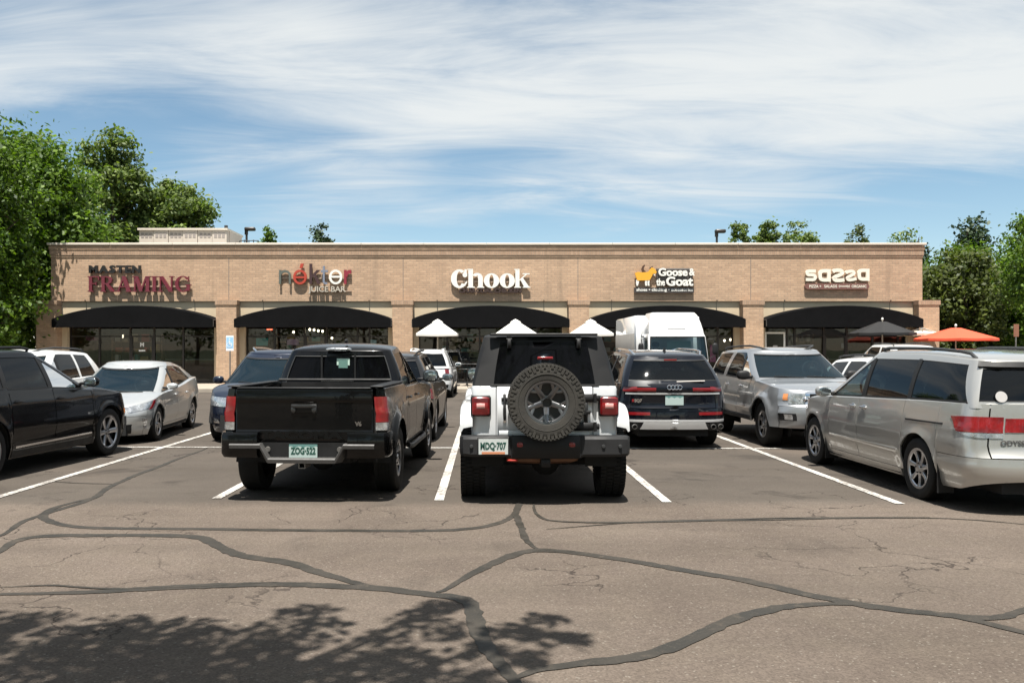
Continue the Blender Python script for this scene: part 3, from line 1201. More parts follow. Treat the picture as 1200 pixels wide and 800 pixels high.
def serif_letter(ch):
    G = Glyph()
    s = 0.20
    if ch == 'F':
        G.bar(.17, 0, .17, 1, s).hbar(0, .36, .03, .06).hbar(0, .70, .965, .07).poly([(.62, .93), (.72, .93), (.72, .72), (.68, .72)]).hbar(.2, .55, .52, .07).poly([(.5, .40), (.55, .40), (.55, .64), (.5, .64)])
        return G, .76
    if ch == 'R':
        G.bar(.17, 0, .17, 1, s).hbar(0, .36, .03, .06).hbar(0, .40, .965, .07).arc(.40, .74, .32, .26, .19, .08, -90, 90, 18).hbar(.2, .42, .515, .07).bar(.76, 0, .42, .5, .22).hbar(.62, .95, .03, .06)
        return G, .94
    if ch == 'A':
        G.bar(.13, 0, .48, .97, .09).bar(.80, 0, .47, 1, .24).hbar(0, .28, .03, .06).hbar(.62, 1.0, .03, .06).hbar(.24, .66, .32, .07)
        return G, 1.0
    if ch == 'M':
        G.bar(.15, 0, .17, 1, .09).bar(.53, .02, .22, 1, .22).bar(.53, .02, .86, 1, .10).bar(.94, 0, .94, 1, .21).hbar(0, .30, .03, .06).hbar(.78, 1.12, .03, .06).hbar(.02, .22, .965, .07).hbar(.84, 1.12, .965, .07)
        return G, 1.14
    if ch == 'I':
        G.bar(.19, 0, .19, 1, s).hbar(.02, .36, .03, .06).hbar(.02, .36, .965, .07)
        return G, .40
    if ch == 'N':
        G.bar(.15, 0, .15, 1, .09).bar(.80, .0, .20, 1, .23).bar(.85, 0, .85, 1, .09).hbar(0, .30, .03, .06).hbar(0, .24, .965, .07).hbar(.70, 1.0, .965, .07)
        return G, 1.02
    if ch == 'G':
        G.arc(.50, .5, .48, .52, .21, .07, 40, 325, 34).bar(.84, .07, .84, .44, .19).hbar(.66, 1.02, .44, .06).poly([(.80, .66), (.87, .66), (.87, 1.0), (.84, 1.0)])
        return G, 1.0
    return G, .5


M_SBLACK = mat('sign_black', (0.014, 0.012, 0.011), 0.4)
M_SRED = mat('sign_dark_red', (0.125, 0.014, 0.024), 0.4, coat=0.3)
M_SWHITE = mat('sign_white', (0.70, 0.685, 0.63), 0.4)
M_RACE = mat('sign_raceway', (0.36, 0.26, 0.19), 0.6)
# --- framing shop
o = sign_root('framing_shop_sign', 104, 342, 'MASTEN FRAMING sign in black and dark red raised letters on brick')
x = 0.0
H = 18.2 * S_PX
k = (120.5 * S_PX) / (sum(serif_letter(c)[1] for c in 'FRAMING') + 6 * 0.02)
for ch in 'FRAMING':
    G, adv = serif_letter(ch)
    place_letter(G, o, x, 0.0, k, H, M_SRED, depth=1.1)
    x += (adv + 0.02) * k
x = 1.0 * S_PX
for ch in 'MASTEN':
    t = text_mb(ch, 8.0 * S_PX / 0.70, 0.024, 0.05, 'LEFT')
    xs_ = [p[0] for p in t.v]
    w0 = max(xs_) - min(xs_)
    zs_ = [p[2] for p in t.v]
    t.v = [((p[0] - min(xs_)) * 1.22, p[1] - 0.05, p[2] - min(zs_)) for p in t.v]
    w0 *= 1.22
    l = t.build('letter', M_SBLACK, o, 30)
    l.location = (x, 0, 21.8 * S_PX)
    x += w0 + 1.0 * S_PX
MB().box(0.05, 4.5, 0.0, 0.05, 0.22, 0.29).build('mounting_rail', M_RACE, o, 0)
MB().box(0.05, 2.2, 0.0, 0.05, 0.95, 1.01).build('mounting_rail', M_RACE, o, 0)

# --- juice bar
o = sign_root('juice_bar_sign', 327, 346, 'nekter JUICE BAR sign in mixed red, white and dark raised letters')
M_NK = [mat('sign_grey_green', (0.09, 0.10, 0.085), 0.5), mat('sign_orange_red', (0.36, 0.045, 0.025), 0.45), mat('sign_brown_black', (0.045, 0.020, 0.020), 0.5),
        mat('sign_blue_grey', (0.17, 0.19, 0.24), 0.45), M_SWHITE, mat('sign_wine', (0.22, 0.02, 0.035), 0.45)]
xh = 16.5 * S_PX
zb = 13.0 * S_PX


def place(Gl, pxl, wpx, m):
    place_letter(Gl, o, (pxl - 327) * S_PX, zb, wpx * S_PX, xh, m, depth=1.0)


G = Glyph()
G.bar(.09, 0, .09, 1, .18).arc(.5, .55, .5, .45, .17, .17, 0, 180, 20).bar(.91, 0, .91, .56, .18)
place(G, 327.5, 14, M_NK[0])
G = Glyph()
G.arc(.5, .5, .5, .52, .17, .15, -38, 325, 34).hbar(.14, .95, .48, .13).poly([(.48, 1.12), (.66, 1.12), (.78, 1.45), (.55, 1.45)])
place(G, 344, 16, M_NK[1])
G = Glyph()
G.bar(.12, 0, .12, 1.45, .24).poly([(.22, .42), (.22, .62), (.66, 1.0), (.98, 1.0)]).poly([(.38, .62), (.56, .74), (1.0, 0), (.70, 0)])
place(G, 363, 13, M_NK[2])
G = Glyph()
G.bar(.40, .12, .40, 1.28, .24).hbar(.05, .9, .92, .15).arc(.66, .2, .38, .22, .2, .15, 180, 300, 10)
place(G, 376, 9.5, M_NK[3])
G = Glyph()
G.arc(.5, .5, .5, .52, .17, .15, 142, 505, 34).hbar(.05, .86, .52, .13)
place(G, 386, 15.5, M_NK[4])
G = Glyph()
G.bar(.16, 0, .16, 1, .32).arc(.72, .52, .56, .48, .3, .24, 70, 180, 12).poly([(.62, .74), (.95, .74), (.95, 1.0), (.62, 1.0)])
place(G, 403.5, 9, M_NK[5])
t = text_mb('JUICE BAR', 9.2 * S_PX, 0.006, 0.05, 'LEFT')
t.v = [(p[0] * 1.02, p[1] - 0.05, p[2]) for p in t.v]
l = t.build('tagline', mat('sign_pale_tan', (0.40, 0.36, 0.30), 0.5), o, 30)
l.location = ((362.5 - 327) * S_PX, 0, 6.8 * S_PX)
MB().box((363 - 327) * S_PX, (412 - 327) * S_PX, 0.0, 0.05, 0.17, 0.22).build('mounting_rail', M_RACE, o, 0)
MB().box(0.05, (412 - 327) * S_PX, 0.0, 0.05, 0.75, 0.82).build('mounting_rail', M_RACE, o, 0)

# --- chicken restaurant
o = sign_root('chicken_shop_sign', 528, 337.3, 'white Chook sign in fat serif letters over dark CHARCOAL CHICKEN line')


def place(Gl, pxl, wpx, m, h=20.0, z=0.0):
    place_letter(Gl, o, (pxl - 528) * S_PX, z * S_PX, wpx * S_PX, h * S_PX, m, depth=1.0)


G = Glyph()
G.arc(.50, .5, .50, .52, .34, .12, 52, 322, 34).poly([(.76, .60), (.92, .60), (.92, 1.02), (.80, 1.02)]).poly([(.70, .06), (.95, .26), (.92, .38), (.72, .16)]).arc(.82, .72, .14, .14, .12, .12, 0, 359)
place(G, 528.5, 20, M_SWHITE, 21)
G = Glyph()
G.bar(.21, 0, .21, 1.22, .28).hbar(.0, .45, .035, .07).hbar(.0, .3, 1.19, .06).arc(.60, .62, .34, .34, .30, .13, 0, 150, 16).bar(.80, 0, .80, .64, .28).hbar(.60, 1.02, .035, .07)
place(G, 547.5, 19.5, M_SWHITE, 18)
for xo in (567, 585.3):
    G = Glyph()
    G.arc(.5, .5, .5, .52, .36, .10, 0, 360, 36)
    place(G, xo, 18, M_SWHITE, 16.5)
G = Glyph()
G.bar(.21, 0, .21, 1.30, .27).hbar(.0, .44, .035, .07).hbar(.0, .3, 1.27, .06).poly([(.30, .44), (.34, .56), (.74, .95), (.86, .95)]).hbar(.55, 1.0, .965, .07).poly([(.40, .56), (.56, .70), (1.0, .02), (.66, .02)]).hbar(.56, 1.05, .035, .07)
place(G, 602.5, 18.0, M_SWHITE, 16.8)
t = text_mb('CHARCOAL CHICKEN', 6.6 * S_PX, 0.016, 0.05, 'LEFT')
xm = max(p[0] for p in t.v)
t.v = [(p[0] * 73 * S_PX / xm, p[1] - 0.05, p[2]) for p in t.v]
l = t.build('tagline', mat('sign_brown', (0.035, 0.018, 0.014), 0.5), o, 30)
l.location = ((538 - 528) * S_PX, 0, -3.6 * S_PX)
mb = MB()
mb.box(0.1, 3.4, 0.0, 0.05, 0.25, 0.33)
mb.build('mounting_rail', M_RACE, o, 0)

# --- clothing shop
o = sign_root('clothing_shop_sign', 741, 343, 'Goose & the Goat sign with yellow goat emblem and white letters')
M_YEL = mat('sign_yellow', (0.68, 0.33, 0.028), 0.45)


def spts(L):
    return [((x_ - 741) * S_PX, (343 - y_) * S_PX) for x_, y_ in L]


mb = MB()
body = [(743.5, 320), (747, 318.8), (752, 319.3), (757, 319.2), (760, 318), (762, 315), (763, 313.6), (766, 314.6), (769, 318.8), (768, 321), (764.6, 321), (763, 324.5), (761, 328.3), (757, 328.8), (751, 328.8), (746.5, 329), (745, 325)]
mb.prism(list(reversed(spts(body))), 'xz', -0.11, -0.02)
mb.build('goat_body', M_YEL, o, 0)
mb = MB()
for L in ([(745.2, 328), (748.5, 329), (748, 332), (747, 335), (745.5, 335), (745, 332)], [(755.5, 328.6), (758, 328.6), (757.5, 332), (758, 335), (755.8, 335), (755.4, 332)],
          [(758.4, 328.6), (761, 328), (760.3, 332), (760.8, 335), (758.8, 335), (758.3, 332)], [(765, 321.2), (767.6, 321.4), (766.4, 323.4)]):
    MB().prism(list(reversed(spts(L))), 'xz', -0.10, -0.02).build('goat_leg', M_SWHITE, o, 0)
mb = MB()
for L in ([(752.2, 318.9), (751.2, 315.5), (752.6, 312), (754.5, 310.2), (755.8, 311.2), (754.4, 313.6), (754.0, 316), (756.6, 318.6)], [(760.8, 315.5), (761.4, 313.4), (764.6, 312.2), (764.8, 313.2), (762.4, 314.4)]):
    MB().prism(list(reversed(spts(L))), 'xz', -0.09, -0.02).build('goose_shape', mat('sign_goose_brown', (0.07, 0.035, 0.02), 0.5), o, 0)


def line(s, pxl, pyc, wpx, hpx, bold):
    t = text_mb(s, 1.0, bold, 0.05, 'LEFT', 4)
    x0_, x1_ = min(p[0] for p in t.v), max(p[0] for p in t.v)
    z0_, z1_ = min(p[2] for p in t.v), max(p[2] for p in t.v)
    t.v = [((p[0] - x0_) / (x1_ - x0_) * wpx * S_PX, p[1] - 0.09, ((p[2] - z0_) / (z1_ - z0_) - 0.5) * hpx * S_PX) for p in t.v]
    return t, ((pxl - 741) * S_PX, 0, (343 - pyc) * S_PX)


for s, a, b, c_, d_, bo in (('Goose', 771, 319, 34, 9.5, .035), ('&', 807, 319, 6.5, 8.5, .03), ('the', 768.5, 330.8, 10.0, 8.5, .03), ('Goat', 780, 329.8, 31.5, 11, .035)):
    t, loc = line(s, a, b, c_, d_, bo)
    l = t.build('word', M_SWHITE, o, 30)
    l.location = loc
mb = MB()
mb.box((743 - 741) * S_PX, (813 - 741) * S_PX, -0.06, 0.05, (343 - 343.2) * S_PX, (343 - 336.9) * S_PX)
pl = mb.build('tagline_board', mat('sign_charcoal', (0.05, 0.042, 0.038), 0.5), o, 0)
t, loc = line('shoes \u2022 clothing \u2022 accessories', 745.5, 340, 66, 4.6, .03)
t.v = [(p[0] + loc[0], p[1] * 0.02 - 0.066, p[2] + loc[2]) for p in t.v]
t.build('tagline', M_SWHITE, pl, 0)
# dark backer the letters stand on
mb = MB()
mb.box((769 - 741) * S_PX, (812 - 741) * S_PX, -0.01, 0.05, (343 - 334.5) * S_PX, (343 - 314.5) * S_PX, 0.02)
mb.build('backing', mat('sign_charcoal', (0.05, 0.042, 0.038), 0.5), o, 0)

# --- pizza shop
o = sign_root('pizza_shop_sign', 942, 339, 'cream sazza sign in chunky rounded letters above a brown capsule')
M_SCR = mat('sign_cream', (0.72, 0.67, 0.56), 0.4)


def place(Gl, pxl, wpx, hpx, z, rot=0.0):
    place_letter(Gl, o, (pxl - 942) * S_PX, z * S_PX, wpx * S_PX, hpx * S_PX, M_SCR, depth=1.0, rot=rot)


G = Glyph()
G.stroke([(.95, .86), (.6, .87), (.25, .86), (.14, .70), (.25, .56), (.6, .54), (.85, .47), (.90, .28), (.75, .14), (.4, .13), (.04, .14)], .27)
place(G, 943.2, 12.5, 13.5, 9.5)
A = Glyph()
A.stroke([(.86, .85), (.4, .86), (.17, .72), (.15, .4), (.22, .2), (.45, .13), (.88, .13)], .28).poly([(.72, 0.0), (1.0, -.04), (1.0, 1.0), (.72, .98)])
place(A, 958, 14.5, 14.5, 9.0)
Z = Glyph()
Z.stroke([(.08, .76), (.25, .87), (.6, .88), (.82, .78), (.8, .62), (.55, .50), (.28, .40), (.16, .26), (.28, .14), (.6, .12), (1.0, .16)], .27)
place(Z, 974, 14.5, 15.5, 8.5)
place(Z, 990.5, 12.5, 13.0, 8.8, RAD(7))
place(A, 1003.8, 14, 14.0, 10.0)
mb = MB()
cap = []
for k in range(13):
    a = pi / 2 + pi * k / 12
    cap.append((3.4 + 3.4 * cos(a), -1.4 * 0 + 3.4 * sin(a)))
for k in range(13):
    a = -pi / 2 + pi * k / 12
    cap.append((71.6 + 3.4 * cos(a), 3.4 * sin(a)))
mb.prism([((p[0] + 0.8) * S_PX, (p[1] + 3.4) * S_PX) for p in cap], 'xz', -0.08, 0.05)
pl = mb.build('capsule', mat('sign_capsule_brown', (0.16, 0.075, 0.060), 0.45), o, 0)
for s, a, wd in (('PIZZA + ', 947.5, 14), ('SALADS', 965, 15), ('(mostly)', 982, 13), ('ORGANIC', 997, 17.5)):
    t, loc = (lambda T: T)(line(s, a - 942 + 741, 343, wd, 3.3, .02))
    t.v = [(p[0] + loc[0], p[1] * 0.02 - 0.088, p[2] + 3.4 * S_PX) for p in t.v]
    t.build('tagline', M_SCR, pl, 0)
mb = MB()
mb.box(0.05, 2.85, 0.0, 0.05, 0.5, 0.58)
mb.build('mounting_rail', M_RACE, o, 0)

# ================================================================== TREES
import numpy as np

M_BARK = mat('bark', (0.075, 0.055, 0.040), 0.95, var=0.3, vscale=5, bump=0.6, bscale=18)
M_LEAF_A = leaf_mat('leaves_bright', (0.020, 0.050, 0.006), (0.125, 0.200, 0.018))
M_LEAF_B = leaf_mat('leaves_mid', (0.040, 0.072, 0.016), (0.175, 0.225, 0.060))
M_LEAF_C = leaf_mat('needles_dark', (0.014, 0.033, 0.013), (0.040, 0.066, 0.022), 0.15)
M_LEAF_D = leaf_mat('leaves_olive', (0.034, 0.052, 0.014), (0.105, 0.125, 0.030))


def leaf_mesh(name, clumps, leaf, material, seed, droop=0.0, flat=0.0, stray=0.28):
    """clumps: (centre, radii(3), count). Each leaf is one small folded rhombus."""
    rng = np.random.default_rng(seed)
    C, N, S = [], [], []
    for c, r, n in clumps:
        d = rng.normal(size=(n, 3))
        d /= np.linalg.norm(d, axis=1)[:, None] + 1e-9
        rad = rng.random(n) ** 0.42
        loose = rng.random(n) < stray                 # stray leaves between the clumps
        rad = np.where(loose, rad * rng.uniform(1.0, 1.9, n), rad)
        p = np.array(c) + d * rad[:, None] * np.array(r)
        nn = d * 0.55 + rng.normal(size=(n, 3)) * 0.6 + np.array([0, 0, 0.55 + flat])
        C.append(p)
        N.append(nn)
        S.append(leaf * rng.uniform(0.45, 1.45, n))
    C = np.concatenate(C)
    N = np.concatenate(N)
    S = np.concatenate(S)
    N /= np.linalg.norm(N, axis=1)[:, None] + 1e-9
    n = len(C)
    a = np.cross(N, rng.normal(size=(n, 3)))
    a /= np.linalg.norm(a, axis=1)[:, None] + 1e-9
    a[:, 2] -= droop
    b = np.cross(N, a)
    b /= np.linalg.norm(b, axis=1)[:, None] + 1e-9
    L = S[:, None]
    v = np.empty((n, 4, 3))
    v[:, 0] = C - a * L * 0.5
    v[:, 1] = C - b * L * 0.30 + N * L * 0.05
    v[:, 2] = C + a * L * 0.5
    v[:, 3] = C + b * L * 0.30 + N * L * 0.05
    me = bpy.data.meshes.new(name)
    me.vertices.add(n * 4)
    me.vertices.foreach_set('co', v.reshape(-1))
    me.loops.add(n * 4)
    me.loops.foreach_set('vertex_index', np.arange(n * 4, dtype=np.int32))
    me.polygons.add(n)
    me.polygons.foreach_set('loop_start', np.arange(0, n * 4, 4, dtype=np.int32))
    me.update(calc_edges=True)
    me.materials.append(material)
    return me


def tree_skeleton(rnd, h, r, z0, trunk_r, nlimb=9, conical=False):
    """trunk and limbs plus clump centres through the crown volume"""
    mb = MB()
    lean = Vector((rnd.uniform(-.04, .04), rnd.uniform(-.04, .04), 0))
    tp = [Vector((0, 0, -0.1)) + lean * z for z in (0,)]
    tp = [Vector((lean.x * z + 0.15 * sin(z * 0.7), lean.y * z + 0.12 * sin(z * 0.9 + 1), z)) for z in [h * 0.86 * i / 8 - (0.1 if i == 0 else 0) for i in range(9)]]
    rs = [trunk_r * (1.25 if i == 0 else 1) * (1 - 0.85 * i / 8) for i in range(9)]
    mb.tube(tp, rs, 9)
    centres = []
    for k in range(nlimb):
        t = rnd.uniform(0.18, 0.95) if not conical else (k + 0.5) / nlimb
        zz_ = lerp(z0, h * 0.9, t)
        a = k * 2.4 + rnd.uniform(-.5, .5)
        prof = (1 - t) ** 0.8 + 0.12 if conical else sqrt(max(0.05, 1 - (2 * t - 0.85) ** 2 * 0.85))
        L = r * prof * rnd.uniform(0.65, 0.95)
        i0 = min(7, max(0, int(zz_ / (h * 0.86) * 8) - 1))
        p0 = tp[i0]
        p2 = Vector((p0.x + cos(a) * L, p0.y + sin(a) * L, zz_ + (0.0 if conical else L * 0.25)))
        p1 = p0.lerp(p2, 0.5) + Vector((0, 0, L * (0.05 if conical else 0.12)))
        rr = rs[i0] * 0.45
        mb.tube([p0, p1, p2], [rr, rr * 0.6, rr * 0.18], 6)
        centres.append((p2, L))
        for q in range(2):
            pb = p1.lerp(p2, rnd.uniform(0, .6))
            pe = pb + Vector((rnd.uniform(-1, 1), rnd.uniform(-1, 1), rnd.uniform(-.2, .7))) * L * 0.45
            mb.tube([pb, pe], [rr * 0.4, rr * 0.1], 5)
            centres.append((pe, L))
    return mb, centres


def make_tree(name, loc, h, r, z0, leaf, ncl, per, material, seed, label, trunk_r=0.22, group=None, conical=False, clump=0.26, cat='tree'):
    rnd = random.Random(seed)
    o = empty(name, loc, 0, label, cat, group)
    mb, cs = tree_skeleton(rnd, h, r, z0, trunk_r, 12 if not conical else 22, conical)
    mb.build('trunk', M_BARK, o, 60)
    clumps = []
    for k in range(ncl):
        if k < len(cs):
            c = cs[k][0]
        else:
            while True:
                u = Vector((rnd.uniform(-1, 1), rnd.uniform(-1, 1), rnd.uniform(0, 1)))
                prof = (1 - u.z) ** 0.85 + 0.06 if conical else sqrt(max(0.02, 1 - (2 * u.z - 0.9) ** 2 * 0.86)) * (0.86 + 0.14 * sin(5 * atan2(u.y, u.x) + seed))
                q = sqrt(u.x * u.x + u.y * u.y)
                if q < prof and q > prof * 0.45 - (0.45 if u.z > 0.75 else 0):
                    break
            c = Vector((u.x * r * 0.92, u.y * r * 0.92, lerp(z0, h - r * clump * 0.5, u.z)))
        s = r * clump * rnd.uniform(0.6, 1.25)
        clumps.append(((c.x, c.y, c.z), (s, s, s * rnd.uniform(0.55, 0.8)), int(per * rnd.uniform(0.7, 1.3))))
    me = leaf_mesh('crown', clumps, leaf, material, seed)
    link('crown', me, o)
    return o


make_tree('leafy_tree', (-23.6, 43.5, 0), 13.8, 4.6, 1.2, 0.25, 250, 170, M_LEAF_A, 3, 'tall dense bright green tree at the left edge behind the shop row', 0.3)
make_tree('leafy_tree', (-21.55, 36.6, 0), 12.4, 2.5, 1.0, 0.20, 190, 150, M_LEAF_A, 5, 'nearer bright green tree beside the left end of the brick wall', 0.22, clump=0.32)
make_tree('leafy_tree', (-26.6, 38.5, 0), 10.8, 3.4, 1.0, 0.23, 170, 150, M_LEAF_A, 8, 'broad green tree filling the left border beside the dark car', 0.25)
make_tree('leafy_tree', (-25.4, 59, 0), 17.4, 3.3, 5.0, 0.30, 200, 140, M_LEAF_B, 21, 'tall olive green tree with upright branches above the left of the roof', 0.3, clump=0.24)
make_tree('leafy_tree', (-29.6, 55, 0), 15.6, 3.6, 3.0, 0.30, 200, 140, M_LEAF_B, 22, 'olive green tree between the tall tree and the left border', 0.3, clump=0.24)
make_tree('leafy_tree', (-21.6, 61, 0), 14.3, 3.2, 5.0, 0.29, 190, 140, M_LEAF_B, 33, 'shorter pale green tree above the rooftop plant screen', 0.25, clump=0.26)
# tops that show above the parapet
for i, (x, yt, wpx, d, m_, lab) in enumerate([
        (317, 268, 26, 74, M_LEAF_A, 'small bright green tree top just right of the roof lamp'),
        (377, 266, 30, 76, M_LEAF_C, 'small dark rounded tree top above the juice bar'),
        (867, 262, 24, 72, M_LEAF_B, 'leftmost green tree top above the clothing shop'),
        (900, 258, 30, 72, M_LEAF_B, 'tallest of three green tree tops right of the roof lamp'),
        (938, 263, 36, 72, M_LEAF_B, 'widest green tree top above the gap before the pizza sign'),
        (1005, 269, 28, 76, M_LEAF_D, 'small brownish tree top above the pizza sign'),
        (1062, 275, 40, 70, M_LEAF_B, 'low green tree top at the right end of the parapet')]):
    top = px(x, yt, d)
    r = wpx * 0.5 * d / 1000 * 1.05
    make_tree('leafy_tree', (top.x, d, 0), top.z + 0.75, r * 1.1, top.z - 4.6, 0.26, 64, 60, m_, 40 + i, lab, 0.16, clump=0.36)
# right-hand side
make_tree('leafy_tree', (26.2, 47, 0), 8.0, 2.4, 0.3, 0.22, 120, 120, M_LEAF_D, 61, 'olive green tree next to the right end of the brick wall', 0.18, clump=0.34)
make_tree('leafy_tree', (29.4, 46, 0), 6.8, 2.6, 0.2, 0.22, 130, 130, M_LEAF_A, 62, 'rounded green tree between the wall end and the brown sign', 0.18, clump=0.34)
make_tree('leafy_tree', (31.2, 46.5, 0), 8.0, 3.0, 0.3, 0.22, 140, 130, M_LEAF_A, 63, 'bright green tree at the right border behind the brown sign', 0.2, clump=0.32)
make_tree('leafy_tree', (25.0, 44.6, 0), 7.6, 2.2, 0.2, 0.22, 120, 120, M_LEAF_D, 70, 'yellowish green tree close against the right end pier', 0.16, clump=0.34)
make_tree('leafy_tree', (28.3, 50, 0), 8.6, 2.6, 0.3, 0.24, 120, 120, M_LEAF_A, 71, 'green tree between the wall end and the conifers', 0.18, clump=0.34)
make_tree('leafy_tree', (33.5, 52, 0), 9.4, 3.2, 0.3, 0.25, 140, 120, M_LEAF_A, 72, 'full green tree in front of the conifers at the right', 0.2, clump=0.32)
make_tree('pine_tree', (34.6, 60, 0), 12.2, 2.6, 2.0, 0.30, 90, 60, M_LEAF_C, 64, 'dark conifer rising behind the trees on the right', 0.2, conical=True, clump=0.3)
make_tree('pine_tree', (31.6, 62, 0), 11.4, 2.0, 2.0, 0.30, 60, 60, M_LEAF_C, 65, 'slimmer dark conifer left of the taller one on the right', 0.18, conical=True, clump=0.34)
make_tree('leafy_tree', (26.9, 40.5, 0), 9.8, 2.1, 2.6, 0.18, 90, 100, M_LEAF_A, 66, 'tree with airy branches reaching in at the right border', 0.16, clump=0.28)
make_tree('leafy_tree', (37.0, 52, 0), 8.8, 3.4, 0.3, 0.32, 90, 70, M_LEAF_B, 67, 'mid green tree in the far gap on the right', 0.2, clump=0.32)
make_tree('shrub', (24.6, 44.5, 0), 3.2, 1.6, 0.1, 0.22, 46, 70, M_LEAF_D, 68, 'low olive shrub at the foot of the right-hand trees', 0.07, cat='shrub', clump=0.4)
make_tree('shrub', (27.6, 43.0, 0), 2.6, 1.7, 0.1, 0.22, 46, 70, M_LEAF_A, 69, 'low green shrub below the orange parasol', 0.07, cat='shrub', clump=0.4)

# the tree beside the camera whose shade falls on the foreground asphalt
rnd = random.Random(77)
o = empty('shade_tree', (-4.6, -2.2, 0), 0, 'broad street tree beside the viewer casting dappled shade on the asphalt', 'tree')
base = Vector((-4.6, -2.2, 0))
mb = MB()
fork = Vector((0.3, 0.3, 3.6))
mb.tube([(0, 0, -0.1), (0.05, 0.1, 1.8), fork], [0.24, 0.19, 0.16], 10)
clumps = []
blobs = []
for (x, y, rr, n) in [(20, 735, .32, 260), (70, 765, .42, 420), (130, 740, .34, 330), (150, 790, .46, 460), (210, 745, .34, 300), (200, 770, .36, 320), (260, 780, .42, 420), (300, 745, .26, 180),
                      (40, 800, .5, 460), (110, 815, .5, 480), (340, 765, .3, 170), (355, 720, .22, 130), (375, 735, .20, 110), (330, 800, .4, 330), (400, 790, .34, 210), (280, 815, .45, 420),
                      (450, 745, .18, 80), (440, 775, .22, 100), (480, 770, .20, 90), (490, 725, .20, 130), (510, 712, .16, 100), (540, 706, .13, 60), (530, 740, .18, 80), (500, 790, .24, 110),
                      (560, 760, .18, 80), (600, 740, .18, 100), (640, 725, .15, 80), (630, 745, .15, 80), (670, 748, .12, 60), (610, 770, .15, 70), (625, 775, .1, 40), (560, 800, .2, 90),
                      (450, 810, .26, 130), (620, 815, .2, 70), (-60, 745, .5, 420), (-80, 800, .6, 420), (-160, 770, .6, 300), (170, 850, .6, 420), (0, 860, .7, 420), (350, 860, .5, 300), (470, 860, .4, 150)]:
    gpt = gp(x, y)
    zc = rnd.uniform(5.6, 7.6)
    c = gpt - Vector((SUN_DIR.x, SUN_DIR.y, 0)) / -SUN_DIR.z * zc
    c.z = zc
    c = c - base
    blobs.append(c)
    clumps.append(((c.x, c.y, c.z), (rr, rr, rr * 0.9), int(n * 0.60)))
limbs = []
for k, c in enumerate(blobs):
    if k % 4 == 0:
        limbs.append(c)
        mid = fork.lerp(c, 0.5) + Vector((0, 0, 0.7))
        mb.tube([fork, mid, c], [0.075, 0.045, 0.012], 6)
for k, c in enumerate(blobs):
    if k % 4:
        near = min(limbs, key=lambda q: (q - c).length)
        st = fork.lerp(near, 0.72) + Vector((0, 0, 0.4))
        mb.tube([st, st.lerp(c, 0.55) + Vector((0, 0, 0.1)), c], [0.024, 0.016, 0.006], 5)
# the rest of its crown, away from the frame
for k in range(120):
    c = Vector((rnd.uniform(-3.2, 9.5), rnd.uniform(-5.5, 2.2), 0))
    c.z = rnd.uniform(5.2, 9.4) - 0.10 * abs(c.x - 3)
    if c.y + base.y + 0.344 * c.z > 3.2:
        c.y -= 2.4
    if k % 5 == 0:
        mb.tube([fork, fork.lerp(c, .5) + Vector((0, 0, .8)), c], [0.08, 0.05, 0.012], 6)
    clumps.append(((c.x, c.y, c.z), (0.95, 0.95, 0.6), 150))
mb.build('trunk', M_BARK, o, 60)
link('crown', leaf_mesh('crown', clumps, 0.115, M_LEAF_A, 78, flat=0.4, stray=0.06), o)
# trees across the drive lane behind the viewer (they show in glass and paint)
for i, (x, y, h, r) in enumerate([(-13, -15, 13, 4.8), (-4, -18, 14, 5), (5, -16, 13, 4.8), (14, -18, 14, 5), (23, -17, 13, 5), (-23, -17, 14, 5), (33, -20, 14, 5.4), (-33, -20, 14, 5.4)]):
    make_tree('leafy_tree', (x, y, 0), h, r, 1.2, 0.46, 70, 60, M_LEAF_A, 90 + i, 'green tree in the row behind the viewer', 0.22, 'trees in the row behind the viewer', clump=0.34)

# ================================================================== ROOF AND YARD ITEMS
M_SCREENP = mat('rooftop_screen_panel', (0.47, 0.41, 0.35), 0.7, var=0.06)
M_SLOT = mat('screen_slot', (0.27, 0.235, 0.215), 0.8)
RD = 50.0
a, b = px(163, 287, RD), px(266, 269.5, RD)
o = empty('rooftop_screen', (a.x, RD, 5.8), 0, 'pale boxy plant screen on the roof at the left', 'rooftop screen')
n = 6
wp = (b.x - a.x) / n
for k in range(n):
    rel = 0.04 if k % 2 else 0.0
    w = MB().box(k * wp + 0.012, (k + 1) * wp - 0.012, -rel, 0.12, 0, b.z - 5.8 - 0.02)
    p = w.build('screen_panel', M_SCREENP, o, 0)
    for q in range(3):
        x0 = k * wp + wp * (0.14 + 0.27 * q)
        w = MB().box(x0, x0 + wp * 0.19, -rel - 0.012, -rel - 0.002, b.z - 5.8 - 0.46, b.z - 5.8 - 0.18)
        w.build('slot', M_SLOT, p, 0)
w = MB().box(-0.06, b.x - a.x + 0.06, -0.12, 3.2, b.z - 5.8 - 0.017, b.z - 5.8 + 0.10)
w.build('cap', M_COPING, o, 0)
w = MB().box(0.0, b.x - a.x, 0.125, 3.1, 0, b.z - 5.8 - 0.02)
w.build('housing', M_SCREENP, o, 0)
c2 = px(275, 274, RD + 2)
w = MB().box(b.x - a.x + 0.05, c2.x - a.x, 0.4, 2.6, 0, c2.z - 5.8)
w.build('side_housing', M_SCREENP, o, 0)
w = MB().box(b.x - a.x - 0.25, b.x - a.x - 0.08, 0.3, 0.45, b.z - 5.8 + 0.1, b.z - 5.8 + 0.32)
w.build('vent_stub', M_GREYPL, o, 0)


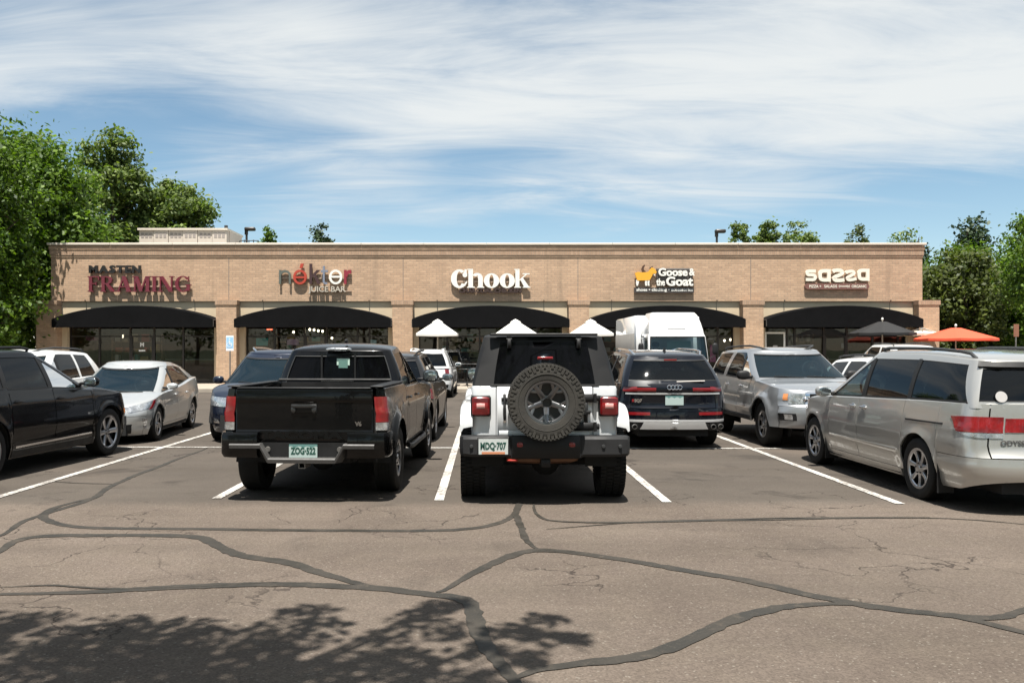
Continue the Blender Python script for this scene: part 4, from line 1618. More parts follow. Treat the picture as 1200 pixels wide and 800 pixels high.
def roof_lamp(x, ytop, d, label, flip):
    t = px(x, ytop, d)
    o = empty('lamp_post', (t.x, d, 0), 0, label, 'lamp post', 'lamp posts behind the shop row')
    MB().tube([(0, 0, 0), (0, 0, t.z - 0.08)], [0.11, 0.08], 8).build('post', M_BRONZE, o)
    MB().box(-0.12 if not flip else -0.05, 0.62 if not flip else 0.70, -0.22, 0.22, t.z - 0.12, t.z + 0.12, 0.05).build('lamp_head', M_BRONZE, o)
    MB().tube([(-0.02, 0, t.z - 0.4), (-0.02, 0, t.z + 0.05)], 0.13, 8).build('bracket', M_BRONZE, o)


roof_lamp(289, 268.5, 62, 'dark parking lamp post above the roof right of the plant screen', False)
roof_lamp(840, 271, 62, 'dark parking lamp post above the roof near the clothing sign', False)
# guard rail stubs on the roof beside the lamp
w = MB()
c = px(281, 282, 52)
for k in range(5):
    w.tube([(c.x + 0.28 * k, 52, 5.8), (c.x + 0.28 * k, 52, c.z + 0.05 * (k % 2))], 0.03, 6)
w.tube([(c.x, 52, c.z), (c.x + 1.15, 52, c.z)], 0.03, 6)
tag(w.build('roof_rail', M_GREYPL), 'small dark pipe rail on the roof beside the plant screen', 'railing')


def parasol(pxx, ytop, yedge, half, d, col, name, label, vent=True, sides=4, group=None):
    t, e = px(pxx, ytop, d), px(pxx, yedge, d)
    o = empty('patio_parasol', (t.x, d, 0.15), 0.0, label, 'parasol', group)
    top, edge = t.z - 0.15, e.z - 0.15
    R_ = half
    w = MB()
    rows = []
    k = 8
    seg = sides * 6
    for i in range(k + 1):
        q = i / k
        row = []
        for j in range(seg):
            a = 2 * pi * j / seg + pi / sides
            ph = (a - pi / sides) % (2 * pi / sides) - pi / sides
            rr = R_ * q * (cos(pi / sides) / cos(ph)) * (1.0 if sides > 5 else 1.15)
            z = top - (top - edge) * q - 0.03 * q * (1 - abs(ph) / (pi / sides)) * 0.6
            row.append((rr * cos(a), rr * sin(a), z))
        rows.append(row)
    rows.append([(p[0] * 1.0, p[1] * 1.0, p[2] - 0.10) for p in rows[-1]])
    w.grid(rows[1:], True)
    M = mat(name, col, 0.75, var=0.05, vscale=3)
    cp = w.build('canopy', M, o, 25)
    if vent:
        w = MB()
        w.grid([[(p[0] * 0.01, p[1] * 0.01, top + 0.03) for p in rows[2]], [(p[0] * .5, p[1] * .5, lerp(top + .03, rows[2][0][2] + .05, .45)) for p in rows[2]], [(p[0] * 1.02, p[1] * 1.02, rows[2][0][2] + 0.05) for p in rows[2]], [(p[0] * 1.02, p[1] * 1.02, rows[2][0][2] + 0.005) for p in rows[2]]], True)
        w.build('vent_cap', M, o, 25)
    else:
        MB().blob((0, 0, top + 0.04), (0.05, 0.05, 0.07), 2, 8, 6).build('finial', M_SWHITE, o)
    MB().tube([(0, 0, 0), (0, 0, top - 0.02)], 0.028, 8).build('pole', mat('parasol_pole', (0.45, 0.40, 0.33), 0.5, 0.3), o)
    MB().lathe([(0.001, 0.10), (0.06, 0.10), (0.30, 0.05), (0.31, 0.0)], 'z', 20).build('base', M_GREYPL, o)
    for j in range(sides):
        a = 2 * pi * j / sides + pi / sides
        MB().tube([(0, 0, edge + 0.25), (cos(a) * R_ * .62, sin(a) * R_ * .62, lerp(top, edge, .6) - 0.03)], 0.012, 5).build('rib', M_STEEL, o)
    return o


for x, lab in ((513, 'white square parasol left of centre, beside the white car'), (604, 'white square parasol in the middle, behind the off-roader'), (692, 'white square parasol beside the box truck')):
    parasol(x, 374.5, 391, 1.06, 36.4, (0.58, 0.565, 0.53), 'white_canvas', lab, group='white parasols in front of the restaurant')
parasol(1034, 375, 390, 1.32, 36.2, (0.007, 0.007, 0.0075), 'black_canvas', 'black round parasol in front of the pizza shop', False, 8)
parasol(1120, 382.5, 396.5, 1.6, 36.0, (0.62, 0.075, 0.030), 'orange_canvas', 'orange round parasol at the right end of the shop row', False, 8)
parasol(1080, 387, 390.5, 1.05, 38.0, (0.62, 0.52, 0.40), 'beige_canvas', 'flat beige parasol mostly hidden between the black and orange ones', False, 8)


def patio_set(x, d, label_t, group_c, seed):
    rnd_ = random.Random(seed)
    o = empty('patio_table', (x, d, 0.15), 0, label_t, 'table', 'patio tables on the pavement')
    MB().lathe([(0.001, 0.73), (0.40, 0.73), (0.41, 0.715), (0.40, 0.70), (0.001, 0.70)], 'z', 24).build('table_top', M_GREYPL, o)
    MB().tube([(0, 0, 0.02), (0, 0, 0.70)], 0.035, 8).build('leg', M_BLACK, o)
    MB().lathe([(0.001, 0.05), (0.08, 0.04), (0.26, 0.015), (0.26, 0.0)], 'z', 20).build('base', M_BLACK, o)
    for q, s in enumerate((-1, 1)):
        c = empty('patio_chair', (x + s * 0.72, d + rnd_.uniform(-.1, .1), 0.15), s * pi / 2 + rnd_.uniform(-.3, .3), 'dark metal patio chair at the %s of its table, %s' % ('left' if s < 0 else 'right', group_c), 'chair', 'patio chairs on the pavement')
        MB().box(-0.21, 0.21, -0.21, 0.21, 0.44, 0.47, 0.015).build('seat', M_BLACK, c)
        for k in range(5):
            MB().box(-0.19 + 0.085 * k, -0.15 + 0.085 * k, -0.225, -0.205, 0.52, 0.86).build('back_slat', M_BLACK, c, 0)
        MB().tube([(-0.21, -0.215, 0.44), (-0.21, -0.23, 0.9), (0.21, -0.23, 0.9), (0.21, -0.215, 0.44)], 0.014, 6).build('back_frame', M_BLACK, c)
        for lx in (-.19, .19):
            for ly in (-.19, .19):
                MB().tube([(lx, ly, 0.44), (lx * 1.1, ly * 1.1, 0)], 0.013, 6).build('leg', M_BLACK, c)


patio_set(-0.65, 36.6, 'grey round patio table seen right of the white car', 'right of the white car', 1)
patio_set(-2.6, 36.3, 'grey round patio table under the left white parasol', 'under the left white parasol', 2)
patio_set(1.9, 36.3, 'grey round patio table under the middle white parasol', 'under the middle white parasol', 3)
# low rail along the patio edge
o = empty('patio_rail', (-1.35, 35.2, 0.15), 0, 'low dark steel rail along the patio right of the white car', 'railing')
MB().tube([(0, 0, 0.95), (1.5, 0, 0.95)], 0.022, 6).build('top_rail', M_BLACK, o)
MB().tube([(0, 0, 0.18), (1.5, 0, 0.18)], 0.018, 6).build('bottom_rail', M_BLACK, o)
for k in range(13):
    MB().tube([(0.125 * k, 0, 0.0 if k % 6 == 0 else 0.18), (0.125 * k, 0, 0.95)], 0.016 if k % 6 == 0 else 0.009, 5).build('bar', M_BLACK, o)

# accessible-parking sign by the second pier
M_SIGNW = mat('sign_plate_white', (0.72, 0.76, 0.80), 0.4)
M_SIGNB = mat('sign_plate_blue', (0.10, 0.30, 0.62), 0.4)
c = px(268, 402, 33.6)
o = empty('accessible_sign', (c.x, 33.75, 0), 0, 'blue and white accessible parking sign in front of the second pier', 'sign')
zc = c.z
MB().tube([(0, 0.03, 0), (0, 0.03, zc + 0.30)], 0.025, 6).build('post', M_STEEL, o)
pl = MB().box(-0.15, 0.15, 0, 0.004, zc - 0.30, zc + 0.30).build('plate', M_SIGNW, o, 0)
MB().box(-0.135, 0.135, -0.004, -0.001, zc - 0.20, zc + 0.24).build('blue_panel', mat('sign_pale_blue', (0.30, 0.52, 0.74), 0.4), pl, 0)
w = MB()
w.blob((-0.01, -0.008, zc + 0.16), (0.028, 0.003, 0.028), 2, 10, 6)
w.box(-0.03, 0.0, -0.012, -0.006, zc - 0.02, zc + 0.12)
w.box(-0.03, 0.06, -0.011, -0.0055, zc - 0.05, zc - 0.02)
w.box(0.045, 0.065, -0.0105, -0.005, zc - 0.13, zc - 0.05)
w.lathe([(0.085, -0.011), (0.105, -0.011), (0.105, -0.006), (0.085, -0.006)], 'y', 20, (-0.015, 0, zc - 0.06))
w.build('wheelchair_symbol', M_SIGNW, pl, 0)

# brown traffic sign on the right
c = px(1191, 387, 38)
o = empty('brown_sign', (c.x, 38, 0), 0.15, 'small brown square sign on a post at the right border', 'sign')
MB().tube([(0, 0.03, 0), (0, 0.03, c.z + 0.2)], 0.03, 6).build('post', M_STEEL, o)
MB().box(-0.13, 0.13, 0, 0.006, c.z - 0.28, c.z + 0.28).build('plate', mat('sign_back_brown', (0.20, 0.085, 0.05), 0.6, var=0.15), o, 0)

# ================================================================== VEHICLE BUILDER
def smooth01(t):
    t = max(0.0, min(1.0, t))
    return t * t * (3 - 2 * t)


class Hull:
    """lower body: a closed plan outline (rounded ends) swept through the heights.
    u runs along the right-hand side like y, then round the corner to the centre line and beyond."""
    def __init__(s, P):
        s.W = pchip(P['W'])
        s.top = pchip(P['top'])
        s.bot = pchip(P['bot'])
        s.yf = pchip(P['front'])
        s.yr = pchip(P['rear'])
        s.taper = pchip(P.get('taper', 1.0))
        s.yB, s.cf, s.nf = P['fc']
        s.yA, s.cr, s.nr = P['rc']
        s.ax = P['axles']
        s.R = P['R']
        s.Ra = P['Ra']
        s.flare = P.get('flare', 0.012)
        s.fw = P.get('flare_w', 0.07)
        s.line = P.get('line', [])

    def raw(s, u, z):
        w = s.W(z)
        for z0, slope, h, d in s.line:           # pressed character lines
            q = (z - (z0 + slope * u)) / h
            w += d * math.exp(-q * q)
        if u > s.yB:
            a = (u - s.yB) / s.cf * pi / 2
            c, n_ = cos(a), sin(a)
            r = (abs(c) ** s.nf + abs(n_) ** s.nf) ** (1.0 / s.nf)
            x, y = w * c / r, s.yB + (s.yf(z) - s.yB) * n_ / r
        elif u < s.yA:
            a = (s.yA - u) / s.cr * pi / 2
            c, n_ = cos(a), sin(a)
            r = (abs(c) ** s.nr + abs(n_) ** s.nr) ** (1.0 / s.nr)
            x, y = w * c / r, s.yA + (s.yr(z) - s.yA) * n_ / r
        else:
            x, y = w, u
        x *= s.taper(y)
        if s.flare:
            for ya in s.ax:
                rr = math.hypot(y - ya, z - s.R)
                if rr < s.Ra + s.fw:
                    x += s.flare * smooth01(1.25 - (rr - s.Ra) / s.fw) * (1 if x > 0 else -1) * (1 if abs(x) > w * .7 else 0)
        return Vector((x, y, z))

    def nrm(s, u, z):
        e = 0.004
        n = (s.raw(u + e, z) - s.raw(u - e, z)).cross(s.raw(u, z + e) - s.raw(u, z - e))
        if n.length < 1e-9:
            return Vector((1, 0, 0))
        return n.normalized()

    def P(s, u, z, off=0.0):
        p = s.raw(u, z)
        return p + s.nrm(u, z) * off if off else p

    def zb(s, u):
        y = s.raw(u, 0.45).y
        b = s.bot(y)
        for ya in s.ax:
            if abs(y - ya) < s.Ra:
                b = max(b, s.R + sqrt(s.Ra ** 2 - (y - ya) ** 2))
        return b

    def zt(s, u):
        y = s.raw(u, s.top(max(min(u, s.yB), s.yA))).y
        z = s.top(y)
        y = s.raw(u, z).y
        return s.top(y)

    def uF(s, ratio):
        lo, hi = 0.0, pi
        for _ in range(40):
            m_ = (lo + hi) / 2
            r = (abs(cos(m_)) ** s.nf + abs(sin(m_)) ** s.nf) ** (1.0 / s.nf)
            if cos(m_) / r > ratio:
                lo = m_
            else:
                hi = m_
        return s.yB + s.cf * lo / (pi / 2)

    def uR(s, ratio):
        lo, hi = 0.0, pi
        for _ in range(40):
            m_ = (lo + hi) / 2
            r = (abs(cos(m_)) ** s.nr + abs(sin(m_)) ** s.nr) ** (1.0 / s.nr)
            if cos(m_) / r > ratio:
                lo = m_
            else:
                hi = m_
        return s.yA - s.cr * lo / (pi / 2)

    def patch(s, mb, u0, u1, z0, z1, off=0.0, rim=0.0, du=0.045, nz=9, su=None):
        fu0 = u0 if callable(u0) else (lambda t: u0)
        fu1 = u1 if callable(u1) else (lambda t: u1)
        fz0 = z0 if callable(z0) else (lambda u: z0)
        fz1 = z1 if callable(z1) else (lambda u: z1)
        a, b = fu0(0.5), fu1(0.5)
        nu = max(2, int(abs(b - a) / du + 1))
        T = [i / nu for i in range(nu + 1)]
        if z0 == s.zb and abs(b - a) > 1e-6:
            for ya in s.ax:
                for q in (1.0, .998, .99, .975, .95, .9):
                    for sg in (-1, 1):
                        t = (ya + sg * s.Ra * q * (1.0 if q < 1 else 1.0005) - a) / (b - a)
                        if 0.0 < t < 1.0 and (s.yA < lerp(a, b, t) < s.yB):
                            T.append(t)
            T = sorted(T)
        G, Q = [], []
        for t in T:
            col, qc = [], []
            for j in range(nz + 1):
                v = j / nz
                u = lerp(fu0(v), fu1(v), t)
                z = lerp(fz0(u), fz1(u), v)
                p = s.raw(u, z)
                n = s.nrm(u, z) if (off or rim) else None
                if off:
                    p = p + n * off
                col.append(p)
                if rim:
                    qc.append(p - n * rim)
            G.append(col)
            Q.append(qc)
        mb.grid(G)
        if rim:
            mb.grid([G[0], Q[0]])
            mb.grid([G[-1], Q[-1]])
            mb.grid([[c[0] for c in G], [c[0] for c in Q]])
            mb.grid([[c[-1] for c in G], [c[-1] for c in Q]])
        return mb


class Cabin:
    """greenhouse: base outline at the belt blended to the roof outline"""
    def __init__(s, P):
        s.belt = pchip(P['belt'])
        s.roof = pchip(P['roof'])
        s.wb, s.wr = P['w']
        s.f = P['yf']
        s.r = P['yr']
        s.cf, s.nf = P['cf']
        s.cr, s.nr = P['cr']
        s.bulge = P.get('bulge', 0.02)
        s.taper = pchip(P.get('taper', 1.0))
        s.crown = P.get('crown', 0.07)
        s.fb, s.rb = P.get('fb', 0.0), P.get('rb', 0.0)

    def yF(s, v):
        return lerp(s.f[0], s.f[1], v) + s.fb * 4 * v * (1 - v)

    def yR(s, v):
        return lerp(s.r[0], s.r[1], v) - s.rb * 4 * v * (1 - v)

    def u(s, b, v):
        if b[0] == 'y':
            return lerp(b[1], b[2], v)
        if b[0] == 'f':
            return s.yF(v) - s.cf + b[1] / 90.0 * s.cf
        return s.yR(v) + s.cr - b[1] / 90.0 * s.cr

    def raw(s, u, v):
        F, R_ = s.yF(v), s.yR(v)
        gB, gA = F - s.cf, R_ + s.cr
        w = lerp(s.wb, s.wr, v) + s.bulge * 4 * v * (1 - v)
        if u > gB:
            a = (u - gB) / s.cf * pi / 2
            c, n_ = cos(a), sin(a)
            r = (abs(c) ** s.nf + abs(n_) ** s.nf) ** (1.0 / s.nf)
            x, y = w * c / r, gB + s.cf * n_ / r
        elif u < gA:
            a = (gA - u) / s.cr * pi / 2
            c, n_ = cos(a), sin(a)
            r = (abs(c) ** s.nr + abs(n_) ** s.nr) ** (1.0 / s.nr)
            x, y = w * c / r, gA - s.cr * n_ / r
        else:
            x, y = w, u
        x *= s.taper(y)
        return Vector((x, y, lerp(s.belt(y), s.roof(y), v)))

    def nrm(s, u, v):
        e = 0.004
        n = (s.raw(u + e, v) - s.raw(u - e, v)).cross(s.raw(u, v + e) - s.raw(u, v - e))
        return n.normalized() if n.length > 1e-10 else Vector((1, 0, 0))

    def patch(s, mb, b0, b1, v0, v1, off=0.0, rim=0.0, du=0.06, nv=6):
        n = max(2, int(abs(s.u(b1, .5) - s.u(b0, .5)) / du + 1))
        G, Q = [], []
        for i in range(n + 1):
            col, qc = [], []
            for j in range(nv + 1):
                v = lerp(v0, v1, j / nv)
                u = lerp(s.u(b0, v), s.u(b1, v), i / n)
                p = s.raw(u, v)
                nn = s.nrm(u, v) if (off or rim) else None
                if off:
                    p = p + nn * off
                col.append(p)
                if rim:
                    qc.append(p - nn * rim)
            G.append(col)
            Q.append(qc)
        mb.grid(G)
        if rim:
            mb.grid([G[0], Q[0]])
            mb.grid([G[-1], Q[-1]])
            mb.grid([[c[0] for c in G], [c[0] for c in Q]])
            mb.grid([[c[-1] for c in G], [c[-1] for c in Q]])
        return mb

    def cap(s, mb, crown=None, p=2.4):
        crown = s.crown if crown is None else crown
        ua, ub = s.u(('r', 90), 1), s.u(('f', 90), 1)
        n = 44
        ym, hl = (s.yF(1) + s.yR(1)) / 2, (s.yF(1) - s.yR(1)) / 2
        S = [1, .985, .95, .9, .8, .65, .45, .2, 0]
        rows = []
        for i in range(n + 1):
            e = s.raw(lerp(ua, ub, i / n), 1.0)
            yn = min(1.0, abs(e.y - ym) / hl)
            ramp = (1 - yn ** 5) ** 0.5
            rows.append([Vector((e.x * q, e.y, e.z + crown * ramp * (1 - q ** p) ** (1 / p))) for q in S])
        m = MB().grid(rows).mirror()
        mb.merge(m)
        s.roofz = lambda y: s.roof(y) + crown
        return mb


WHEEL_CACHE = {}


def make_wheel(root, x, y, R, width, rim_r, style, steer=0.0, name='wheel', z=None):
    """wheel > tyre, rim; outer face towards +x of the wheel's own frame"""
    key = (R, width, rim_r, style['id'])
    if key not in WHEEL_CACHE:
        hw = width / 2
        t = MB()
        prof = [(rim_r - 0.004, -hw * .78), (rim_r + .012, -hw * .92), (lerp(rim_r, R, .45), -hw), (R - 0.035, -hw * .97), (R - 0.012, -hw * .86), (R - .003, -hw * .70)]
        grooves = style.get('groove', True)
        for k in range(-2, 3):
            gx = hw * 0.30 * k
            if grooves:
                prof += [(R, gx - .028 * hw / .11), (R, gx + .018 * hw / .11)]
                if k < 2:
                    prof += [(R - 0.008, gx + .022 * hw / .11), (R - 0.008, gx + hw * .30 - .032 * hw / .11)]
        prof += [(r, -h) for r, h in reversed(prof[:6])]
        t.lathe(prof, 'x', 56)
        if style.get('knobs'):
            nb = 58
            for q in range(nb):
                a = 2 * pi * (q + (0.5 if 0 else 0)) / nb
                for row, (h0, wd, rr) in enumerate(((-.80, .20, R + .001), (-.28, .22, R + .007), (.28, .22, R + .007), (.80, .20, R + .001))):
                    aa = a + (0.5 * 2 * pi / nb if row % 2 else 0)
                    er = Vector((0, cos(aa), sin(aa)))
                    et = Vector((0, -sin(aa), cos(aa)))
                    t.obox(er * (rr - .006) + Vector((h0 * hw, 0, 0)), Vector((1, 0, 0)), et, er, wd * hw, R * pi / nb * .70, .009)
                if q % 2 == 0:                      # shoulder lugs on the side wall
                    er = Vector((0, cos(a), sin(a)))
                    et = Vector((0, -sin(a), cos(a)))
                    t.obox(er * (R - .040) + Vector((hw * 1.0, 0, 0)), Vector((1, 0, 0)), et, er, .0045, R * pi / nb * .66, .030)
                    aa = a + 2 * pi / nb
                    er = Vector((0, cos(aa), sin(aa)))
                    et = Vector((0, -sin(aa), cos(aa)))
                    t.obox(er * (R - .026) + Vector((hw * 1.0, 0, 0)), Vector((1, 0, 0)), et, er, .0045, R * pi / nb * .66, .018)
            # raised rings of side wall lettering
            t.lathe([(lerp(rim_r, R, .40), hw * .995), (lerp(rim_r, R, .42), hw * 1.03), (lerp(rim_r, R, .44), hw * .998)], 'x', 56)
        tyre = t.mesh('tyre', style.get('tyre_mat', M_RUBBER), 32)
        hub = MB()
        hub.lathe([(rim_r - .004, -hw * .80), (rim_r - .012, hw * .25), (rim_r * .93, hw * .22), (rim_r * .70, hw * .16), (.001, hw * .16)], 'x', 36)
        hub = hub.mesh('wheel', style.get('back', M_ALLOYD), 30)
        rm = MB()
        lip = hw * .86
        rm.lathe([(rim_r - .028, lip - .012), (rim_r - .018, lip), (rim_r + .004, lip + .004), (rim_r + .010, lip - .012), (rim_r + .002, lip - .02)], 'x', 48)
        n, w0, w1 = style['n'], style['w'][0], style['w'][1]
        hc, rc_ = style.get('hub_h', hw * .72), style.get('hub_r', 0.07)
        for k in range(n):
            a = 2 * pi * k / n + style.get('phase', pi / 2)
            for off in style.get('pair', (0.0,)):
                aa = a + off
                er = Vector((0, cos(aa), sin(aa)))
                et = Vector((0, -sin(aa), cos(aa)))
                sw = style.get('sweep', 0.0)
                r0, r1 = rc_ * .75, rim_r - .012
                rings = []
                for i in range(6):
                    f = i / 5
                    r = lerp(r0, r1, f)
                    h = lerp(hc, lip - .006, f) - style.get('dish', .01) * 4 * f * (1 - f)
                    ww = lerp(w0, w1, f) * (1 - style.get('waist', 0.0) * 4 * f * (1 - f))
                    c = er * r + et * (sw * f * f)
                    th = 0.022
                    rings.append([c + Vector((h, 0, 0)) - et * ww, c + Vector((h + .006, 0, 0)) - et * ww * .6, c + Vector((h + .006, 0, 0)) + et * ww * .6, c + Vector((h, 0, 0)) + et * ww,
                                  c + Vector((h - th, 0, 0)) + et * ww * .9, c + Vector((h - th, 0, 0)) - et * ww * .9])
                rm.loft(rings, True, True)
                if style.get('fork'):               # spoke ends spread along the lip
                    for sg in (-1, 1):
                        c0 = er * lerp(r0, r1, .52)
                        ab = aa + sg * style['fork']
                        c1 = Vector((0, cos(ab), sin(ab))) * r1
                        d = (c1 - c0).normalized()
                        pp = Vector((1, 0, 0)).cross(d)
                        rings = []
                        for c, h in ((c0, lerp(hc, lip, .52) - .004), (c1, lip - .006)):
                            q = w1 * .8
                            rings.append([c + Vector((h, 0, 0)) - pp * q, c + Vector((h + .004, 0, 0)), c + Vector((h, 0, 0)) + pp * q, c + Vector((h - .02, 0, 0)) + pp * q, c + Vector((h - .02, 0, 0)) - pp * q])
                        rm.loft(rings, True, True)
        rm.lathe([(rc_ + .012, hc - .02), (rc_ + .006, hc + .004), (rc_ * .5, hc + .008), (rc_ * .45, hc + .016), (.001, hc + .018)], 'x', 20)
        rim = rm.mesh('rim', style['mat'], 34)
        nut = MB()
        for k in range(5):
            a = 2 * pi * k / 5 + .3
            nut.lathe([(.010, hc), (.010, hc + .016), (.001, hc + .018)], 'x', 6, (0, cos(a) * rc_ * .75, sin(a) * rc_ * .75))
        nuts = nut.mesh('wheel_nut', M_ALLOYD, 30)
        WHEEL_CACHE[key] = (tyre, hub, rim, nuts)
    tyre, hub, rim, nuts = WHEEL_CACHE[key]
    h = link(name, hub, root, (x, y, R if z is None else z))
    h.rotation_euler = (0, 0, (0 if x > 0 else pi) + steer)
    link('tyre', tyre, h)
    r = link('rim', rim, h)
    ph = random.uniform(0, 2 * pi)
    link('wheel_nut', nuts, h)
    if not style.get('fixed'):
        for c in h.children:
            c.rotation_euler = (ph, 0, 0)
    return h


def flip(mb):
    m = MB()
    m.v = [(-p[0], p[1], p[2]) for p in mb.v]
    m.f = [tuple(reversed(q)) for q in mb.f]
    return m


def both(mb, name, material, root, smooth=38):
    a = mb.build(name, material, root, smooth)
    b = flip(mb).build(name, material, root, smooth)
    return a, b


def seats(root, ys, z, half, m, wheel_y=None, left_drive=True):
    for y in ys:
        for x in (-half, half):
            w = MB()
            w.blob((x, y, z + .10), (.25, .26, .10), 3.5)
            Mr = Matrix.Rotation(RAD(-14), 3, 'X')
            w.blob((x, y - .27, z + .42), (.25, .075, .34), 3.2, M=Matrix.Rotation(RAD(12), 3, 'X'))
            w.tube([(x - .06, y - .33, z + .70), (x - .06, y - .34, z + .82)], .010, 5)
            w.tube([(x + .06, y - .33, z + .70), (x + .06, y - .34, z + .82)], .010, 5)
            w.blob((x, y - .34, z + .87), (.13, .06, .09), 3.0)
            w.build('seat', m, root)
    if wheel_y:
        x = -half
        M_ = Matrix.Rotation(RAD(24), 3, 'X')
        w = MB()
        pts = [Vector((x, wheel_y, z + .55)) + M_ @ Vector((.185 * cos(a), 0, .185 * sin(a))) for a in [2 * pi * i / 20 for i in range(21)]]
        w.tube(pts, .016, 6, False)
        w.blob((x, wheel_y + .02, z + .55), (.09, .03, .07), 2.5)
        w.build('steering_wheel', M_BLACK, root)


def plate(root, c, rot, text, face, ink, w=0.305, h=0.155, parent=None):
    """licence plate facing -y of its frame"""
    pl = MB().box(-w / 2, w / 2, 0, 0.004, -h / 2, h / 2, 0.0).build('licence_plate', face, parent or root, 0)
    pl.location = c
    pl.rotation_euler = (0, 0, rot)
    if not text:                                   # not legible in the photograph
        return pl
    t = text_mb(text, 0.102, 0.004, 0.0008)
    x0_, x1_ = min(p[0] for p in t.v), max(p[0] for p in t.v)
    t.v = [((p[0] - (x0_ + x1_) / 2) * (w * .88) / (x1_ - x0_), p[1] - .0022, p[2] + .004) for p in t.v]
    t.build('plate_number', ink, pl, 0)
    return pl


def plate_mat():
    m, nt, b, out = new_mat('licence_plate_green_white')
    co = ncoord(nt)
    sp = nt.nodes.new('ShaderNodeSeparateXYZ')
    nt.links.new(co, sp.inputs[0])
    ridge = nmath(nt, 'ADD', sp.outputs[2], nmath(nt, 'MULTIPLY', nmath(nt, 'ABSOLUTE', nmath(nt, 'SINE', nmath(nt, 'MULTIPLY', sp.outputs[0], 34.0))), -0.022))
    c = nmix(nt, nrange(nt, ridge, 0.034, 0.038), (0.34, 0.42, 0.40), (0.09, 0.19, 0.18))
    nt.links.new(c, b.inputs['Base Color'])
    b.inputs['Roughness'].default_value = 0.35
    return m


M_PLATE = plate_mat()
M_PLATEW = mat('plate_white', (0.45, 0.48, 0.47), 0.35, var=0.05)
M_INK = mat('plate_ink_green', (0.012, 0.060, 0.045), 0.5)
ST5 = dict(id='five', n=5, w=(.030, .045), mat=M_ALLOY, fork=.17, hub_r=.07)
ST7 = dict(id='seven', n=7, w=(.028, .036), mat=M_ALLOY, waist=.25, hub_r=.075, back=M_ALLOYD)
ST6 = dict(id='six', n=6, w=(.030, .040), mat=M_ALLOY, hub_r=.065, hub_h=.07)
STM = dict(id='multi', n=5, w=(.018, .020), pair=(-.13, .13), mat=M_ALLOY, hub_r=.08)
STD = dict(id='dark', n=5, w=(.028, .036), mat=M_ALLOYD, fork=.15)


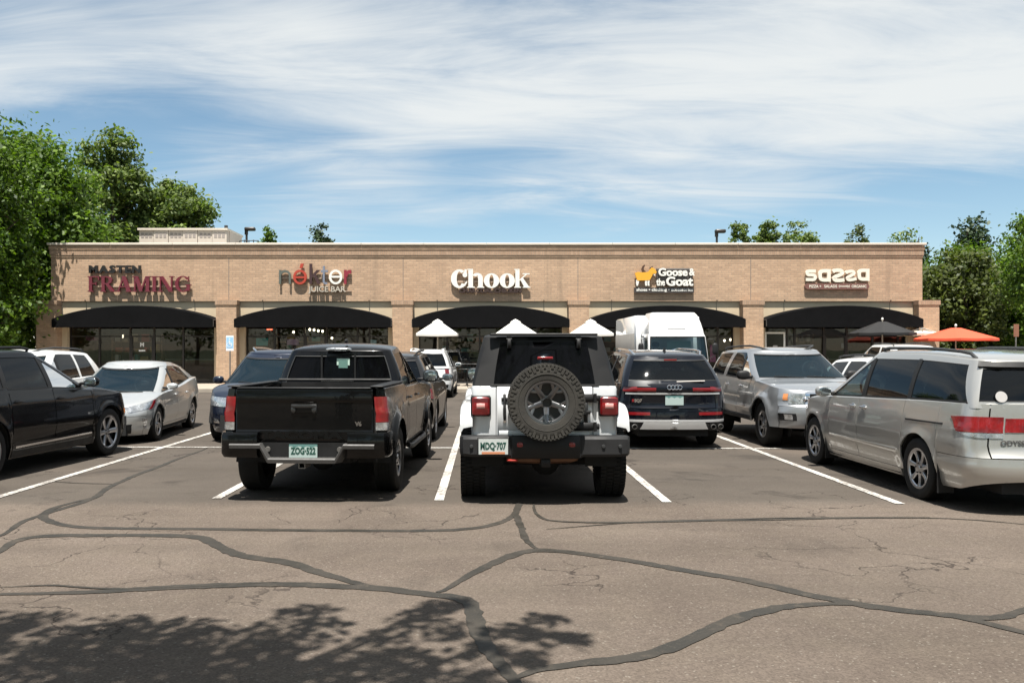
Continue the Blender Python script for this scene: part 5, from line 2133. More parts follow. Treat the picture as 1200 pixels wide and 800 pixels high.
def build_car(name, label, cat, loc, head, P, group=None):
    """P describes hull, cabin, panels and fittings; +y is the nose"""
    root = empty(name, loc, head, label, cat, group)
    H, C = Hull(P['hull']), Cabin(P['cabin'])
    pm = P['paint']
    g = 0.0065
    body = MB()
    hw = P['hull']
    aF, aR = max(H.ax), min(H.ax)
    uArF = min(aF + H.Ra, H.yB + H.cf * .5)             # front end of the front arch
    uArR = max(aR - H.Ra, H.yA - H.cr * .5)
    uFc, uRc = H.yB + H.cf, H.yA - H.cr
    zfb, zrb = P['zfb'], P['zrb']
    doors = P['doors']
    zs = P.get('sill', 0.36)
    d0, d1 = doors[0][0], doors[-1][1]
    # fenders and quarters
    H.patch(body, d1 + g, uArF + .03, H.zb, H.zt, rim=.02)
    H.patch(body, uArR - .03, d0 - g, H.zb, H.zt, rim=.02)
    # sills
    H.patch(body, d0, d1, H.zb, zs - g, rim=.02, nz=4)
    # nose above the bumper line, tail corners
    H.patch(body, uArF + .03, uFc, zfb, H.zt, rim=.01, du=.04)
    uT = P.get('uT', H.uR(.80))
    H.patch(body, uT + .0025, uArR - .03, zrb, H.zt, rim=.02, du=.03)
    tg = MB()
    H.patch(tg, uRc, uT - .0025, zrb + g, H.zt, rim=.02, du=.03)
    tg.mirror()
    # bumpers
    fb = MB()
    H.patch(fb, uArF + .03 + g, uFc, H.zb, zfb - .006, rim=.02, du=.035, nz=10)
    fb.mirror()
    rb = MB()
    H.patch(rb, uRc, uArR - .03 - g, H.zb, zrb - .006, rim=.02, du=.035, nz=10)
    rb.mirror()
    # doors
    lin = MB()
    for (y0, y1) in doors:
        db = MB()
        H.patch(db, y0 + g, y1 - g, zs, H.zt, rim=.02, nz=14, du=.06)
        for sgn, m_ in ((1, db), (-1, flip(db))):
            dr = m_.build('door', pm, root)
            hy = P.get('handle', {}).get((y0, y1), y0 + 0.16)
            if hy is not None:
                hz = P.get('handle_z', H.zt((y0 + y1) / 2) - .10)
                c = H.P(hy, hz, .022)
                w = MB()
                w.blob((sgn * c.x, c.y, c.z), (.012, .10, .014), 2.6)
                w.blob((sgn * (c.x - .018), c.y, c.z), (.006, .075, .030), 2.2)
                w.build('handle', P.get('handle_mat', pm), dr)
    H.patch(lin, uRc, uFc, H.zb, H.zt, off=-.045, du=.09, nz=4)
    lin.mirror()
    # shoulder strip under the glass, hood
    ucowl = P['cowl']
    rows = []
    n = 60
    for i in range(n + 1):
        u = lerp(uRc, ucowl, i / n)
        z = H.zt(u)
        p = H.raw(u, z)
        nn = H.nrm(u, z)
        nn = Vector((nn.x, nn.y, 0)).normalized()
        dp = P.get('shoulder', .10)
        rows.append([p, p - nn * .012 + Vector((0, 0, .010)), p - nn * .04 + Vector((0, 0, .016)), p - nn * dp + Vector((0, 0, .016))])
    body.grid(rows)
    body.mirror()
    hood = MB()
    rows = []
    n = 40
    cr0 = P.get('hood_crown', .06)
    S = [1, .99, .965, .92, .85, .72, .5, .25, 0]
    yn = H.yf(zfb)
    for i in range(n + 1):
        t = i / n
        u = lerp(ucowl, uFc, t)
        p = H.raw(u, H.zt(u))
        ramp = max(0.0, min(1.0, (yn - p.y) / .55)) ** .7
        rise = P.get('cowl_rise', 0.03) * smooth01(1 - (p.y - ucowl) / .5) if p.y < ucowl + .5 else 0
        rows.append([Vector((p.x * q, p.y, p.z + (cr0 * ramp + rise) * (1 - q ** 2.6) ** (1 / 2.2))) for q in S])
    # close the cowl under the windscreen
    rows.insert(0, [Vector((q.x, q.y - .30, q.z - .03)) for q in rows[0]])
    hood.grid(rows)
    hood.mirror()
    # greenhouse
    v0, v1 = P.get('v', (.06, .93))
    ring = P['glass']                           # [(b0, b1, material, name)] from the rear centre line forwards
    gbody = MB()
    prev = None
    tr = .03
    for k, (b0, b1, gm, nm) in enumerate(ring):
        gp_ = MB()
        a0, a1 = (P['rv'] if nm == 'rear_window' and 'rv' in P else (v0, v1))
        if nm == 'windshield' and 'fv' in P:
            a0, a1 = P['fv']
        C.patch(gp_, b0, b1, a0 - .01, a1 + .01, off=-.008)
        C.patch(gbody, b0, b1, a1, 1.0, rim=tr, nv=2)
        C.patch(gbody, b0, b1, -.10, a0, rim=tr, nv=2)
        if nm in ('rear_window', 'windshield'):
            go = gp_.mirror().build(nm, gm, root)
            for q0, q1 in ((a1 - .035, a1 + .002), (a0 - .002, a0 + .03)):
                fr = MB()
                C.patch(fr, b0, b1, q0, q1, off=.001, nv=1)
                fr.mirror().build('window_band', M_BLACK, go)
        else:
            both(gp_, nm, gm, root)
            bm_ = MB()
            C.patch(bm_, b0, b1, a0 - .045, a0 + .012, off=.005, rim=.012, nv=1)
            both(bm_, 'belt_moulding', M_BLACK, root)
        if prev is not None:
            pil = MB() if k in P.get('black_k', ()) else gbody
            C.patch(pil, prev, b0, -.10 if pil is gbody else a0 - .02, 1.0 if pil is gbody else a1 + .02, rim=tr, nv=7, du=.03)
            if pil is not gbody:
                both(pil, 'pillar_trim', M_BLACK, root)
                C.patch(gbody, prev, b0, a1 + .02, 1.0, rim=tr, nv=2)
                C.patch(gbody, prev, b0, -.10, a0 - .02, rim=tr, nv=2)
        prev = b1
    gbody.mirror()
    C.cap(gbody)
    body.merge(gbody)
    bo = body.build('body', pm, root)
    hood.build('hood', pm, root)
    tgo = tg.build('tailgate', pm, root)
    fbo = fb.build('front_bumper', P.get('fb_mat', pm), root)
    rbo = rb.build('rear_bumper', P.get('rb_mat', pm), root)
    # black underbody, wheel wells, cabin floor
    hwid = H.W(.5)
    yf_, yr_ = H.yf(.4) - .12, H.yr(.4) + .12
    lin.box(-hwid + .36, hwid - .36, yr_, yf_, H.bot(0) + .02, .52)
    lin.box(-hwid + .06, hwid - .06, aR + H.Ra + .01, aF - H.Ra - .01, H.bot(0) + .025, .50)
    lin.box(-hwid + .10, hwid - .10, yr_ + .1, P['cowl'] - .1, .62, .66)
    for ya in H.ax:
        for sg in (-1, 1):
            rows = []
            for i in range(15):
                a = pi * i / 14
                rows.append([(sg * (hwid - .03), ya + cos(a) * (H.Ra + .015), H.R + sin(a) * (H.Ra + .015)), (sg * (hwid - .36), ya + cos(a) * (H.Ra + .015), H.R + sin(a) * (H.Ra + .015))])
            lin.grid(rows)
            lin.quad((sg * (hwid - .36), ya - H.Ra, .2), (sg * (hwid - .36), ya + H.Ra, .2), (sg * (hwid - .36), ya + H.Ra, H.R + H.Ra), (sg * (hwid - .36), ya - H.Ra, H.R + H.Ra))
    lin.build('underbody', M_LINER, root)
    # dashboard, seats
    w = MB()
    cb = C.belt(P['cowl'] - .3)
    w.box(-C.wb + .10, C.wb - .10, P['cowl'] - .62, P['cowl'] - .05, .66, cb - .01, .05)
    w.build('dashboard', M_BLACK, root)
    seats(root, P.get('seat_y', (.15, -.75)), .55 + P.get('seat_dz', 0), .38, P.get('seat_mat', M_SEAT), P['cowl'] - .62)
    # wheels
    tw = P.get('tyre_w', .225)
    wx = P.get('track', hwid - tw / 2 - .012)
    for ya in H.ax:
        for sg in (-1, 1):
            make_wheel(root, sg * wx, ya, H.R, tw, P['rim'], P['style'], P.get('steer', 0) if ya > 0 else 0)
    # mirrors
    if 'mirror' in P:
        my, mz = P['mirror']
        sx, sy, sz = P.get('mirror_s', (.115, .06, .075))
        for sg in (-1, 1):
            x0 = C.raw(my, .08).x
            w = MB()
            w.blob((sg * (x0 + .16), my, mz), (sx, sy, sz), 3.0, 16, 10)
            o = w.build('mirror', P.get('mirror_mat', pm), root)
            w = MB()
            w.blob((sg * (x0 + .03), my + .01, mz - .03), (.08, .03, .025), 2.5)
            w.build('mirror_arm', M_BLACK, o)
            w = MB()
            w.blob((sg * (x0 + .16), my - sy * .95, mz), (sx * .86, .012, sz * .82), 3.2, 16, 8)
            w.build('mirror_glass', mat('mirror_face', (0.32, 0.36, 0.38), 0.06, 0.9), o)
    # roof rails
    if P.get('rails'):
        y0, y1, hgt, rm_ = P['rails']
        for sg in (-1, 1):
            def rp(y, dz):
                e = C.raw(y, 1.0)
                return (sg * e.x * .91, y, e.z + C.crown * .55 + dz)
            w = MB()
            w.tube([rp(y0, -.02), rp(y0 + .10, hgt)] + [rp(lerp(y0 + .3, y1 - .3, i / 5), hgt + .012) for i in range(6)] + [rp(y1 - .10, hgt), rp(y1, -.02)], .019, 8)
            w.build('roof_rail', rm_, root)
    if P.get('antenna'):
        y = P['antenna']
        w = MB()
        z = C.roof(y) + C.crown
        w.loft([[(sx_ * .022, y - .06 + q * .13, z - .01) for sx_, q in ((-1, 0), (1, 0), (1, 1), (-1, 1))], [(sx_ * .006, y - .055 + q * .04, z + .055) for sx_, q in ((-1, 0), (1, 0), (1, 1), (-1, 1))]], True, True)
        w.build('roof_antenna', M_BLACK, root)
    # lamps and other surface fittings: (name, material, u0, u1, z0, z1, off, mode, parent)
    for it in P.get('fit', []):
        nm, m_, u0, u1, z0, z1, off, mode = it[:8]

        def resz(z):
            return (lambda u: H.zt(u) + float(z[3:])) if isinstance(z, str) else z
        z0, z1 = resz(z0), resz(z1)

        def res(u):
            if isinstance(u, tuple):
                return H.uF(u[1]) if u[0] == 'fx' else H.uR(u[1])
            if isinstance(u, list):
                a_, b_ = res(u[0]), res(u[1])
                return lambda t: lerp(a_, b_, t)
            return u
        w = MB()
        H.patch(w, res(u0), res(u1), z0, z1, off=off, rim=max(.012, off + .006), du=.025, nz=6)
        if mode == 'both':
            both(w, nm, m_, root)
        elif mode == 'sym':
            w.mirror().build(nm, m_, root)
        else:
            w.build(nm, m_, root)
    # wipers
    if P.get('wipers', True):
        for x0, x1 in ((-.55, -.02), (.05, .55)):
            w = MB()
            pts = []
            for i in range(6):
                x = lerp(x0, x1, i / 5)
                # follow the screen just above its base
                vv = .05 + .05 * i / 5
                lo, hi = C.u(('f', 0), vv), C.u(('f', 180), vv)
                for _ in range(30):
                    md = (lo + hi) / 2
                    if C.raw(md, vv).x > x:
                        lo = md
                    else:
                        hi = md
                pts.append(C.raw(lo, vv) + C.nrm(lo, vv) * .014)
            w.tube(pts, .009, 5)
            w.build('wiper', M_BLACK, root)
    return dict(root=root, H=H, C=C, body=bo, tailgate=tgo, rear_bumper=rbo, front_bumper=fbo)


def base_spec(L=4.7, wb=2.8, H=1.68, W=.945, R=.36, fo=.92, belt=1.0, clear=.20, hood=.98, nose=.78, cowl=1.05, roof_f=.25, roof_r=-1.85, tail_b=None, wr=.62, bump_r=.60, kind='suv'):
    """typical SUV proportions; callers override what differs"""
    yf, yr = wb / 2 + fo, wb / 2 + fo - L
    tb = yr + .06 if tail_b is None else tail_b
    P = dict(
        hull=dict(W=[(.15, W - .10), (.28, W - .045), (.45, W - .008), (.65, W), (.82, W - .008), (.95, W - .028), (1.08, W - .055), (1.25, W - .11)],
                  top=[(yr, belt + .05), (yr + .8, belt + .045), (0, belt), (cowl - .2, hood + .01), (cowl + .3, hood - .02), (yf - .45, hood - .10), (yf - .12, nose + .02), (yf, nose)],
                  bot=[(yr, clear + .16), (yr + .4, clear + .04), (-wb / 2 + .5, clear), (wb / 2 - .5, clear), (yf - .3, clear), (yf, clear + .02)],
                  front=[(.15, yf - .16), (.30, yf - .03), (.50, yf), (.72, yf - .02), (.90, yf - .12), (1.05, yf - .3)],
                  rear=[(.2, yr + .15), (.36, yr + .03), (.5, yr), (.62, yr), (.72, yr + .04), (.9, yr + .05), (1.1, yr + .09), (1.3, yr + .16)],
                  taper=[(yr, .94), (yr + .7, .99), (0, 1.0), (yf - .8, .985), (yf, .93)],
                  fc=(yf - .62, .62, 2.7), rc=(yr + .42, .42, 3.2), axles=(wb / 2, -wb / 2), R=R, Ra=R + .055,
                  line=[(.80, .012, .035, .010), (.40, .0, .05, -.014)]),
        cabin=dict(belt=[(yr, belt + .05), (yr + .8, belt + .045), (0, belt), (cowl - .2, hood + .02), (cowl + .3, hood + .02)],
                   roof=[(yr, H - .17), (roof_r, H - .135), (roof_r + .6, H - .095), (-.3, H - .07), (roof_f, H - .105), (roof_f + .3, H - .14)],
                   w=(W - .075, wr), yf=(cowl + .12, roof_f), yr=(tb, roof_r), cf=(.42, 2.6), cr=(.26, 3.4), crown=.07, bulge=.022, fb=.03, rb=.02,
                   taper=[(yr, .94), (yr + .8, .99), (0, 1.0)]),
        zfb=.60, zrb=bump_r, cowl=cowl, rim=R * .68, style=ST5, sill=.34)
    return P

# ================================================================== VEHICLES
P_SILVER = paint('paint_silver_beige', (0.445, 0.436, 0.41), 0.70, 0.34, 0.02)
P_SILVER2 = paint('paint_silver', (0.34, 0.35, 0.36), 0.7, 0.34, 0.03)
P_SILVER3 = paint('paint_pale_silver', (0.47, 0.48, 0.475), 0.55, 0.34, 0.03)
P_NAVY = paint('paint_navy', (0.005, 0.009, 0.022), 0.2, 0.3, 0.01, 0.65, 0.2)
P_NAVY2 = paint('paint_dark_blue_black', (0.003, 0.004, 0.0075), 0.1, 0.25, 0.01, 0.6, 0.2)
P_BLACK = paint('paint_black', (0.002, 0.002, 0.0023), 0.0, 0.25, 0.005, 0.42, 0.15)
P_BLACK2 = paint('paint_black_pickup', (0.0022, 0.0022, 0.0024), 0.0, 0.25, 0.006, 0.42, 0.15)
P_DGREY = paint('paint_dark_grey', (0.008, 0.0075, 0.007), 0.2, 0.3, 0.015, 0.6, 0.2)
P_WHITE = paint('paint_white', (0.66, 0.665, 0.66), 0.0, 0.4, 0.02)
P_JEEP = paint('paint_white_offroader', (0.60, 0.615, 0.63), 0.0, 0.4, 0.03)

# ---------------------------------------------------------------- minivans
def van_spec(pm):
    P = base_spec(L=5.12, wb=3.0, H=1.70, W=.975, R=.345, fo=.98, belt=1.07, clear=.20, hood=1.00, nose=.74, cowl=1.42, roof_f=.42, roof_r=-2.28, wr=.70, bump_r=.585)
    h, c = P['hull'], P['cabin']
    yf, yr = 2.48, -2.64
    h['top'] = [(yr, 1.13), (-1.8, 1.115), (-.6, 1.075), (.6, 1.035), (1.2, 1.01), (1.6, .97), (2.0, .89), (2.3, .79), (yf, .74)]
    h['rear'] = [(.2, yr + .16), (.33, yr + .03), (.46, yr), (.57, yr + .01), (.66, yr + .07), (.8, yr + .09), (1.13, yr + .13), (1.3, yr + .2)]
    h['line'] = [(.74, .015, .03, .008), (.52, .012, .025, .010), (.36, 0, .04, -.012), (.92, .02, .03, .006)]
    h['taper'] = [(yr, .93), (-1.9, .985), (0, 1), (1.6, .985), (yf, .90)]
    h['fc'] = (yf - .85, .85, 2.3)
    h['rc'] = (yr + .40, .40, 3.0)
    c['belt'] = [(yr, 1.13), (-1.8, 1.115), (-.6, 1.075), (.6, 1.035), (1.2, 1.02), (1.7, 1.01)]
    c['roof'] = [(yr, 1.535), (-2.0, 1.575), (-1.0, 1.62), (0, 1.625), (.5, 1.575), (.8, 1.52)]
    c['yf'] = (1.55, .42)
    c['yr'] = (yr + .14, -2.32)
    c['cf'] = (.55, 2.4)
    c['w'] = (.895, .70)
    P.update(paint=pm, doors=[(-1.16, .02), (.02, .92)], style=ST7, rim=.225, mirror=(.93, 1.10), mirror_s=(.10, .075, .075), rails=(-2.1, .1, .03, M_GREYPL), tyre_w=.225,
             handle={(-1.16, .02): -.16, (.02, .92): .16}, handle_z=.94, zfb=.52, cowl=1.42, v=(.05, .90), seat_y=(.25, -.75, -1.6), seat_dz=.10, sill=.30, rv=(.06, .86), antenna=None, hood_crown=.05, handle_mat=M_CHROME,
             glass=[(('r', 90), ('r', 36), M_PRIV, 'rear_window'), (('y', -2.30, -2.08), ('y', -1.22, -1.18), M_PRIV, 'side_window'), (('y', -1.14, -1.10), ('y', -.06, -.04), M_PRIV, 'side_window'),
                    (('y', .05, .05), ('f', 2), M_GLASS, 'side_window'), (('f', 30), ('f', 90), M_SCREEN, 'windshield')], black_k=(2, 3))
    return P


P = van_spec(P_SILVER)
P['fit'] = [
    ('tail_lamp', M_RED, [-2.26, -2.14], ('rx', .66), (lambda u: .838 + .03 * smooth01((u + 2.30) / .14)), (lambda u: .998 - .012 * smooth01((u + 2.35) / .2)), .010, 'both'),
    ('tail_lamp_band', M_RED, ('rx', 0), ('rx', .64), .845, .985, .008, 'sym'),
    ('reverse_lamp', M_CLEAR, [-2.40, -2.26], ('rx', .66), .785, .834, .008, 'both'),
    ('slide_track', M_BLACK, -2.02, -1.24, (lambda u: .86 - .012 * u), (lambda u: .878 - .012 * u), .002, 'both'),
    ('side_moulding', P_SILVER, -1.08, .88, .475, .520, .010, 'both'),
    ('headlamp', M_CLEAR, 1.78, ('fx', .45), .66, .80, .006, 'both'),
    ('grille', M_BLACK, ('fx', .42), ('fx', 0), .60, .72, .004, 'sym'),
    ('lower_grille', M_BLACK, ('fx', .6), ('fx', 0), .26, .40, .004, 'sym'),
]
van = build_car('minivan', 'silver beige minivan parked nose-in at the right border', 'minivan', (5.87, 11.15, 0), 0.0, P)
H, C = van['H'], van['C']
# mud flaps, sticker, lettering, spoiler
for ya in (1.5, -1.5):
    for sg in (-1, 1):
        MB().box(sg * .87 - .09, sg * .87 + .09, ya - .445, ya - .435, .14, .46).build('mud_flap', M_BLACK, van['root'], 0)
t = text_mb('ODYSSEY', .075, .002, .002)
pa, pb = H.raw(H.uR(.32), .735), H.raw(H.uR(.72), .735)
l = t.build('badge', mat('badge_grey', (0.10, 0.10, 0.10), 0.4, 0.3), van['root'], 0)
l.location = (-(pa.x + pb.x) / 2, (pa.y + pb.y) / 2 - .014, .735)
l.rotation_euler = (0, 0, -atan2(pb.y - pa.y, pb.x - pa.x))
c_ = C.raw(C.u(('r', 52), .18), .18)
w = MB().lathe([(.001, -.003), (.056, -.002), (.058, .0)], 'y', 20)
st = w.build('sticker', mat('sticker_pale', (0.36, 0.35, 0.345), 0.6, var=0.1), van['root'])
st.location = (-c_.x, c_.y - .012, c_.z)
st.rotation_euler = (RAD(-14), 0, RAD(-6))
w = MB()
C.patch(w, ('r', 90), ('r', 30), .85, .97, off=.03, rim=.03, nv=3)
w.mirror().build('spoiler', M_BLACK, van['root'])
MB().tube([(-.02, C.yR(.1) - .03, 1.17), (.42, C.yR(.12) - .035, 1.19)], .012, 6).build('rear_wiper', M_BLACK, van['root'])
plate(van['root'], (0, H.raw(H.uR(0), .70).y - .015, .70), 0, '', M_PLATE, M_INK)

P = van_spec(P_NAVY)
P['style'] = dict(STM, id='multi2')
P['mirror_mat'] = P_NAVY
P['rails'] = (-2.0, .15, .05, M_CHROME)
P['fit'] = [
    ('headlamp', M_CLEAR, 1.86, ('fx', .50), (lambda u: .66 + .05 * (2.3 - u)), (lambda u: .82 + .06 * (2.3 - u)), .006, 'both'),
    ('grille', M_BLACK, ('fx', .48), ('fx', 0), .58, .76, .004, 'sym'),
    ('grille_bar', M_CHROME, ('fx', .50), ('fx', 0), .725, .765, .014, 'sym'),
    ('grille_bar', M_CHROME, ('fx', .46), ('fx', 0), .645, .670, .014, 'sym'),
    ('grille_bar', M_CHROME, ('fx', .40), ('fx', 0), .590, .606, .014, 'sym'),
    ('lower_grille', M_BLACK, ('fx', .66), ('fx', 0), .27, .40, .004, 'sym'),
    ('fog_lamp_bezel', M_CHROME, ('fx', .88), ('fx', .74), .37, .45, .006, 'both'),
    ('fog_lamp', M_CLEAR, ('fx', .86), ('fx', .76), .385, .435, .010, 'both'),
]
van2 = build_car('minivan', 'dark navy minivan facing the viewer behind the black pickup', 'minivan', (-4.10, 17.55, 0), pi + .02, P)

# ---------------------------------------------------------------- hatchback with a wedge nose
P = base_spec(L=4.54, wb=2.70, H=1.475, W=.885, R=.315, fo=.95, belt=.95, clear=.15, hood=.88, nose=.66, cowl=1.15, roof_f=.12, roof_r=-1.5, wr=.585, bump_r=.55)
h, c = P['hull'], P['cabin']
yf, yr = 2.30, -2.24
h['top'] = [(yr, 1.08), (-1.5, 1.05), (-.6, .965), (.5, .885), (1.0, .86), (1.5, .80), (1.95, .70), (2.2, .62), (yf, .57)]
h['front'] = [(.13, yf - .16), (.25, yf - .02), (.4, yf), (.55, yf - .02), (.7, yf - .16), (.85, yf - .4)]
h['rear'] = [(.2, yr + .14), (.36, yr + .03), (.5, yr), (.66, yr + .02), (.85, yr + .01), (1.02, yr + .03), (1.2, yr + .1)]
h['fc'] = (yf - .78, .78, 2.2)
h['line'] = [(.62, -.055, .05, .014), (.33, 0, .05, -.02), (.45, 0, .03, .006)]
c['belt'] = [(yr, 1.08), (-1.5, 1.05), (-.6, .965), (.5, .885), (1.0, .875), (1.5, .86)]
c['roof'] = [(yr, 1.17), (-1.9, 1.255), (-1.3, 1.335), (-.6, 1.395), (0, 1.405), (.25, 1.37), (.6, 1.30)]
c['yf'] = (1.42, .20)
c['yr'] = (yr + .05, -1.92)
c['cf'] = (.50, 2.4)
c['w'] = (.80, .585)
c['taper'] = [(yr, .86), (-1.2, .96), (0, 1)]
P.update(paint=P_SILVER3, doors=[(-.92, .0), (.0, .98)], style=dict(id='twotone', n=5, w=(.020, .026), pair=(-.17, .17), mat=M_ALLOY, hub_r=.06), rim=.215, tyre_w=.205, mirror=(.72, .98), mirror_s=(.105, .065, .062), mirror_mat=P_SILVER3,
         zfb=.50, v=(.06, .90), seat_y=(.1, -.75), seat_dz=-.08, sill=.28, hood_crown=.05, rv=(.08, .95), handle_z=.80, cowl=1.15, antenna=-1.3, track=.765,
         glass=[(('r', 90), ('r', 40), M_PRIV, 'rear_window'), (('y', -1.55, -1.15), ('y', -.06, -.06), M_GLASS, 'side_window'), (('y', .02, .02), ('f', 1), M_GLASS, 'side_window'), (('f', 32), ('f', 90), M_SCREEN, 'windshield')], black_k=(2,))
P['fit'] = [
    ('headlamp', M_CLEAR, [1.70, 1.62], [('fx', .66), ('fx', .56)], 'top-.125', 'top-.012', .006, 'both'),
    ('headlamp_accent', M_REDD, [1.66, 1.56], [1.71, 1.64], 'top-.150', 'top-.012', .009, 'both'),
    ('lower_lamp', M_CLEAR, [('fx', .95), ('fx', .93)], [('fx', .93), ('fx', .87)], .26, .45, .007, 'both'),
    ('lower_grille', M_BLACK, ('fx', .74), ('fx', 0), .20, .36, .004, 'sym'),
    ('tail_lamp', M_RED, -2.0, ('rx', .8), .62, .95, .008, 'both'),
]
build_car('hatchback', 'pale silver hatchback facing the viewer behind the black car on the left', 'car', (-7.02, 17.15, 0), pi + .103, P)

# ---------------------------------------------------------------- black crossover, left border
P = base_spec(L=4.85, wb=2.90, H=1.70, W=.955, R=.375, fo=.90, belt=1.12, clear=.24, hood=1.06, nose=.86, cowl=1.08, roof_f=.22, roof_r=-2.0, wr=.64, bump_r=.62)
P['hull']['line'] = [(.96, .0, .03, .012), (.50, .02, .05, -.018), (.66, .0, .06, .008)]
P['hull']['fc'] = (1.72, .62, 3.0)
P.update(paint=P_BLACK, doors=[(-.98, -.02), (-.02, .96)], style=ST6, rim=.262, tyre_w=.245, mirror=(.80, 1.20), rails=(-1.8, .0, .035, M_BLACK), handle_z=.98, zfb=.62, v=(.05, .90), handle_mat=P_BLACK, seat_dz=.12, seat_y=(.1, -.8), steer=-.0,
         glass=[(('r', 90), ('r', 40), M_PRIV, 'rear_window'), (('y', -1.85, -1.55), ('y', -1.06, -1.0), M_PRIV, 'side_window'), (('y', -.98, -.90), ('y', -.08, -.10), M_PRIV, 'side_window'), (('y', .02, -.01), ('f', 1), M_GLASS, 'side_window'), (('f', 32), ('f', 90), M_SCREEN, 'windshield')], black_k=(2, 3))
P['fit'] = [
    ('door_trim', M_CHROME, -.92, .90, (lambda u: .392 + .012 * u), (lambda u: .418 + .012 * u), .012, 'both'),
    ('sill_cladding', M_BLACK, -.98, .98, .26, .345, .008, 'both'),
    ('headlamp', M_CLEAR, 1.86, ('fx', .5), .78, .90, .006, 'both'),
    ('side_marker', M_AMBER, 1.86, 1.90, .64, .72, .006, 'both'),
    ('grille', M_BLACK, ('fx', .45), ('fx', 0), .45, .84, .004, 'sym'),
    ('tail_lamp', M_RED, -2.1, ('rx', .7), .85, 1.02, .008, 'both'),
]
blk = build_car('suv', 'black crossover with six-spoke wheels cut by the left border', 'suv', (-7.03, 12.31, 0), -.096, P)

# ---------------------------------------------------------------- dark grey crossover in front of the pickup
P = base_spec(L=4.75, wb=2.80, H=1.66, W=.925, R=.36, fo=.95, belt=1.02, clear=.21, hood=1.0, nose=.8, cowl=1.05, roof_f=.2, roof_r=-1.85, wr=.61)
P.update(paint=P_DGREY, doors=[(-.95, -.02), (-.02, .95)], style=ST5, rim=.24, mirror=(.75, 1.10), mirror_mat=M_BLACK, rails=(-1.7, .1, .035, M_BLACK), handle_z=.90,
         glass=[(('r', 90), ('r', 40), M_PRIV, 'rear_window'), (('y', -1.80, -1.5), ('y', -1.02, -.98), M_PRIV, 'side_window'), (('y', -.95, -.90), ('y', -.07, -.09), M_PRIV, 'side_window'), (('y', .02, 0), ('f', 1), M_GLASS, 'side_window'), (('f', 32), ('f', 90), M_SCREEN, 'windshield')], black_k=(2, 3))
P['fit'] = [('tail_lamp', M_RED, -2.0, ('rx', .62), .80, .98, .008, 'both'), ('headlamp', M_CLEAR, 1.9, ('fx', .5), .70, .84, .006, 'both'), ('lower_cladding', M_BLACK, -.95, .95, .23, .335, .008, 'both')]
r = build_car('suv', 'dark grey crossover parked nose-out in front of the black pickup', 'suv', (-1.74, 17.55, 0), -.02, P)
plate(r['root'], (0, r['H'].raw(r['H'].uR(0), .75).y - .02, .78), 0, '', M_PLATE, M_INK)

# ---------------------------------------------------------------- dark blue SUV with four-ring emblem
P = base_spec(L=5.0, wb=2.98, H=1.69, W=.955, R=.375, fo=.92, belt=1.06, clear=.21, hood=1.02, nose=.84, cowl=1.12, roof_f=.2, roof_r=-2.22, wr=.665, bump_r=.70)
h, c = P['hull'], P['cabin']
yr = 2.41 - 5.0
h['rear'] = [(.2, yr + .12), (.36, yr + .02), (.5, yr), (.68, yr + .01), (.76, yr + .05), (.95, yr + .04), (1.02, yr + .02), (1.12, yr + .06), (1.3, yr + .16)]
h['rc'] = (yr + .46, .46, 3.0)
h['taper'] = [(yr, .93), (yr + .7, .985), (0, 1.0), (1.6, .985), (2.41, .93)]
c['yr'] = (yr + .06, -2.20)
c['cr'] = (.30, 3.2)
P.update(paint=P_NAVY2, doors=[(-1.0, -.02), (-.02, .98)], style=STM, rim=.262, tyre_w=.27, mirror=(.78, 1.16), rails=(-2.0, .05, .03, M_CHROME), handle_z=.94, rv=(.13, .90), antenna=-1.75,
         glass=[(('r', 90), ('r', 37), M_PRIV, 'rear_window'), (('y', -2.05, -1.75), ('y', -1.08, -1.04), M_PRIV, 'side_window'), (('y', -1.0, -.96), ('y', -.07, -.09), M_PRIV, 'side_window'), (('y', .02, 0), ('f', 1), M_GLASS, 'side_window'), (('f', 32), ('f', 90), M_SCREEN, 'windshield')], black_k=(2, 3))
P['fit'] = [
    ('tail_lamp', M_RED, -2.28, ('rx', .72), .985, 1.06, .010, 'both'),
    ('tail_lamp_bar', M_REDD, ('rx', .72), ('rx', .36), .985, 1.045, .007, 'both'),
    ('trim_bar', M_SATIN, ('rx', .90), ('rx', 0), .935, .962, .010, 'sym'),
    ('bumper_reflector', M_REDD, ('rx', .93), ('rx', .46), .590, .640, .008, 'both'),
    ('bumper_strip', M_SATIN, ('rx', .97), ('rx', 0), .475, .515, .010, 'sym'),
    ('diffuser', M_SATIN, [('rx', .66), ('rx', .58)], ('rx', 0), .355, .47, .012, 'sym'),
    ('lower_valance', M_BLACK, ('rx', .97), ('rx', .68), .33, .47, .004, 'both'),
]
au = build_car('suv', 'dark blue SUV with four-ring emblem, seen from behind, right of the off-roader', 'suv', (3.22, 16.85, 0), 0.0, P)
H, C, r = au['H'], au['C'], au['root']
em = MB()
ye = H.raw(H.uR(0), 1.05).y - .016
for k in range(4):
    cx_ = (k - 1.5) * .058
    pts = [(cx_ + .036 * cos(a), ye - (.003 if k % 2 else 0), 1.055 + .036 * sin(a)) for a in [2 * pi * i / 24 for i in range(25)]]
    em.tube(pts, .0065, 6, False)
em.build('ring_emblem', M_CHROME, r)
plate(r, (0, H.raw(H.uR(0), .84).y - .022, .835), 0, '', M_PLATE, M_INK)
t = text_mb('SQ7', .07, .003, .002)
l = t.build('badge', M_CHROME, r, 0)
l.location = (-.60, H.raw(H.uR(.62), .83).y - .012, .83)
MB().box(-.70, -.665, H.raw(H.uR(.70), .83).y - .016, H.raw(H.uR(.70), .83).y, .81, .855).build('badge_block', M_REDD, r, 0)
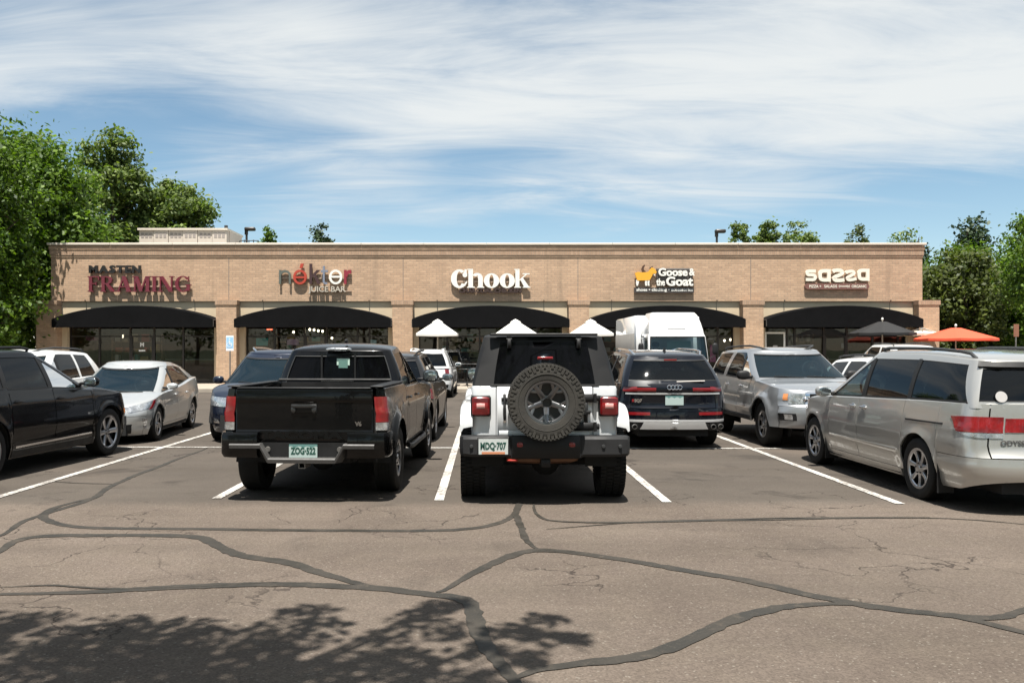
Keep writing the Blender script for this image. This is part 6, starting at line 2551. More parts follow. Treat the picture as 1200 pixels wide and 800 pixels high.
for x in (-.80, -.66, .66, .80):
    yy = H.raw(H.uR(abs(x) / .95), .40).y
    MB().lathe([(.040, 0.10), (.042, -.028), (.036, -.030), (.034, .06), (.001, .06)], 'y', 16, (x, yy, .395)).build('exhaust_tip', M_STEEL, r)
MB().tube([(.05, C.yR(.18) - .02, 1.145), (.52, C.yR(.2) - .035, 1.16)], .013, 6).build('rear_wiper', M_STEEL, r)
MB().box(-.11, .11, C.yR(.92) - .02, C.yR(.92) + .05, 1.50, 1.525).build('high_brake_lamp', M_REDD, r, 0)

# ---------------------------------------------------------------- silver off-road SUV facing the viewer
P = base_spec(L=4.80, wb=2.79, H=1.74, W=.93, R=.385, fo=.90, belt=1.13, clear=.31, hood=1.13, nose=1.0, cowl=1.0, roof_f=.22, roof_r=-2.15, wr=.67, bump_r=.72)
h, c = P['hull'], P['cabin']
yf, yr = 2.295, -2.505
h['top'] = [(yr, 1.17), (-1.0, 1.15), (.5, 1.13), (.9, 1.12), (1.5, 1.085), (1.95, 1.03), (2.2, .985), (yf, .97)]
h['front'] = [(.3, yf - .12), (.42, yf - .02), (.55, yf), (.72, yf - .005), (.76, yf - .05), (.95, yf - .08), (1.1, yf - .2)]
h['fc'] = (yf - .62, .62, 2.9)
h['bot'] = [(yr, .50), (-1.9, .42), (-.9, .40), (.9, .40), (1.9, .38), (yf, .37)]
h['flare'] = .055
h['flare_w'] = .11
h['Ra'] = .455
h['line'] = [(.88, 0, .03, .010), (.62, 0, .035, .022), (.46, 0, .05, -.01)]
P.update(paint=P_SILVER2, doors=[(-.92, -.04), (-.04, .88)], style=dict(id='six_r', n=6, w=(.024, .034), mat=M_ALLOY, fork=.10, hub_r=.08), rim=.235, tyre_w=.265, mirror=(.66, 1.22), mirror_s=(.12, .06, .085), mirror_mat=M_BLACK, rails=(-2.0, .1, .045, M_GREYPL), handle_z=1.0, zfb=.74, sill=.48, handle_mat=M_CHROME, seat_dz=.2, seat_y=(.05, -.8),
         glass=[(('r', 90), ('r', 37), M_PRIV, 'rear_window'), (('y', -2.12, -1.95), ('y', -1.20, -1.0), M_PRIV, 'side_window'), (('y', -1.0, -.78), ('y', -.09, -.08), M_PRIV, 'side_window'), (('y', .0, -.02), ('f', 1), M_GLASS, 'side_window'), (('f', 30), ('f', 90), M_SCREEN, 'windshield')], black_k=(3,), hood_crown=.04)
P['fit'] = [
    ('headlamp', M_CLEAR, 1.98, ('fx', .54), .775, .945, .008, 'both'),
    ('turn_lamp', M_AMBER, 1.935, 1.975, .84, .945, .008, 'both'),
    ('grille', M_BLACK, ('fx', .46), ('fx', 0), .765, .945, .004, 'sym'),
    ('grille_frame', M_CHROME, ('fx', .52), ('fx', .44), .73, .965, .018, 'both'),
    ('grille_frame', M_CHROME, ('fx', .50), ('fx', 0), .945, .985, .018, 'sym'),
    ('grille_bar', M_ALLOY, ('fx', .44), ('fx', 0), .84, .875, .012, 'sym'),
    ('lower_grille', M_BLACK, ('fx', .5), ('fx', 0), .47, .62, .004, 'sym'),
    ('fog_bezel', M_BLACK, ('fx', .93), ('fx', .68), .50, .62, .005, 'both'),
    ('fog_lamp', M_CLEAR, ('fx', .86), ('fx', .745), .515, .605, .012, 'both'),
    ('side_step', M_BLACK, -.88, .84, .405, .47, .03, 'both'),
]
fr = build_car('suv', 'silver off-road SUV with flared arches facing the viewer right of the blue SUV', 'suv', (5.83, 16.42, 0), pi, P)
H = fr['H']
for sg in (-1, 1):                                # reflectors inside the headlamps
    for u_, rr in ((2.10, .045), (2.20, .05)):
        p = H.P(u_, .86, .012)
        MB().blob((sg * p.x, p.y, p.z), (rr, rr * .6, rr), 2.0, 12, 8).build('lamp_reflector', M_CHROME, fr['root'])
plate(fr['root'], (0, H.raw(H.uF(0), .66).y + .02, .66), pi, '', M_PLATE, M_INK)

# ---------------------------------------------------------------- white SUVs and wagon
def white_suv(label, loc, head, style=ST5, **kw):
    a = dict(L=4.65, wb=2.70, H=1.70, W=.93, R=.355, fo=.9, belt=1.04, clear=.20, hood=1.02, nose=.82, cowl=1.02, roof_f=.2, roof_r=-1.95, wr=.64)
    ex = {k: kw.pop(k) for k in list(kw) if k not in a}
    a.update(kw)
    P = base_spec(**a)
    yr_ = a['wb'] / 2 + a['fo'] - a['L']
    P.update(paint=P_WHITE, doors=[(-.92, -.02), (-.02, .92)], style=style, rim=.235, mirror=(.72, 1.13), mirror_mat=P_WHITE, rails=(-1.7, .1, .05, M_GREYPL), handle_z=.92, seat_dz=.05,
             glass=[(('r', 90), ('r', 38), M_PRIV, 'rear_window'), (('y', yr_ + .62, yr_ + .86), ('y', -1.0, -.95), M_PRIV, 'side_window'), (('y', -.92, -.86), ('y', -.07, -.09), M_PRIV, 'side_window'), (('y', .02, 0), ('f', 1), M_GLASS, 'side_window'), (('f', 32), ('f', 90), M_SCREEN, 'windshield')], black_k=(3,))
    P['fit'] = [('tail_lamp', M_RED, yr_ + .26, ('rx', .78), .80, 1.04, .010, 'both'), ('headlamp', M_CLEAR, a['wb'] / 2 + .45, ('fx', .5), .70, .84, .006, 'both'),
                ('grille', M_BLACK, ('fx', .48), ('fx', 0), .58, .80, .004, 'sym'), ('lower_cladding', M_BLACK, -.92, .92, .22, .335, .008, 'both'), ('rear_valance', M_BLACK, ('rx', .9), ('rx', 0), .36, .48, .006, 'sym')]
    P.update(ex)
    return build_car('suv', label, 'suv', loc, head, P)


white_suv('white SUV with roof rails half hidden behind the black car on the left', (-9.72, 17.95, 0), pi + .02, STM)
r = white_suv('white SUV parked nose-in at the pavement below the left white parasol', (-1.92, 31.75, 0), -.02, STD, L=4.4, H=1.72, rails=(-1.6, .1, .04, P_WHITE))
plate(r['root'], (0, r['H'].raw(r['H'].uR(0), .80).y - .02, .80), 0, '', M_PLATE, M_INK)
white_suv('tall white SUV seen from behind beyond the silver minivan', (14.98, 31.4, 0), 0.0, ST5, L=4.7, H=1.90, W=.95, belt=1.20, hood=1.15, mirror_mat=M_BLACK, mirror=(.72, 1.34), wr=.70)
white_suv('low white wagon behind the silver minivan and beside the silver SUV', (8.36, 17.0, 0), pi, ST7, L=4.75, H=1.555, belt=.97, hood=.95, wr=.62, roof_r=-1.9, mirror=(.72, 1.05))

# ================================================================== BLACK PICKUP
def build_pickup():
    root = empty('pickup_truck', (-1.84, 11.92, 0), -.050, 'black crew-cab pickup seen from behind, left of the white off-roader', 'pickup truck')
    pm = P_BLACK2
    hp = dict(W=[(.30, .85), (.45, .89), (.62, .915), (.85, .915), (1.0, .905), (1.16, .893), (1.30, .87)],
              top=[(-2.6, 1.25), (-.9, 1.245), (-.75, 1.20), (.6, 1.19), (1.1, 1.17), (1.7, 1.13), (2.2, 1.05), (2.5, .98)],
              bot=[(-2.6, .60), (-2.2, .56), (-1.0, .44), (1.0, .42), (2.0, .42), (2.5, .40)],
              front=[(.3, 2.4), (.5, 2.5), (.75, 2.5), (.95, 2.42), (1.1, 2.3)], rear=[(.3, -2.50), (1.3, -2.50)],
              fc=(1.85, .65, 2.8), rc=(-2.40, .10, 2.6), axles=(1.6, -1.6), R=.388, Ra=.475, flare=.045, flare_w=.10,
              line=[(.98, 0, .035, .012), (.56, 0, .04, -.012)])
    H = Hull(hp)
    C = Cabin(dict(belt=[(-.9, 1.19), (.6, 1.185), (1.3, 1.18)], roof=[(-.8, 1.645), (0, 1.70), (.45, 1.665), (.8, 1.61)], w=(.835, .665), yf=(1.32, .42), yr=(-.80, -.70), cf=(.42, 2.6), cr=(.16, 3.2), crown=.075, bulge=.02, fb=.03))
    g = .006
    body, bed = MB(), MB()
    uRc, uFc = H.yA - H.cr, H.yB + H.cf
    uT = H.uR(.845)
    H.patch(bed, uT + g, -.80, H.zb, H.zt, rim=.02, du=.03)
    H.patch(body, -.78, -.66 - g, H.zb, H.zt, rim=.02)
    doors = [(-.66, .10), (.10, 1.02)]
    H.patch(body, -.66, 1.02, H.zb, .50 - g, rim=.02, nz=4)
    H.patch(body, 1.02 + g, 2.12, H.zb, H.zt, rim=.02)
    H.patch(body, 2.12, uFc, .62, H.zt, rim=.01)
    for (y0, y1) in doors:
        db = MB()
        H.patch(db, y0 + g, y1 - g, .50, H.zt, rim=.02, nz=12)
        for sg, m_ in ((1, db), (-1, flip(db))):
            d = m_.build('door', pm, root)
            c = H.P(y0 + .16, 1.06, .022)
            MB().blob((sg * c.x, c.y, c.z), (.014, .10, .018), 2.6).build('handle', pm, d)
    rows = []
    for i in range(31):
        u = lerp(-.78, 1.05, i / 30)
        p = H.raw(u, H.zt(u))
        rows.append([p, p + Vector((-.015, 0, .010)), p + Vector((-.10, 0, .012))])
    body.grid(rows).mirror()
    hood = MB()
    rows = []
    for i in range(33):
        u = lerp(1.05, uFc, i / 32)
        p = H.raw(u, H.zt(u))
        ramp = max(0, min(1, (2.46 - p.y) / .5)) ** .7
        rows.append([Vector((p.x * q, p.y, p.z + .05 * ramp * (1 - q ** 2.6) ** .45)) for q in (1, .985, .95, .85, .7, .4, 0)])
    hood.grid(rows).mirror().build('hood', pm, root)
    fb = MB()
    H.patch(fb, 2.13, uFc, H.zb, .612, rim=.02)
    fb.mirror().build('front_bumper', pm, root)
    # cab
    gb, gk = MB(), MB()
    ring = [(('r', 90), ('r', 42), M_PRIVD, 'rear_window', (.12, .88)), (('y', -.56, -.50), ('y', .06, .04), M_PRIV, 'side_window', (.06, .90)), (('y', .14, .12), ('f', 1), M_GLASS, 'side_window', (.06, .90)), (('f', 30), ('f', 90), M_SCREEN, 'windshield', (.06, .92))]
    prev = None
    for b0, b1, gm, nm, (a0, a1) in ring:
        w = MB()
        C.patch(w, b0, b1, a0 - .01, a1 + .01, off=-.008, du=.04)
        C.patch(gb, b0, b1, a1, 1, rim=.03, nv=2, du=.04)
        C.patch(gb, b0, b1, -.12, a0, rim=.03, nv=2, du=.04)
        if nm in ('rear_window', 'windshield'):
            o = w.mirror().build(nm, gm, root)
            if nm == 'rear_window':
                tr = MB()
                pts = [C.raw(C.u(('r', 42), v), v) + Vector((.004, -.004, 0)) for v in [lerp(a0, a1, i / 8) for i in range(9)]]
                pts += [C.raw(C.u(('r', f), a1), a1) + Vector((0, -.004, 0)) for f in (50, 60, 70, 80, 90)]
                tr.tube(pts, .008, 6)
                pts = [C.raw(C.u(('r', f), a0), a0) + Vector((0, -.004, 0)) for f in (42, 50, 60, 70, 80, 90)]
                tr.tube(pts, .008, 6)
                tr.mirror().build('window_seal', M_GREYPL, o)
                sl = MB()
                for x in (-.22, .22):
                    sl.box(x - .012, x + .012, C.yR(.5) - .022, C.yR(.5) - .004, 1.26, 1.62)
                sl.box(-.21, .21, C.yR(.2) - .024, C.yR(.2) - .006, 1.262, 1.282)
                sl.build('slider_frame', M_BLACK, o, 0)
                MB().box(-.22, .205, C.yR(.2) - .030, C.yR(.2) - .0255, 1.275, 1.290).build('slider_lip', M_ALLOY, o, 0)
                st = MB().box(-.03, .14, C.yR(.6) + .012, C.yR(.6) + .016, 1.40, 1.57)
                st.build('window_sticker', mat('sticker_mint', (0.45, 0.60, 0.52), 0.6), o, 0)
                st = MB().box(-.005, .115, C.yR(.6) + .004, C.yR(.6) + .010, 1.425, 1.55)
                st.build('sticker_print', mat('sticker_mint_dark', (0.10, 0.20, 0.17), 0.6), o, 0)
        else:
            both(w, nm, gm, root)
        if prev is not None:
            C.patch(gb, prev, b0, -.12, 1, rim=.03, du=.03)
        prev = b1
    gb.mirror()
    C.cap(gb)
    body.merge(gb)
    # rear wall of the cab
    rows = []
    for f in range(0, 181, 10):
        p = C.raw(C.u(('r', f), 0), 0)
        rows.append([Vector((p.x, p.y, .60)), Vector((p.x, p.y, 1.20))])
    body.grid(rows)
    body.build('cab', pm, root)
    # cargo bed
    rows = []
    for i in range(26):
        y = lerp(-2.49, -.80, i / 25)
        u = max(y, uT + .01)
        p = H.raw(u, H.zt(u))
        p.y = y
        rows.append([p, Vector((p.x - .02, y, p.z + .016)), Vector((.745, y, p.z + .016)), Vector((.735, y, p.z)), Vector((.735, y, .74))])
    bed.grid(rows)
    both(bed, 'bed_side', pm, root)
    lin = MB()
    lin.box(-.73, .73, -2.44, -.83, .70, .74)
    lin.build('bed_floor', M_BLACK, root, 0)
    MB().box(-.735, .735, -.86, -.82, .741, 1.262).build('bed_front_wall', M_BLACK, root, 0)
    for sg in (-1, 1):
        MB().box(sg * .80 - .075, sg * .80 + .075, -2.47, -.83, 1.268, 1.284, .006).build('bed_rail_cap', M_BLACK, root)
    MB().tube([(-.72, -.98, 1.285), (-.72, -.98, 1.30), (.72, -.98, 1.30), (.72, -.98, 1.285)], .018, 6).build('cross_bar', M_BLACK, root)
    # tailgate
    hwid = H.raw(uT, 1.0).x - .008
    tg = MB()
    yb = -2.50
    prof = [(yb + .005, .665), (yb - .012, .70), (yb - .012, .78), (yb - .002, .80), (yb - .002, 1.10), (yb - .018, 1.13), (yb - .020, 1.225), (yb - .012, 1.246), (yb + .03, 1.252), (yb + .055, 1.245), (yb + .055, .665)]
    xs_ = [-hwid, -hwid + .012, hwid - .012, hwid]
    tg.loft([[(x, p[0] + (.006 if abs(x) > hwid - .005 else 0), p[1]) for p in prof] for x in xs_], True, True)
    to = tg.build('tailgate', pm, root, 25)
    MB().box(-hwid + .02, hwid - .02, yb - .025, yb + .05, 1.2535, 1.268, .005).build('tailgate_cap', M_BLACK, to)
    hd = MB()
    hd.box(-.145, .145, yb - .016, yb - .003, .985, 1.085, .012)
    hb = hd.build('handle_bezel', M_BLACK, to)
    w = MB()
    w.blob((0, yb - .028, 1.062), (.135, .016, .022), 3.5)
    for sg in (-1, 1):
        w.blob((sg * .115, yb - .024, 1.02), (.026, .012, .035), 3.0)
    w.build('handle', mat('handle_gloss', (0.05, 0.05, 0.05), 0.25, 0.6), to)
    t = text_mb('TACOMA', .115, .006, .004)
    x0_, x1_ = min(p[0] for p in t.v), max(p[0] for p in t.v)
    t.v = [((p[0] - (x0_ + x1_) / 2) * .92 / (x1_ - x0_), p[1], p[2]) for p in t.v]
    l = t.build('embossed_lettering', mat('paint_black_emboss', (0.0035, 0.0035, 0.0035), 0.4, spec=0.2), to, 0)
    l.location = (-.03, yb - .014, .74)
    t = text_mb('V6', .062, .004, .003)
    l = t.build('badge', M_CHROME, to, 0)
    l.location = (.605, yb - .006, .865)
    # lamps: red over clear
    for sg in (-1, 1):
        for nm, m_, z0, z1 in (('tail_lamp', M_RED, .885, 1.165), ('reverse_lamp', M_CLEAR, .795, .880)):
            w = MB()
            rows = []
            for i in range(15):
                f = i / 14
                u = lerp(uT + .002, -2.355, f)
                col = []
                for j in range(7):
                    z = lerp(z0, z1, j / 6)
                    if nm == 'tail_lamp':
                        z = lerp(z0, z1 - .05 * max(0, f - .55) / .45, j / 6)
                    p = H.P(u, z, .012)
                    col.append((sg * p.x, p.y, p.z))
                rows.append(col)
            w.grid(rows)
            for e in (0, -1):
                w.grid([rows[e], [(q[0] - sg * .0, q[1] + .03, q[2]) for q in rows[e]]])
            w.build(nm, m_, root)
    # bumper: black corners, grey step that dips round the plate
    for sg in (-1, 1):
        bm = MB()
        pts = [(.50, -2.50), (.50, -2.60), (.80, -2.60), (.90, -2.56), (.945, -2.46), (.95, -2.28), (.86, -2.28), (.84, -2.50)]
        pts = [(sg * p[0], p[1]) for p in pts]
        bm.loft([[(p[0] * .985, p[1] * .992, .50) for p in pts], [(p[0], p[1], .535) for p in pts], [(p[0], p[1], .735) for p in pts], [(p[0] * .99, p[1] * .995, .775) for p in pts]], True, True)
        bm.build('bumper_corner', pm, root)
    st = MB()
    out = [(-.80, .655), (-.46, .655), (-.37, .50), (.37, .50), (.46, .655), (.80, .655), (.80, .605), (.505, .605), (.425, .445), (-.425, .445), (-.505, .605), (-.80, .605)]
    n_ = len(out)
    # step face with bevelled front edge, as quads along the path
    up, dn = out[:6], list(reversed(out[6:]))
    rows = [[(a[0], -2.50, a[1]) for a in up], [(a[0], -2.62, a[1]) for a in up], [(a[0], -2.63, lerp(a[1], b[1], .25)) for a, b in zip(up, dn)], [(a[0], -2.622, b[1]) for a, b in zip(up, dn)], [(b[0], -2.50, b[1]) for b in dn]]
    st.grid(rows)
    st.build('bumper_step', mat('bumper_grey', (0.055, 0.053, 0.051), 0.55, var=0.2, vscale=14), root, 25)
    MB().box(-.48, .48, -2.52, -2.505, .50, .66).build('plate_recess', M_BLACK, root, 0)
    for x in (-.40, .40):
        MB().lathe([(.001, -2.530), (.028, -2.530), (.032, -2.522), (.032, -2.51)], 'y', 14, (x, 0, .585)).build('bumper_socket', M_STEEL, root)
    plate(root, (0, -2.545, .565), 0, 'ZOG\u00b7522', M_PLATE, M_INK, .315, .16)
    hc = MB()
    for q in ((-.038, -.028, .385, .455), (.028, .038, .385, .455), (-.028, .028, .385, .395), (-.028, .028, .445, .455)):
        hc.box(q[0], q[1], -2.60, -2.35, q[2], q[3])
    hc.build('tow_hitch', M_STEEL, root, 0)
    # third brake lamp, mirrors, wheels, underside
    w = MB()
    w.blob((0, C.yR(1) - .035, 1.688), (.17, .045, .026), 3.2, 18, 8)
    w.build('high_brake_lamp', M_CLEAR, root)
    MB().blob((.04, -.45, 1.80), (.02, .05, .03), 2.4).build('roof_antenna', M_BLACK, root)
    for sg in (-1, 1):
        w = MB().blob((sg * 1.03, .86, 1.30), (.115, .06, .095), 3.2, 16, 10)
        o = w.build('mirror', M_BLACK, root)
        MB().blob((sg * 1.03, .80, 1.30), (.098, .012, .078), 3.2, 14, 8).build('mirror_glass', mat('mirror_face', (0.32, 0.36, 0.38), 0.06, 0.9), o)
        MB().blob((sg * .90, .87, 1.25), (.08, .03, .02), 2.5).build('mirror_arm', M_BLACK, o)
        MB().tube([(sg * .90, -.62, .43), (sg * .93, -.5, .41), (sg * .93, .9, .41), (sg * .90, 1.0, .43)], .035, 8).build('side_step', M_BLACK, root)
    un = MB()
    un.box(-.50, .50, -2.38, 2.2, .42, .66)
    un.box(-.80, .80, -1.08, 1.08, .45, .62)
    un.box(-.80, .80, -.70, 1.0, .66, .70)
    H.patch(un, -.80, uFc, H.zb, H.zt, off=-.045, du=.09, nz=4)
    H.patch(un, uT, -.80, H.zb, 1.20, off=-.05, du=.05, nz=4)
    un.mirror()
    for ya in (1.6, -1.6):
        for sg in (-1, 1):
            rows = [[(sg * .90, ya + cos(a) * .50, .388 + sin(a) * .50), (sg * .52, ya + cos(a) * .50, .388 + sin(a) * .50)] for a in [pi * i / 14 for i in range(15)]]
            un.grid(rows)
    un.tube([(-.74, -1.6, .36), (.74, -1.6, .36)], .05, 8)
    un.blob((0, -1.6, .36), (.14, .16, .13), 2)
    un.tube([(.52, -2.35, .46), (.52, -1.9, .50)], .035, 8)
    un.build('underbody', M_LINER, root)
    w = MB().box(-.74, .74, .5, 1.1, .7, 1.17, .05)
    w.build('dashboard', M_BLACK, root)
    seats(root, (.35,), .54, .38, M_SEAT, .62)
    stl = dict(id='pick', n=6, w=(.030, .042), mat=M_ALLOYD, hub_r=.085, knobs=False)
    for ya in (1.6, -1.6):
        for sg in (-1, 1):
            make_wheel(root, sg * .80, ya, .388, .265, .215, dict(stl, mat=M_ALLOY))
    w = MB()
    H.patch(w, H.uF(.98), H.uF(.55), .80, .97, off=.006, rim=.012)
    both(w, 'headlamp', M_CLEAR, root)
    return root


build_pickup()


# ================================================================== WHITE OFF-ROADER
def build_offroader():
    D = 9.93                                       # rear axle
    root = empty('offroad_vehicle', (.685, D + 1.5, 0), 0.0, 'white boxy off-roader with black hard top and spare wheel on the tailgate', 'off-road vehicle')
    pm = P_JEEP
    R = .405
    yT = -2.07                                     # tub rear plane
    tub = MB()

    def rrect(hw, y0, y1, z, r=.07, n=5):
        pts = []
        for cx_, cy_, a0 in ((hw - r, y0 + r, -90), (hw - r, y1 - r, 0), (-hw + r, y1 - r, 90), (-hw + r, y0 + r, 180)):
            for k in range(n + 1):
                a = RAD(a0 + 90 * k / n)
                pts.append((cx_ + r * cos(a), cy_ + r * sin(a), z))
        return pts
    # rear of the tub as real panels: two corner panels and a tailgate between them
    def corner(sg):
        m = MB()
        pl = [(.535, yT), (.70, yT), (.735, yT + .004), (.775, yT + .024), (.797, yT + .06), (.805, yT + .11), (.805, -1.05)]
        zl = [.70, .715, .74, .95, 1.10, 1.255, 1.275, 1.282]
        ins = [.012, .004, 0, 0, 0, 0, .004, .012]
        rows = []
        for z, i_ in zip(zl, ins):
            rows.append([(sg * (p[0] - (i_ if p[0] > .7 else 0)), p[1] + i_, z) for p in pl])
        m.grid(rows)
        m.grid([[(sg * .535, yT, z) for z in zl], [(sg * .535, yT + .03, z) for z in zl]])
        m.grid([rows[-1], [(sg * (abs(q[0]) - .06 if abs(q[0]) > .7 else abs(q[0])), q[1] + .05, 1.284) for q in rows[-1]]])
        return m
    for sg in (-1, 1):
        corner(sg).build('corner_panel', pm, root)
    for sg in (-1, 1):
        side = MB()
        side.grid([[(sg * .803, y, z) for y in (-1.05, -.2, .5, 1.0)] for z in (.52, .60, .95, 1.25, 1.28)])
        side.grid([[(sg * .803, y, 1.28) for y in (-1.05, 1.0)], [(sg * .72, y, 1.284) for y in (-1.05, 1.0)]])
        side.build('side_panel', pm, root)
    hoodm = MB()
    hoodm.box(-.72, .72, .95, 2.25, .78, 1.24, .05)
    hoodm.build('hood', pm, root)
    tg = MB()
    tg.box(-.529, .529, yT - .006, yT + .045, .715, 1.283, .012)
    tg = tg.build('tailgate', pm, root)
    # pressed panel lines on the tailgate
    MB().box(-.50, .50, yT - .010, yT - .0065, .735, .80, .003).build('tailgate_swage', pm, tg)
    # hard top
    M_TOP = mat('hard_top_black', (0.009, 0.009, 0.0095), 0.6, spec=0.3, var=0.15, bump=0.08, bscale=250)
    top = MB()
    zb, zt = 1.285, 1.84
    C = Cabin(dict(belt=1.285, roof=[(-2.1, 1.815), (-1.2, 1.83), (.4, 1.82)], w=(.795, .665), yf=(.75, .42), yr=(yT + .02, yT + .17), cf=(.12, 4), cr=(.13, 3.4), crown=.045, bulge=.012))
    ring = [(('r', 90), ('r', 52), None, 'rear_window', (.10, .86)), (('y', -1.75, -1.70), ('y', -.95, -.95), M_PRIV, 'side_window', (.06, .86)), (('y', -.80, -.80), ('y', -.10, -.10), M_PRIV, 'side_window', (.06, .86)), (('y', .0, .0), ('y', .58, .30), M_GLASS, 'side_window', (.06, .86)), (('f', 45), ('f', 90), M_SCREEN, 'windshield', (.08, .9))]
    prev = None
    for b0, b1, gm, nm, (a0, a1) in ring:
        w = MB()
        if nm == 'rear_window':
            # frameless lift glass laid over the opening
            C.patch(w, b0, b1, a0 - .07, a1 + .045, off=.006, rim=.012, du=.02)
            w.mirror()
            rw = w.build('rear_window', M_PRIVD, root)
        else:
            C.patch(w, b0, b1, a0 - .01, a1 + .01, off=-.008)
            if nm == 'windshield':
                w.mirror().build(nm, gm, root)
            else:
                both(w, nm, gm, root)
        C.patch(top, b0, b1, a1, 1, rim=.03, nv=2, du=.03)
        C.patch(top, b0, b1, -.02, a0, rim=.03, nv=2, du=.03)
        if prev is not None:
            C.patch(top, prev, b0, -.02, 1, rim=.03, du=.03)
        prev = b1
    top.mirror()
    C.cap(top, .05, 3.0)
    to = top.build('hard_top', M_TOP, root)
    # rear spoiler lip, hinges, high brake lamp stalk
    w = MB().box(-.60, .60, yT + .10, yT + .20, 1.842, 1.866, .010)
    w.build('roof_lip', M_TOP, to)
    for x in (-.385, .385):
        hg = MB()
        hg.box(x - .028, x + .028, yT + .118, yT + .20, 1.80, 1.835, .006)
        hg.box(x - .022, x + .022, yT + .085, yT + .125, 1.70, 1.80, .006)
        hg.tube([(x - .03, yT + .115, 1.80), (x + .03, yT + .115, 1.80)], .012, 8)
        hg.build('glass_hinge', M_BLACK, rw)
    bl = MB()
    bl.box(-.085, .085, yT - .10, yT - .05, 1.575, 1.608, .006)
    bo = bl.build('high_brake_lamp', M_REDD, root)
    st = MB()
    st.box(-.04, .04, yT - .085, yT - .05, 1.29, 1.574, .006)
    st.build('brake_lamp_stalk', M_BLACK, bo)
    # weather strip between glass and tub, clips
    MB().box(-.60, .60, yT - .004, yT + .02, 1.2845, 1.303, .004).build('belt_seal', M_BLACK, root)
    # fender flares: hollow arch over each wheel
    for ya, nm in ((-1.5, 'r'), (1.5, 'f')):
        for sg in (-1, 1):
            m = MB()
            pts = [(-.60, .885), (-.585, .925), (-.54, 1.0), (-.46, 1.055), (-.30, 1.078), (.30, 1.078), (.46, 1.04), (.62, .80), (.66, .68)]
            if nm == 'f':
                pts = [(-.62, .70), (-.5, .95), (-.40, 1.07), (.40, 1.09), (.62, 1.05), (.78, .90)]
            pts2 = catmull([Vector((p[0], p[1], 0)) for p in pts], 4)
            rows = []
            for p in pts2:
                y, z = ya + p.x, p.y
                rows.append([(sg * .79, y, z + .012), (sg * .87, y, z + .012), (sg * .905, y, z), (sg * .925, y, z - .03), (sg * .930, y, z - .09), (sg * .912, y, z - .10), (sg * .89, y, z - .06), (sg * .79, y, z - .04)])
            m.grid(rows)
            for e in (0, -1):
                m.poly(rows[e])
            m.build('fender_flare', pm if nm == 'r' else pm, root)
            ln = MB()
            rows = [[(sg * .80, ya + cos(a) * .52, .40 + sin(a) * .56), (sg * .45, ya + cos(a) * .52, .40 + sin(a) * .56)] for a in [pi * i / 14 for i in range(15)]]
            ln.grid(rows)
            ln.build('wheel_well', M_LINER, root)
    # tail lamps stand proud on the corners
    for sg in (-1, 1):
        c = sg * .700
        hs_ = MB().box(c - .112, c + .112, yT - .035, yT + .05, .955, 1.182, .02).build('tail_lamp_housing', M_BLACK, root)
        ln = MB()
        ln.box(c - .095, c + .095, yT - .072, yT - .030, .968, 1.170, .018)
        ln.build('tail_lamp', M_RED, root)
        w = MB()
        w.box(c - .045, c + .045, yT - .0755, yT - .0722, 1.045, 1.10, .001)
        w.build('reverse_lamp', M_CLEAR if False else mat('lamp_pink', (0.62, 0.30, 0.28), 0.2, coat=0.8), root)
        w = MB()
        for q in range(4):
            w.box(c - .085, c + .085, yT - .0745, yT - .0721, .985 + .012 * q, .988 + .012 * q)
            w.box(c - .085, c + .085, yT - .0745, yT - .0721, 1.115 + .012 * q, 1.118 + .012 * q)
        w.build('lens_rib', M_REDD, root, 0)
    # tailgate furniture: handle on the left, two hinges with black straps on the right
    w = MB()
    w.box(-.455, -.425, yT - .035, yT - .006, .93, 1.20, .008)
    w.box(-.475, -.405, yT - .022, yT - .006, 1.12, 1.16, .006)
    w.blob((-.44, yT - .04, 1.0), (.018, .018, .09), 3)
    w.build('tailgate_handle', M_BLACK, tg)
    MB().lathe([(.001, -.012), (.016, -.012), (.018, 0)], 'y', 12, (-.44, yT - .006, .90)).build('key_lock', M_CHROME, tg)
    for z in (1.155, .845):
        w = MB()
        w.box(.20, .535, yT - .050, yT - .0065, z - .045, z + .045, .01)
        w.box(.50, .60, yT - .045, yT - .002, z - .030, z + .030, .008)
        w.tube([(.548, yT - .052, z - .05), (.548, yT - .052, z + .05)], .018, 8)
        w.build('tailgate_hinge', M_BLACK, tg)
    w = MB()
    for x in (.25, .35, .45):
        w.box(x - .02, x + .02, yT - .045, yT - .0075, .87, 1.13, .006)
    w.box(.22, .50, yT - .046, yT - .0078, .98, 1.02, .006)
    w.lathe([(.001, -.07), (.022, -.07), (.026, -.05)], 'y', 12, (.43, yT, 1.0))
    w.build('spare_carrier', M_BLACK, tg)
    # spare wheel, facing backwards
    M_DUST = mat('dusty_tyre', (0.030, 0.0275, 0.023), 0.9, var=0.5, vscale=7, bump=0.2, bscale=90)
    stj = dict(id='spare', n=5, w=(.030, .020), mat=mat('alloy_machined', (0.17, 0.17, 0.175), 0.30, 0.85), fork=.36, hub_r=.062, hub_h=.045, knobs=True, groove=False, tyre_mat=M_DUST, fixed=True, phase=pi / 2 + pi / 5, dish=.0, back=M_ALLOYD, waist=-.05)
    h = make_wheel(root, .0001, yT - .20, .405, .255, .228, stj, 0, 'spare_wheel', 1.125)
    h.rotation_euler = (0, 0, -pi / 2)
    tag(h, 'dusty spare wheel mounted on the tailgate')
    for x_, z_ in ((0, .0),):
        MB().lathe([(.001, -.020), (.045, -.018), (.05, 0), (.05, .02)], 'x', 20, (.155, 0, 0)).build('hub_cap', M_ALLOYD, h)
    # wheels on the road
    stw = dict(id='road', n=5, w=(.040, .040), mat=M_ALLOYD, fork=.30, hub_r=.062, knobs=True, groove=False)
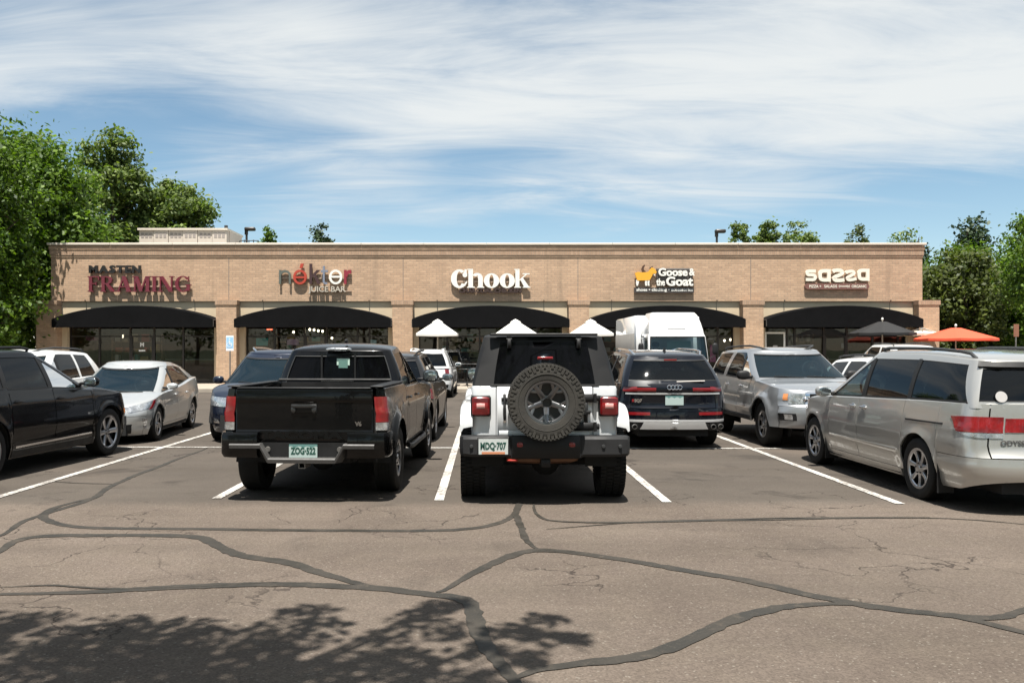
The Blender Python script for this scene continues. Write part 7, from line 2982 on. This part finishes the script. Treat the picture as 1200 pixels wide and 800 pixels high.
    for ya in (-1.5, 1.5):
        for sg in (-1, 1):
            make_wheel(root, sg * .785, ya, R, .275, .225, stw)
    # bumper: black plastic with a centre step, plate on the left, body-coloured end caps hidden by flares
    yb = -2.26
    bm = MB()

    def bsec(x, y0, z0, z1, dp):
        return [(x, y0 + dp, z0), (x, y0 + .02, z0), (x, y0, z0 + .03), (x, y0, z1 - .03), (x, y0 + .02, z1), (x, y0 + dp, z1)]
    secs = [(-.935, yb + .30, .56, .70, .10), (-.925, yb + .14, .545, .735, .16), (-.89, yb + .05, .535, .745, .2), (-.80, yb + .01, .53, .75, .2), (-.40, yb, .53, .75, .2), (-.39, yb, .52, .745, .2), (.39, yb, .52, .745, .2), (.40, yb, .53, .75, .2), (.80, yb + .01, .53, .75, .2), (.89, yb + .05, .535, .745, .2), (.925, yb + .14, .545, .735, .16), (.935, yb + .30, .56, .70, .10)]
    bm.loft([bsec(*s_) for s_ in secs], True, True)
    bmo = bm.build('rear_bumper', mat('bumper_black_plastic', (0.017, 0.017, 0.018), 0.6, spec=0.3, var=0.25, vscale=5, bump=0.05, bscale=300), root, 30)
    w = MB()
    w.box(-.375, .375, yb - .022, yb + .004, .515, .765, .012)
    w.build('bumper_centre', M_BLACK, bmo)
    w = MB().box(-.80, .80, yb + .20, yT - .002, .70, .748)
    w.build('bumper_shelf', M_BLACK, bmo, 0)
    for x in (-.28, .28):
        MB().blob((x, yb - .024, .665), (.034, .006, .026), 3).build('bumper_reflector', M_REDD, bmo)
    for x in (-.80, .80, -.55, .62):
        MB().lathe([(.001, -.010), (.017, -.009), (.02, .0), (.02, .01)], 'y', 12, (x, yb + .0, .645)).build('parking_sensor', M_GREYPL, bmo)
    MB().box(-.735, -.395, yb - .018, yb - .0005, .545, .745, .004).build('plate_frame', M_BLACK, bmo)
    plate(root, (-.565, yb - .024, .645), 0, 'MDQ\u00b7707', M_PLATEW, M_INK, .315, .165)
    MB().box(-.69, -.44, yb - .0275, yb - .0248, .566, .590).build('plate_sticker', mat('plate_orange', (0.50, 0.20, 0.10), 0.5), bmo, 0)
    # chassis, axle, exhaust
    un = MB()
    un.box(-.50, .50, -2.0, 2.1, .50, .70)
    un.box(-.74, .74, -1.95, 1.0, .70, .72)
    un.tube([(-.70, -1.5, .40), (.70, -1.5, .40)], .05, 10)
    un.blob((.05, -1.5, .40), (.17, .19, .17), 2.0)
    un.tube([(-.45, -1.9, .72), (-.45, -1.5, .42)], .03, 8)
    un.tube([(.45, -1.9, .72), (.45, -1.5, .42)], .03, 8)
    un.build('underbody', M_LINER, root)
    ex = MB()
    ex.blob((-.02, -1.98, .485), (.40, .14, .055), 3.0, 20, 8)
    ex.build('muffler', mat('muffler_rusty', (0.16, 0.085, 0.05), 0.55, 0.6, var=0.3, vscale=6), root)
    hc = MB()
    hc.box(-.05, .05, yb + .0, yb + .3, .42, .52, .008)
    hc.blob((0, yb + .02, .47), (.022, .03, .022), 2)
    hc.build('tow_hitch', M_BLACK, root)
    w = MB()
    pts = [(-.36 + .05 * cos(a), yb + .02 - .03 * sin(a), .495 + .0 * sin(a)) for a in [pi * i / 8 for i in range(9)]]
    w.tube(pts, .013, 8)
    w.build('tow_hook', mat('tow_hook_red', (0.35, 0.03, 0.02), 0.4), root)
    seats(root, (.1, -.8), .75, .36, M_SEAT, .55)
    MB().box(-.70, .70, .45, .90, .8, 1.25, .04).build('dashboard', M_BLACK, root)
    for sg in (-1, 1):
        o = MB().blob((sg * .80, .72, 1.34), (.10, .05, .09), 3.2, 14, 8).build('mirror', M_BLACK, root)
        MB().blob((sg * .80, .675, 1.34), (.085, .01, .075), 3.2, 14, 8).build('mirror_glass', mat('mirror_face', (0.32, 0.36, 0.38), 0.06, 0.9), o)
    gr = MB().box(-.62, .62, 2.26, 2.30, .72, 1.16, .02)
    gr.build('grille', pm, root)
    MB().box(-.85, .85, 2.28, 2.48, .50, .68, .03).build('front_bumper', M_BLACK, root)
    return root


build_offroader()


# ================================================================== BOX TRUCK
def build_truck():
    root = empty('box_truck', (6.45, 28.0, 0), pi, 'white cab-over box truck facing the viewer in front of the clothing shop', 'truck')
    pm = P_WHITE
    # cab: loft of horizontal sections, nose at local y = 0, looking +y
    hw = .99
    secs = [(.42, .0, .95, .06), (.55, .04, .97, .08), (.95, .05, .99, .10), (1.38, .03, .99, .10), (2.12, -.17, .95, .12), (2.22, -.24, .92, .14)]

    def outline(z, yf, w_, r):
        pts = []
        for k in range(7):
            a = RAD(90 - 90 * k / 6)
            pts.append((w_ - r + r * cos(a), yf - r + r * sin(a), z))
        return pts
    cab = MB()
    rows = []
    for z, yf, w_, r in secs:
        R_ = outline(z, yf, w_, r)
        full = [(w_, -1.45, z)] + list(reversed(R_))
        full += [(-p[0], p[1], p[2]) for p in reversed(full)]
        rows.append(full)
    n_ = len(rows[0])
    # lower cab panels (below the screen), then pillars and roof; the screen sits in the opening
    cab.grid(rows[:4])
    # side walls above the belt in strips: rear part solid
    cab.grid([rows[4], rows[5]])
    for sg in (0, 1):
        idx = [0, 1] if sg == 0 else [n_ - 2, n_ - 1]
        a0, a1 = Vector(rows[3][idx[0]]), Vector(rows[4][idx[0]])
        b0, b1 = Vector(rows[3][idx[1]]), Vector(rows[4][idx[1]])
        lo = (a0, b0, a1, b1)
        rear, front = ((0, 1) if sg == 0 else (1, 0))
        A0, A1 = (a0, a1) if sg == 0 else (b0, b1)      # rear edge
        B0, B1 = (b0, b1) if sg == 0 else (a0, a1)      # front edge
        cab.quad(A0, A0.lerp(B0, .45), A1.lerp(B1, .45), A1)
        cab.quad(A0.lerp(B0, .93), B0, B1, A1.lerp(B1, .93))
        w = MB().quad(A0.lerp(B0, .45), A0.lerp(B0, .93), A1.lerp(B1, .93), A1.lerp(B1, .45))
        w.v = [(p[0] * .992, p[1], p[2]) for p in w.v]
        w.build('side_window', M_GLASS, root, 0)
        w = MB()
        x = .985 * (1 if sg == 0 else -1)
        w.box(min(x, x * 1.012), max(x, x * 1.012), -1.40, -.30, .70, 1.18, .004)
    # corner pillars of the screen
    k = 7
    r3 = rows[3][1:n_ - 1]
    r4 = rows[4][1:n_ - 1]
    m3 = len(r3)
    cab.grid([r3[0:5], r4[0:5]])
    cab.grid([r3[m3 - 5:], r4[m3 - 5:]])
    cab.poly([(p[0], p[1], p[2]) for p in rows[5]])
    # deflector on the roof
    dsec = [(2.20, -.22, .91, .12), (2.34, -.30, .91, .14), (2.60, -.42, .86, .16), (2.84, -.56, .79, .18), (2.94, -.68, .73, .2)]
    rows2 = []
    for z, yf, w_, r in dsec:
        R_ = outline(z, yf, w_, r)
        full = [(w_, -1.75, z)] + list(reversed(R_))
        full += [(-p[0], p[1], p[2]) for p in reversed(full)]
        rows2.append(full)
    df = MB().grid(rows2)
    df.poly(rows2[-1])
    df.build('roof_deflector', pm, root, 50)
    cab.build('cab', pm, root, 40)
    w = MB().grid([r3[4:m3 - 4], r4[4:m3 - 4]])
    w.v = [(p[0], p[1] - .012, p[2]) for p in w.v]
    w.build('windshield', M_SCREEN, root)
    fr = MB()
    for rr in (r3, r4):
        fr.tube([(p[0] * .995, p[1] + .004, p[2]) for p in rr[4:m3 - 4]], .018, 6)
    fr.tube([r3[4], r4[4]], .018, 6)
    fr.tube([r3[m3 - 5], r4[m3 - 5]], .018, 6)
    fr.build('screen_seal', M_BLACK, root)
    for x0, x1 in ((-.75, -.1), (.05, .7)):
        MB().tube([(x0, .055, 1.39), (x1, .02, 1.48)], .012, 6).build('wiper', M_BLACK, root)
    MB().box(-.5, .30, -.42, -.40, 1.62, 1.98, .02).build('sun_shade', mat('sun_shade_green', (0.50, 0.62, 0.52), 0.8), root)
    # grille slots on the deflector foot, marker lamps
    for q in range(3):
        MB().box(-.26 + .18 * q, -.12 + .18 * q, -.31, -.26, 2.26, 2.285).build('marker_lamp', M_AMBER if False else M_GREYPL, root, 0)
    MB().box(-.30, .30, -.37, -.30, 2.34, 2.41, .01).build('deflector_vent', mat('vent_grey', (0.40, 0.40, 0.40), 0.6), root)
    # bumper, grille, lamps
    MB().box(-1.03, 1.03, -.10, .12, .38, .66, .03).build('front_bumper', pm, root)
    MB().box(-.62, .62, .05, .062, .76, 1.02, .01).build('grille', M_BLACK, root)
    for sg in (-1, 1):
        MB().box(sg * .83 - .16, sg * .83 + .16, .03, .125, .46, .62, .02).build('headlamp', M_CLEAR, root)
        mr = MB().blob((sg * 1.22, -.10, 1.72), (.09, .05, .19), 3.5, 14, 10).build('mirror', M_BLACK, root)
        a_ = MB()
        a_.tube([(sg * 1.0, -.22, 2.05), (sg * 1.20, -.10, 2.03), (sg * 1.22, -.10, 1.5), (sg * 1.02, -.05, 1.40)], .014, 6)
        a_.build('mirror_arm', M_BLACK, mr)
    # cargo box
    bx = MB()
    y0, y1 = -1.80, -6.0
    zt = 2.88
    W2 = 1.12
    bx.box(-W2, W2, y1, y0, .95, zt, .05)
    bx.build('cargo_box', P_WHITE, root)
    MB().box(-W2 - .012, -W2 + .05, y0 - .02, y0 + .012, .95, zt - .05, .008).build('corner_post', M_ALLOY, root)
    MB().box(W2 - .05, W2 + .012, y0 - .02, y0 + .012, .95, zt - .05, .008).build('corner_post', M_ALLOY, root)
    MB().box(W2 + .003, W2 + .02, y1 + .05, y0 - .08, 1.0, zt - .62, .004).build('box_lower_sheet', mat('matte_grey', (0.20, 0.19, 0.175), 0.85, var=0.1), root)  # matte grey sheet over the lower part of one box side
    for x in (-.95, .95):
        MB().blob((x * .75, y0 + .02, zt - .22), (.05, .03, .05), 2.5).build('box_marker_lamp', M_AMBER if False else M_BLACK, root)
    ch = MB()
    for sg in (-1, 1):
        ch.box(sg * .42 - .05, sg * .42 + .05, -5.9, -.4, .62, .82)
    ch.box(-1.0, 1.0, -1.5, -.2, .42, .60)
    ch.build('chassis', M_LINER, root, 0)
    for q in range(3):
        MB().box(-.9, .9, -1.4, -.3, 1.0 + .0 * q, 1.05).build('cab_floor', M_BLACK, root, 0) if q == 0 else None
    seats(root, (-.85,), 1.0, .52, M_SEAT, -.45)
    stt = dict(id='truck', n=8, w=(.03, .04), mat=M_WHITE, hub_r=.12)
    for ya in (-.62, -4.6):
        for sg in (-1, 1):
            make_wheel(root, sg * .88, ya, .40, .25, .23, stt)


build_truck()
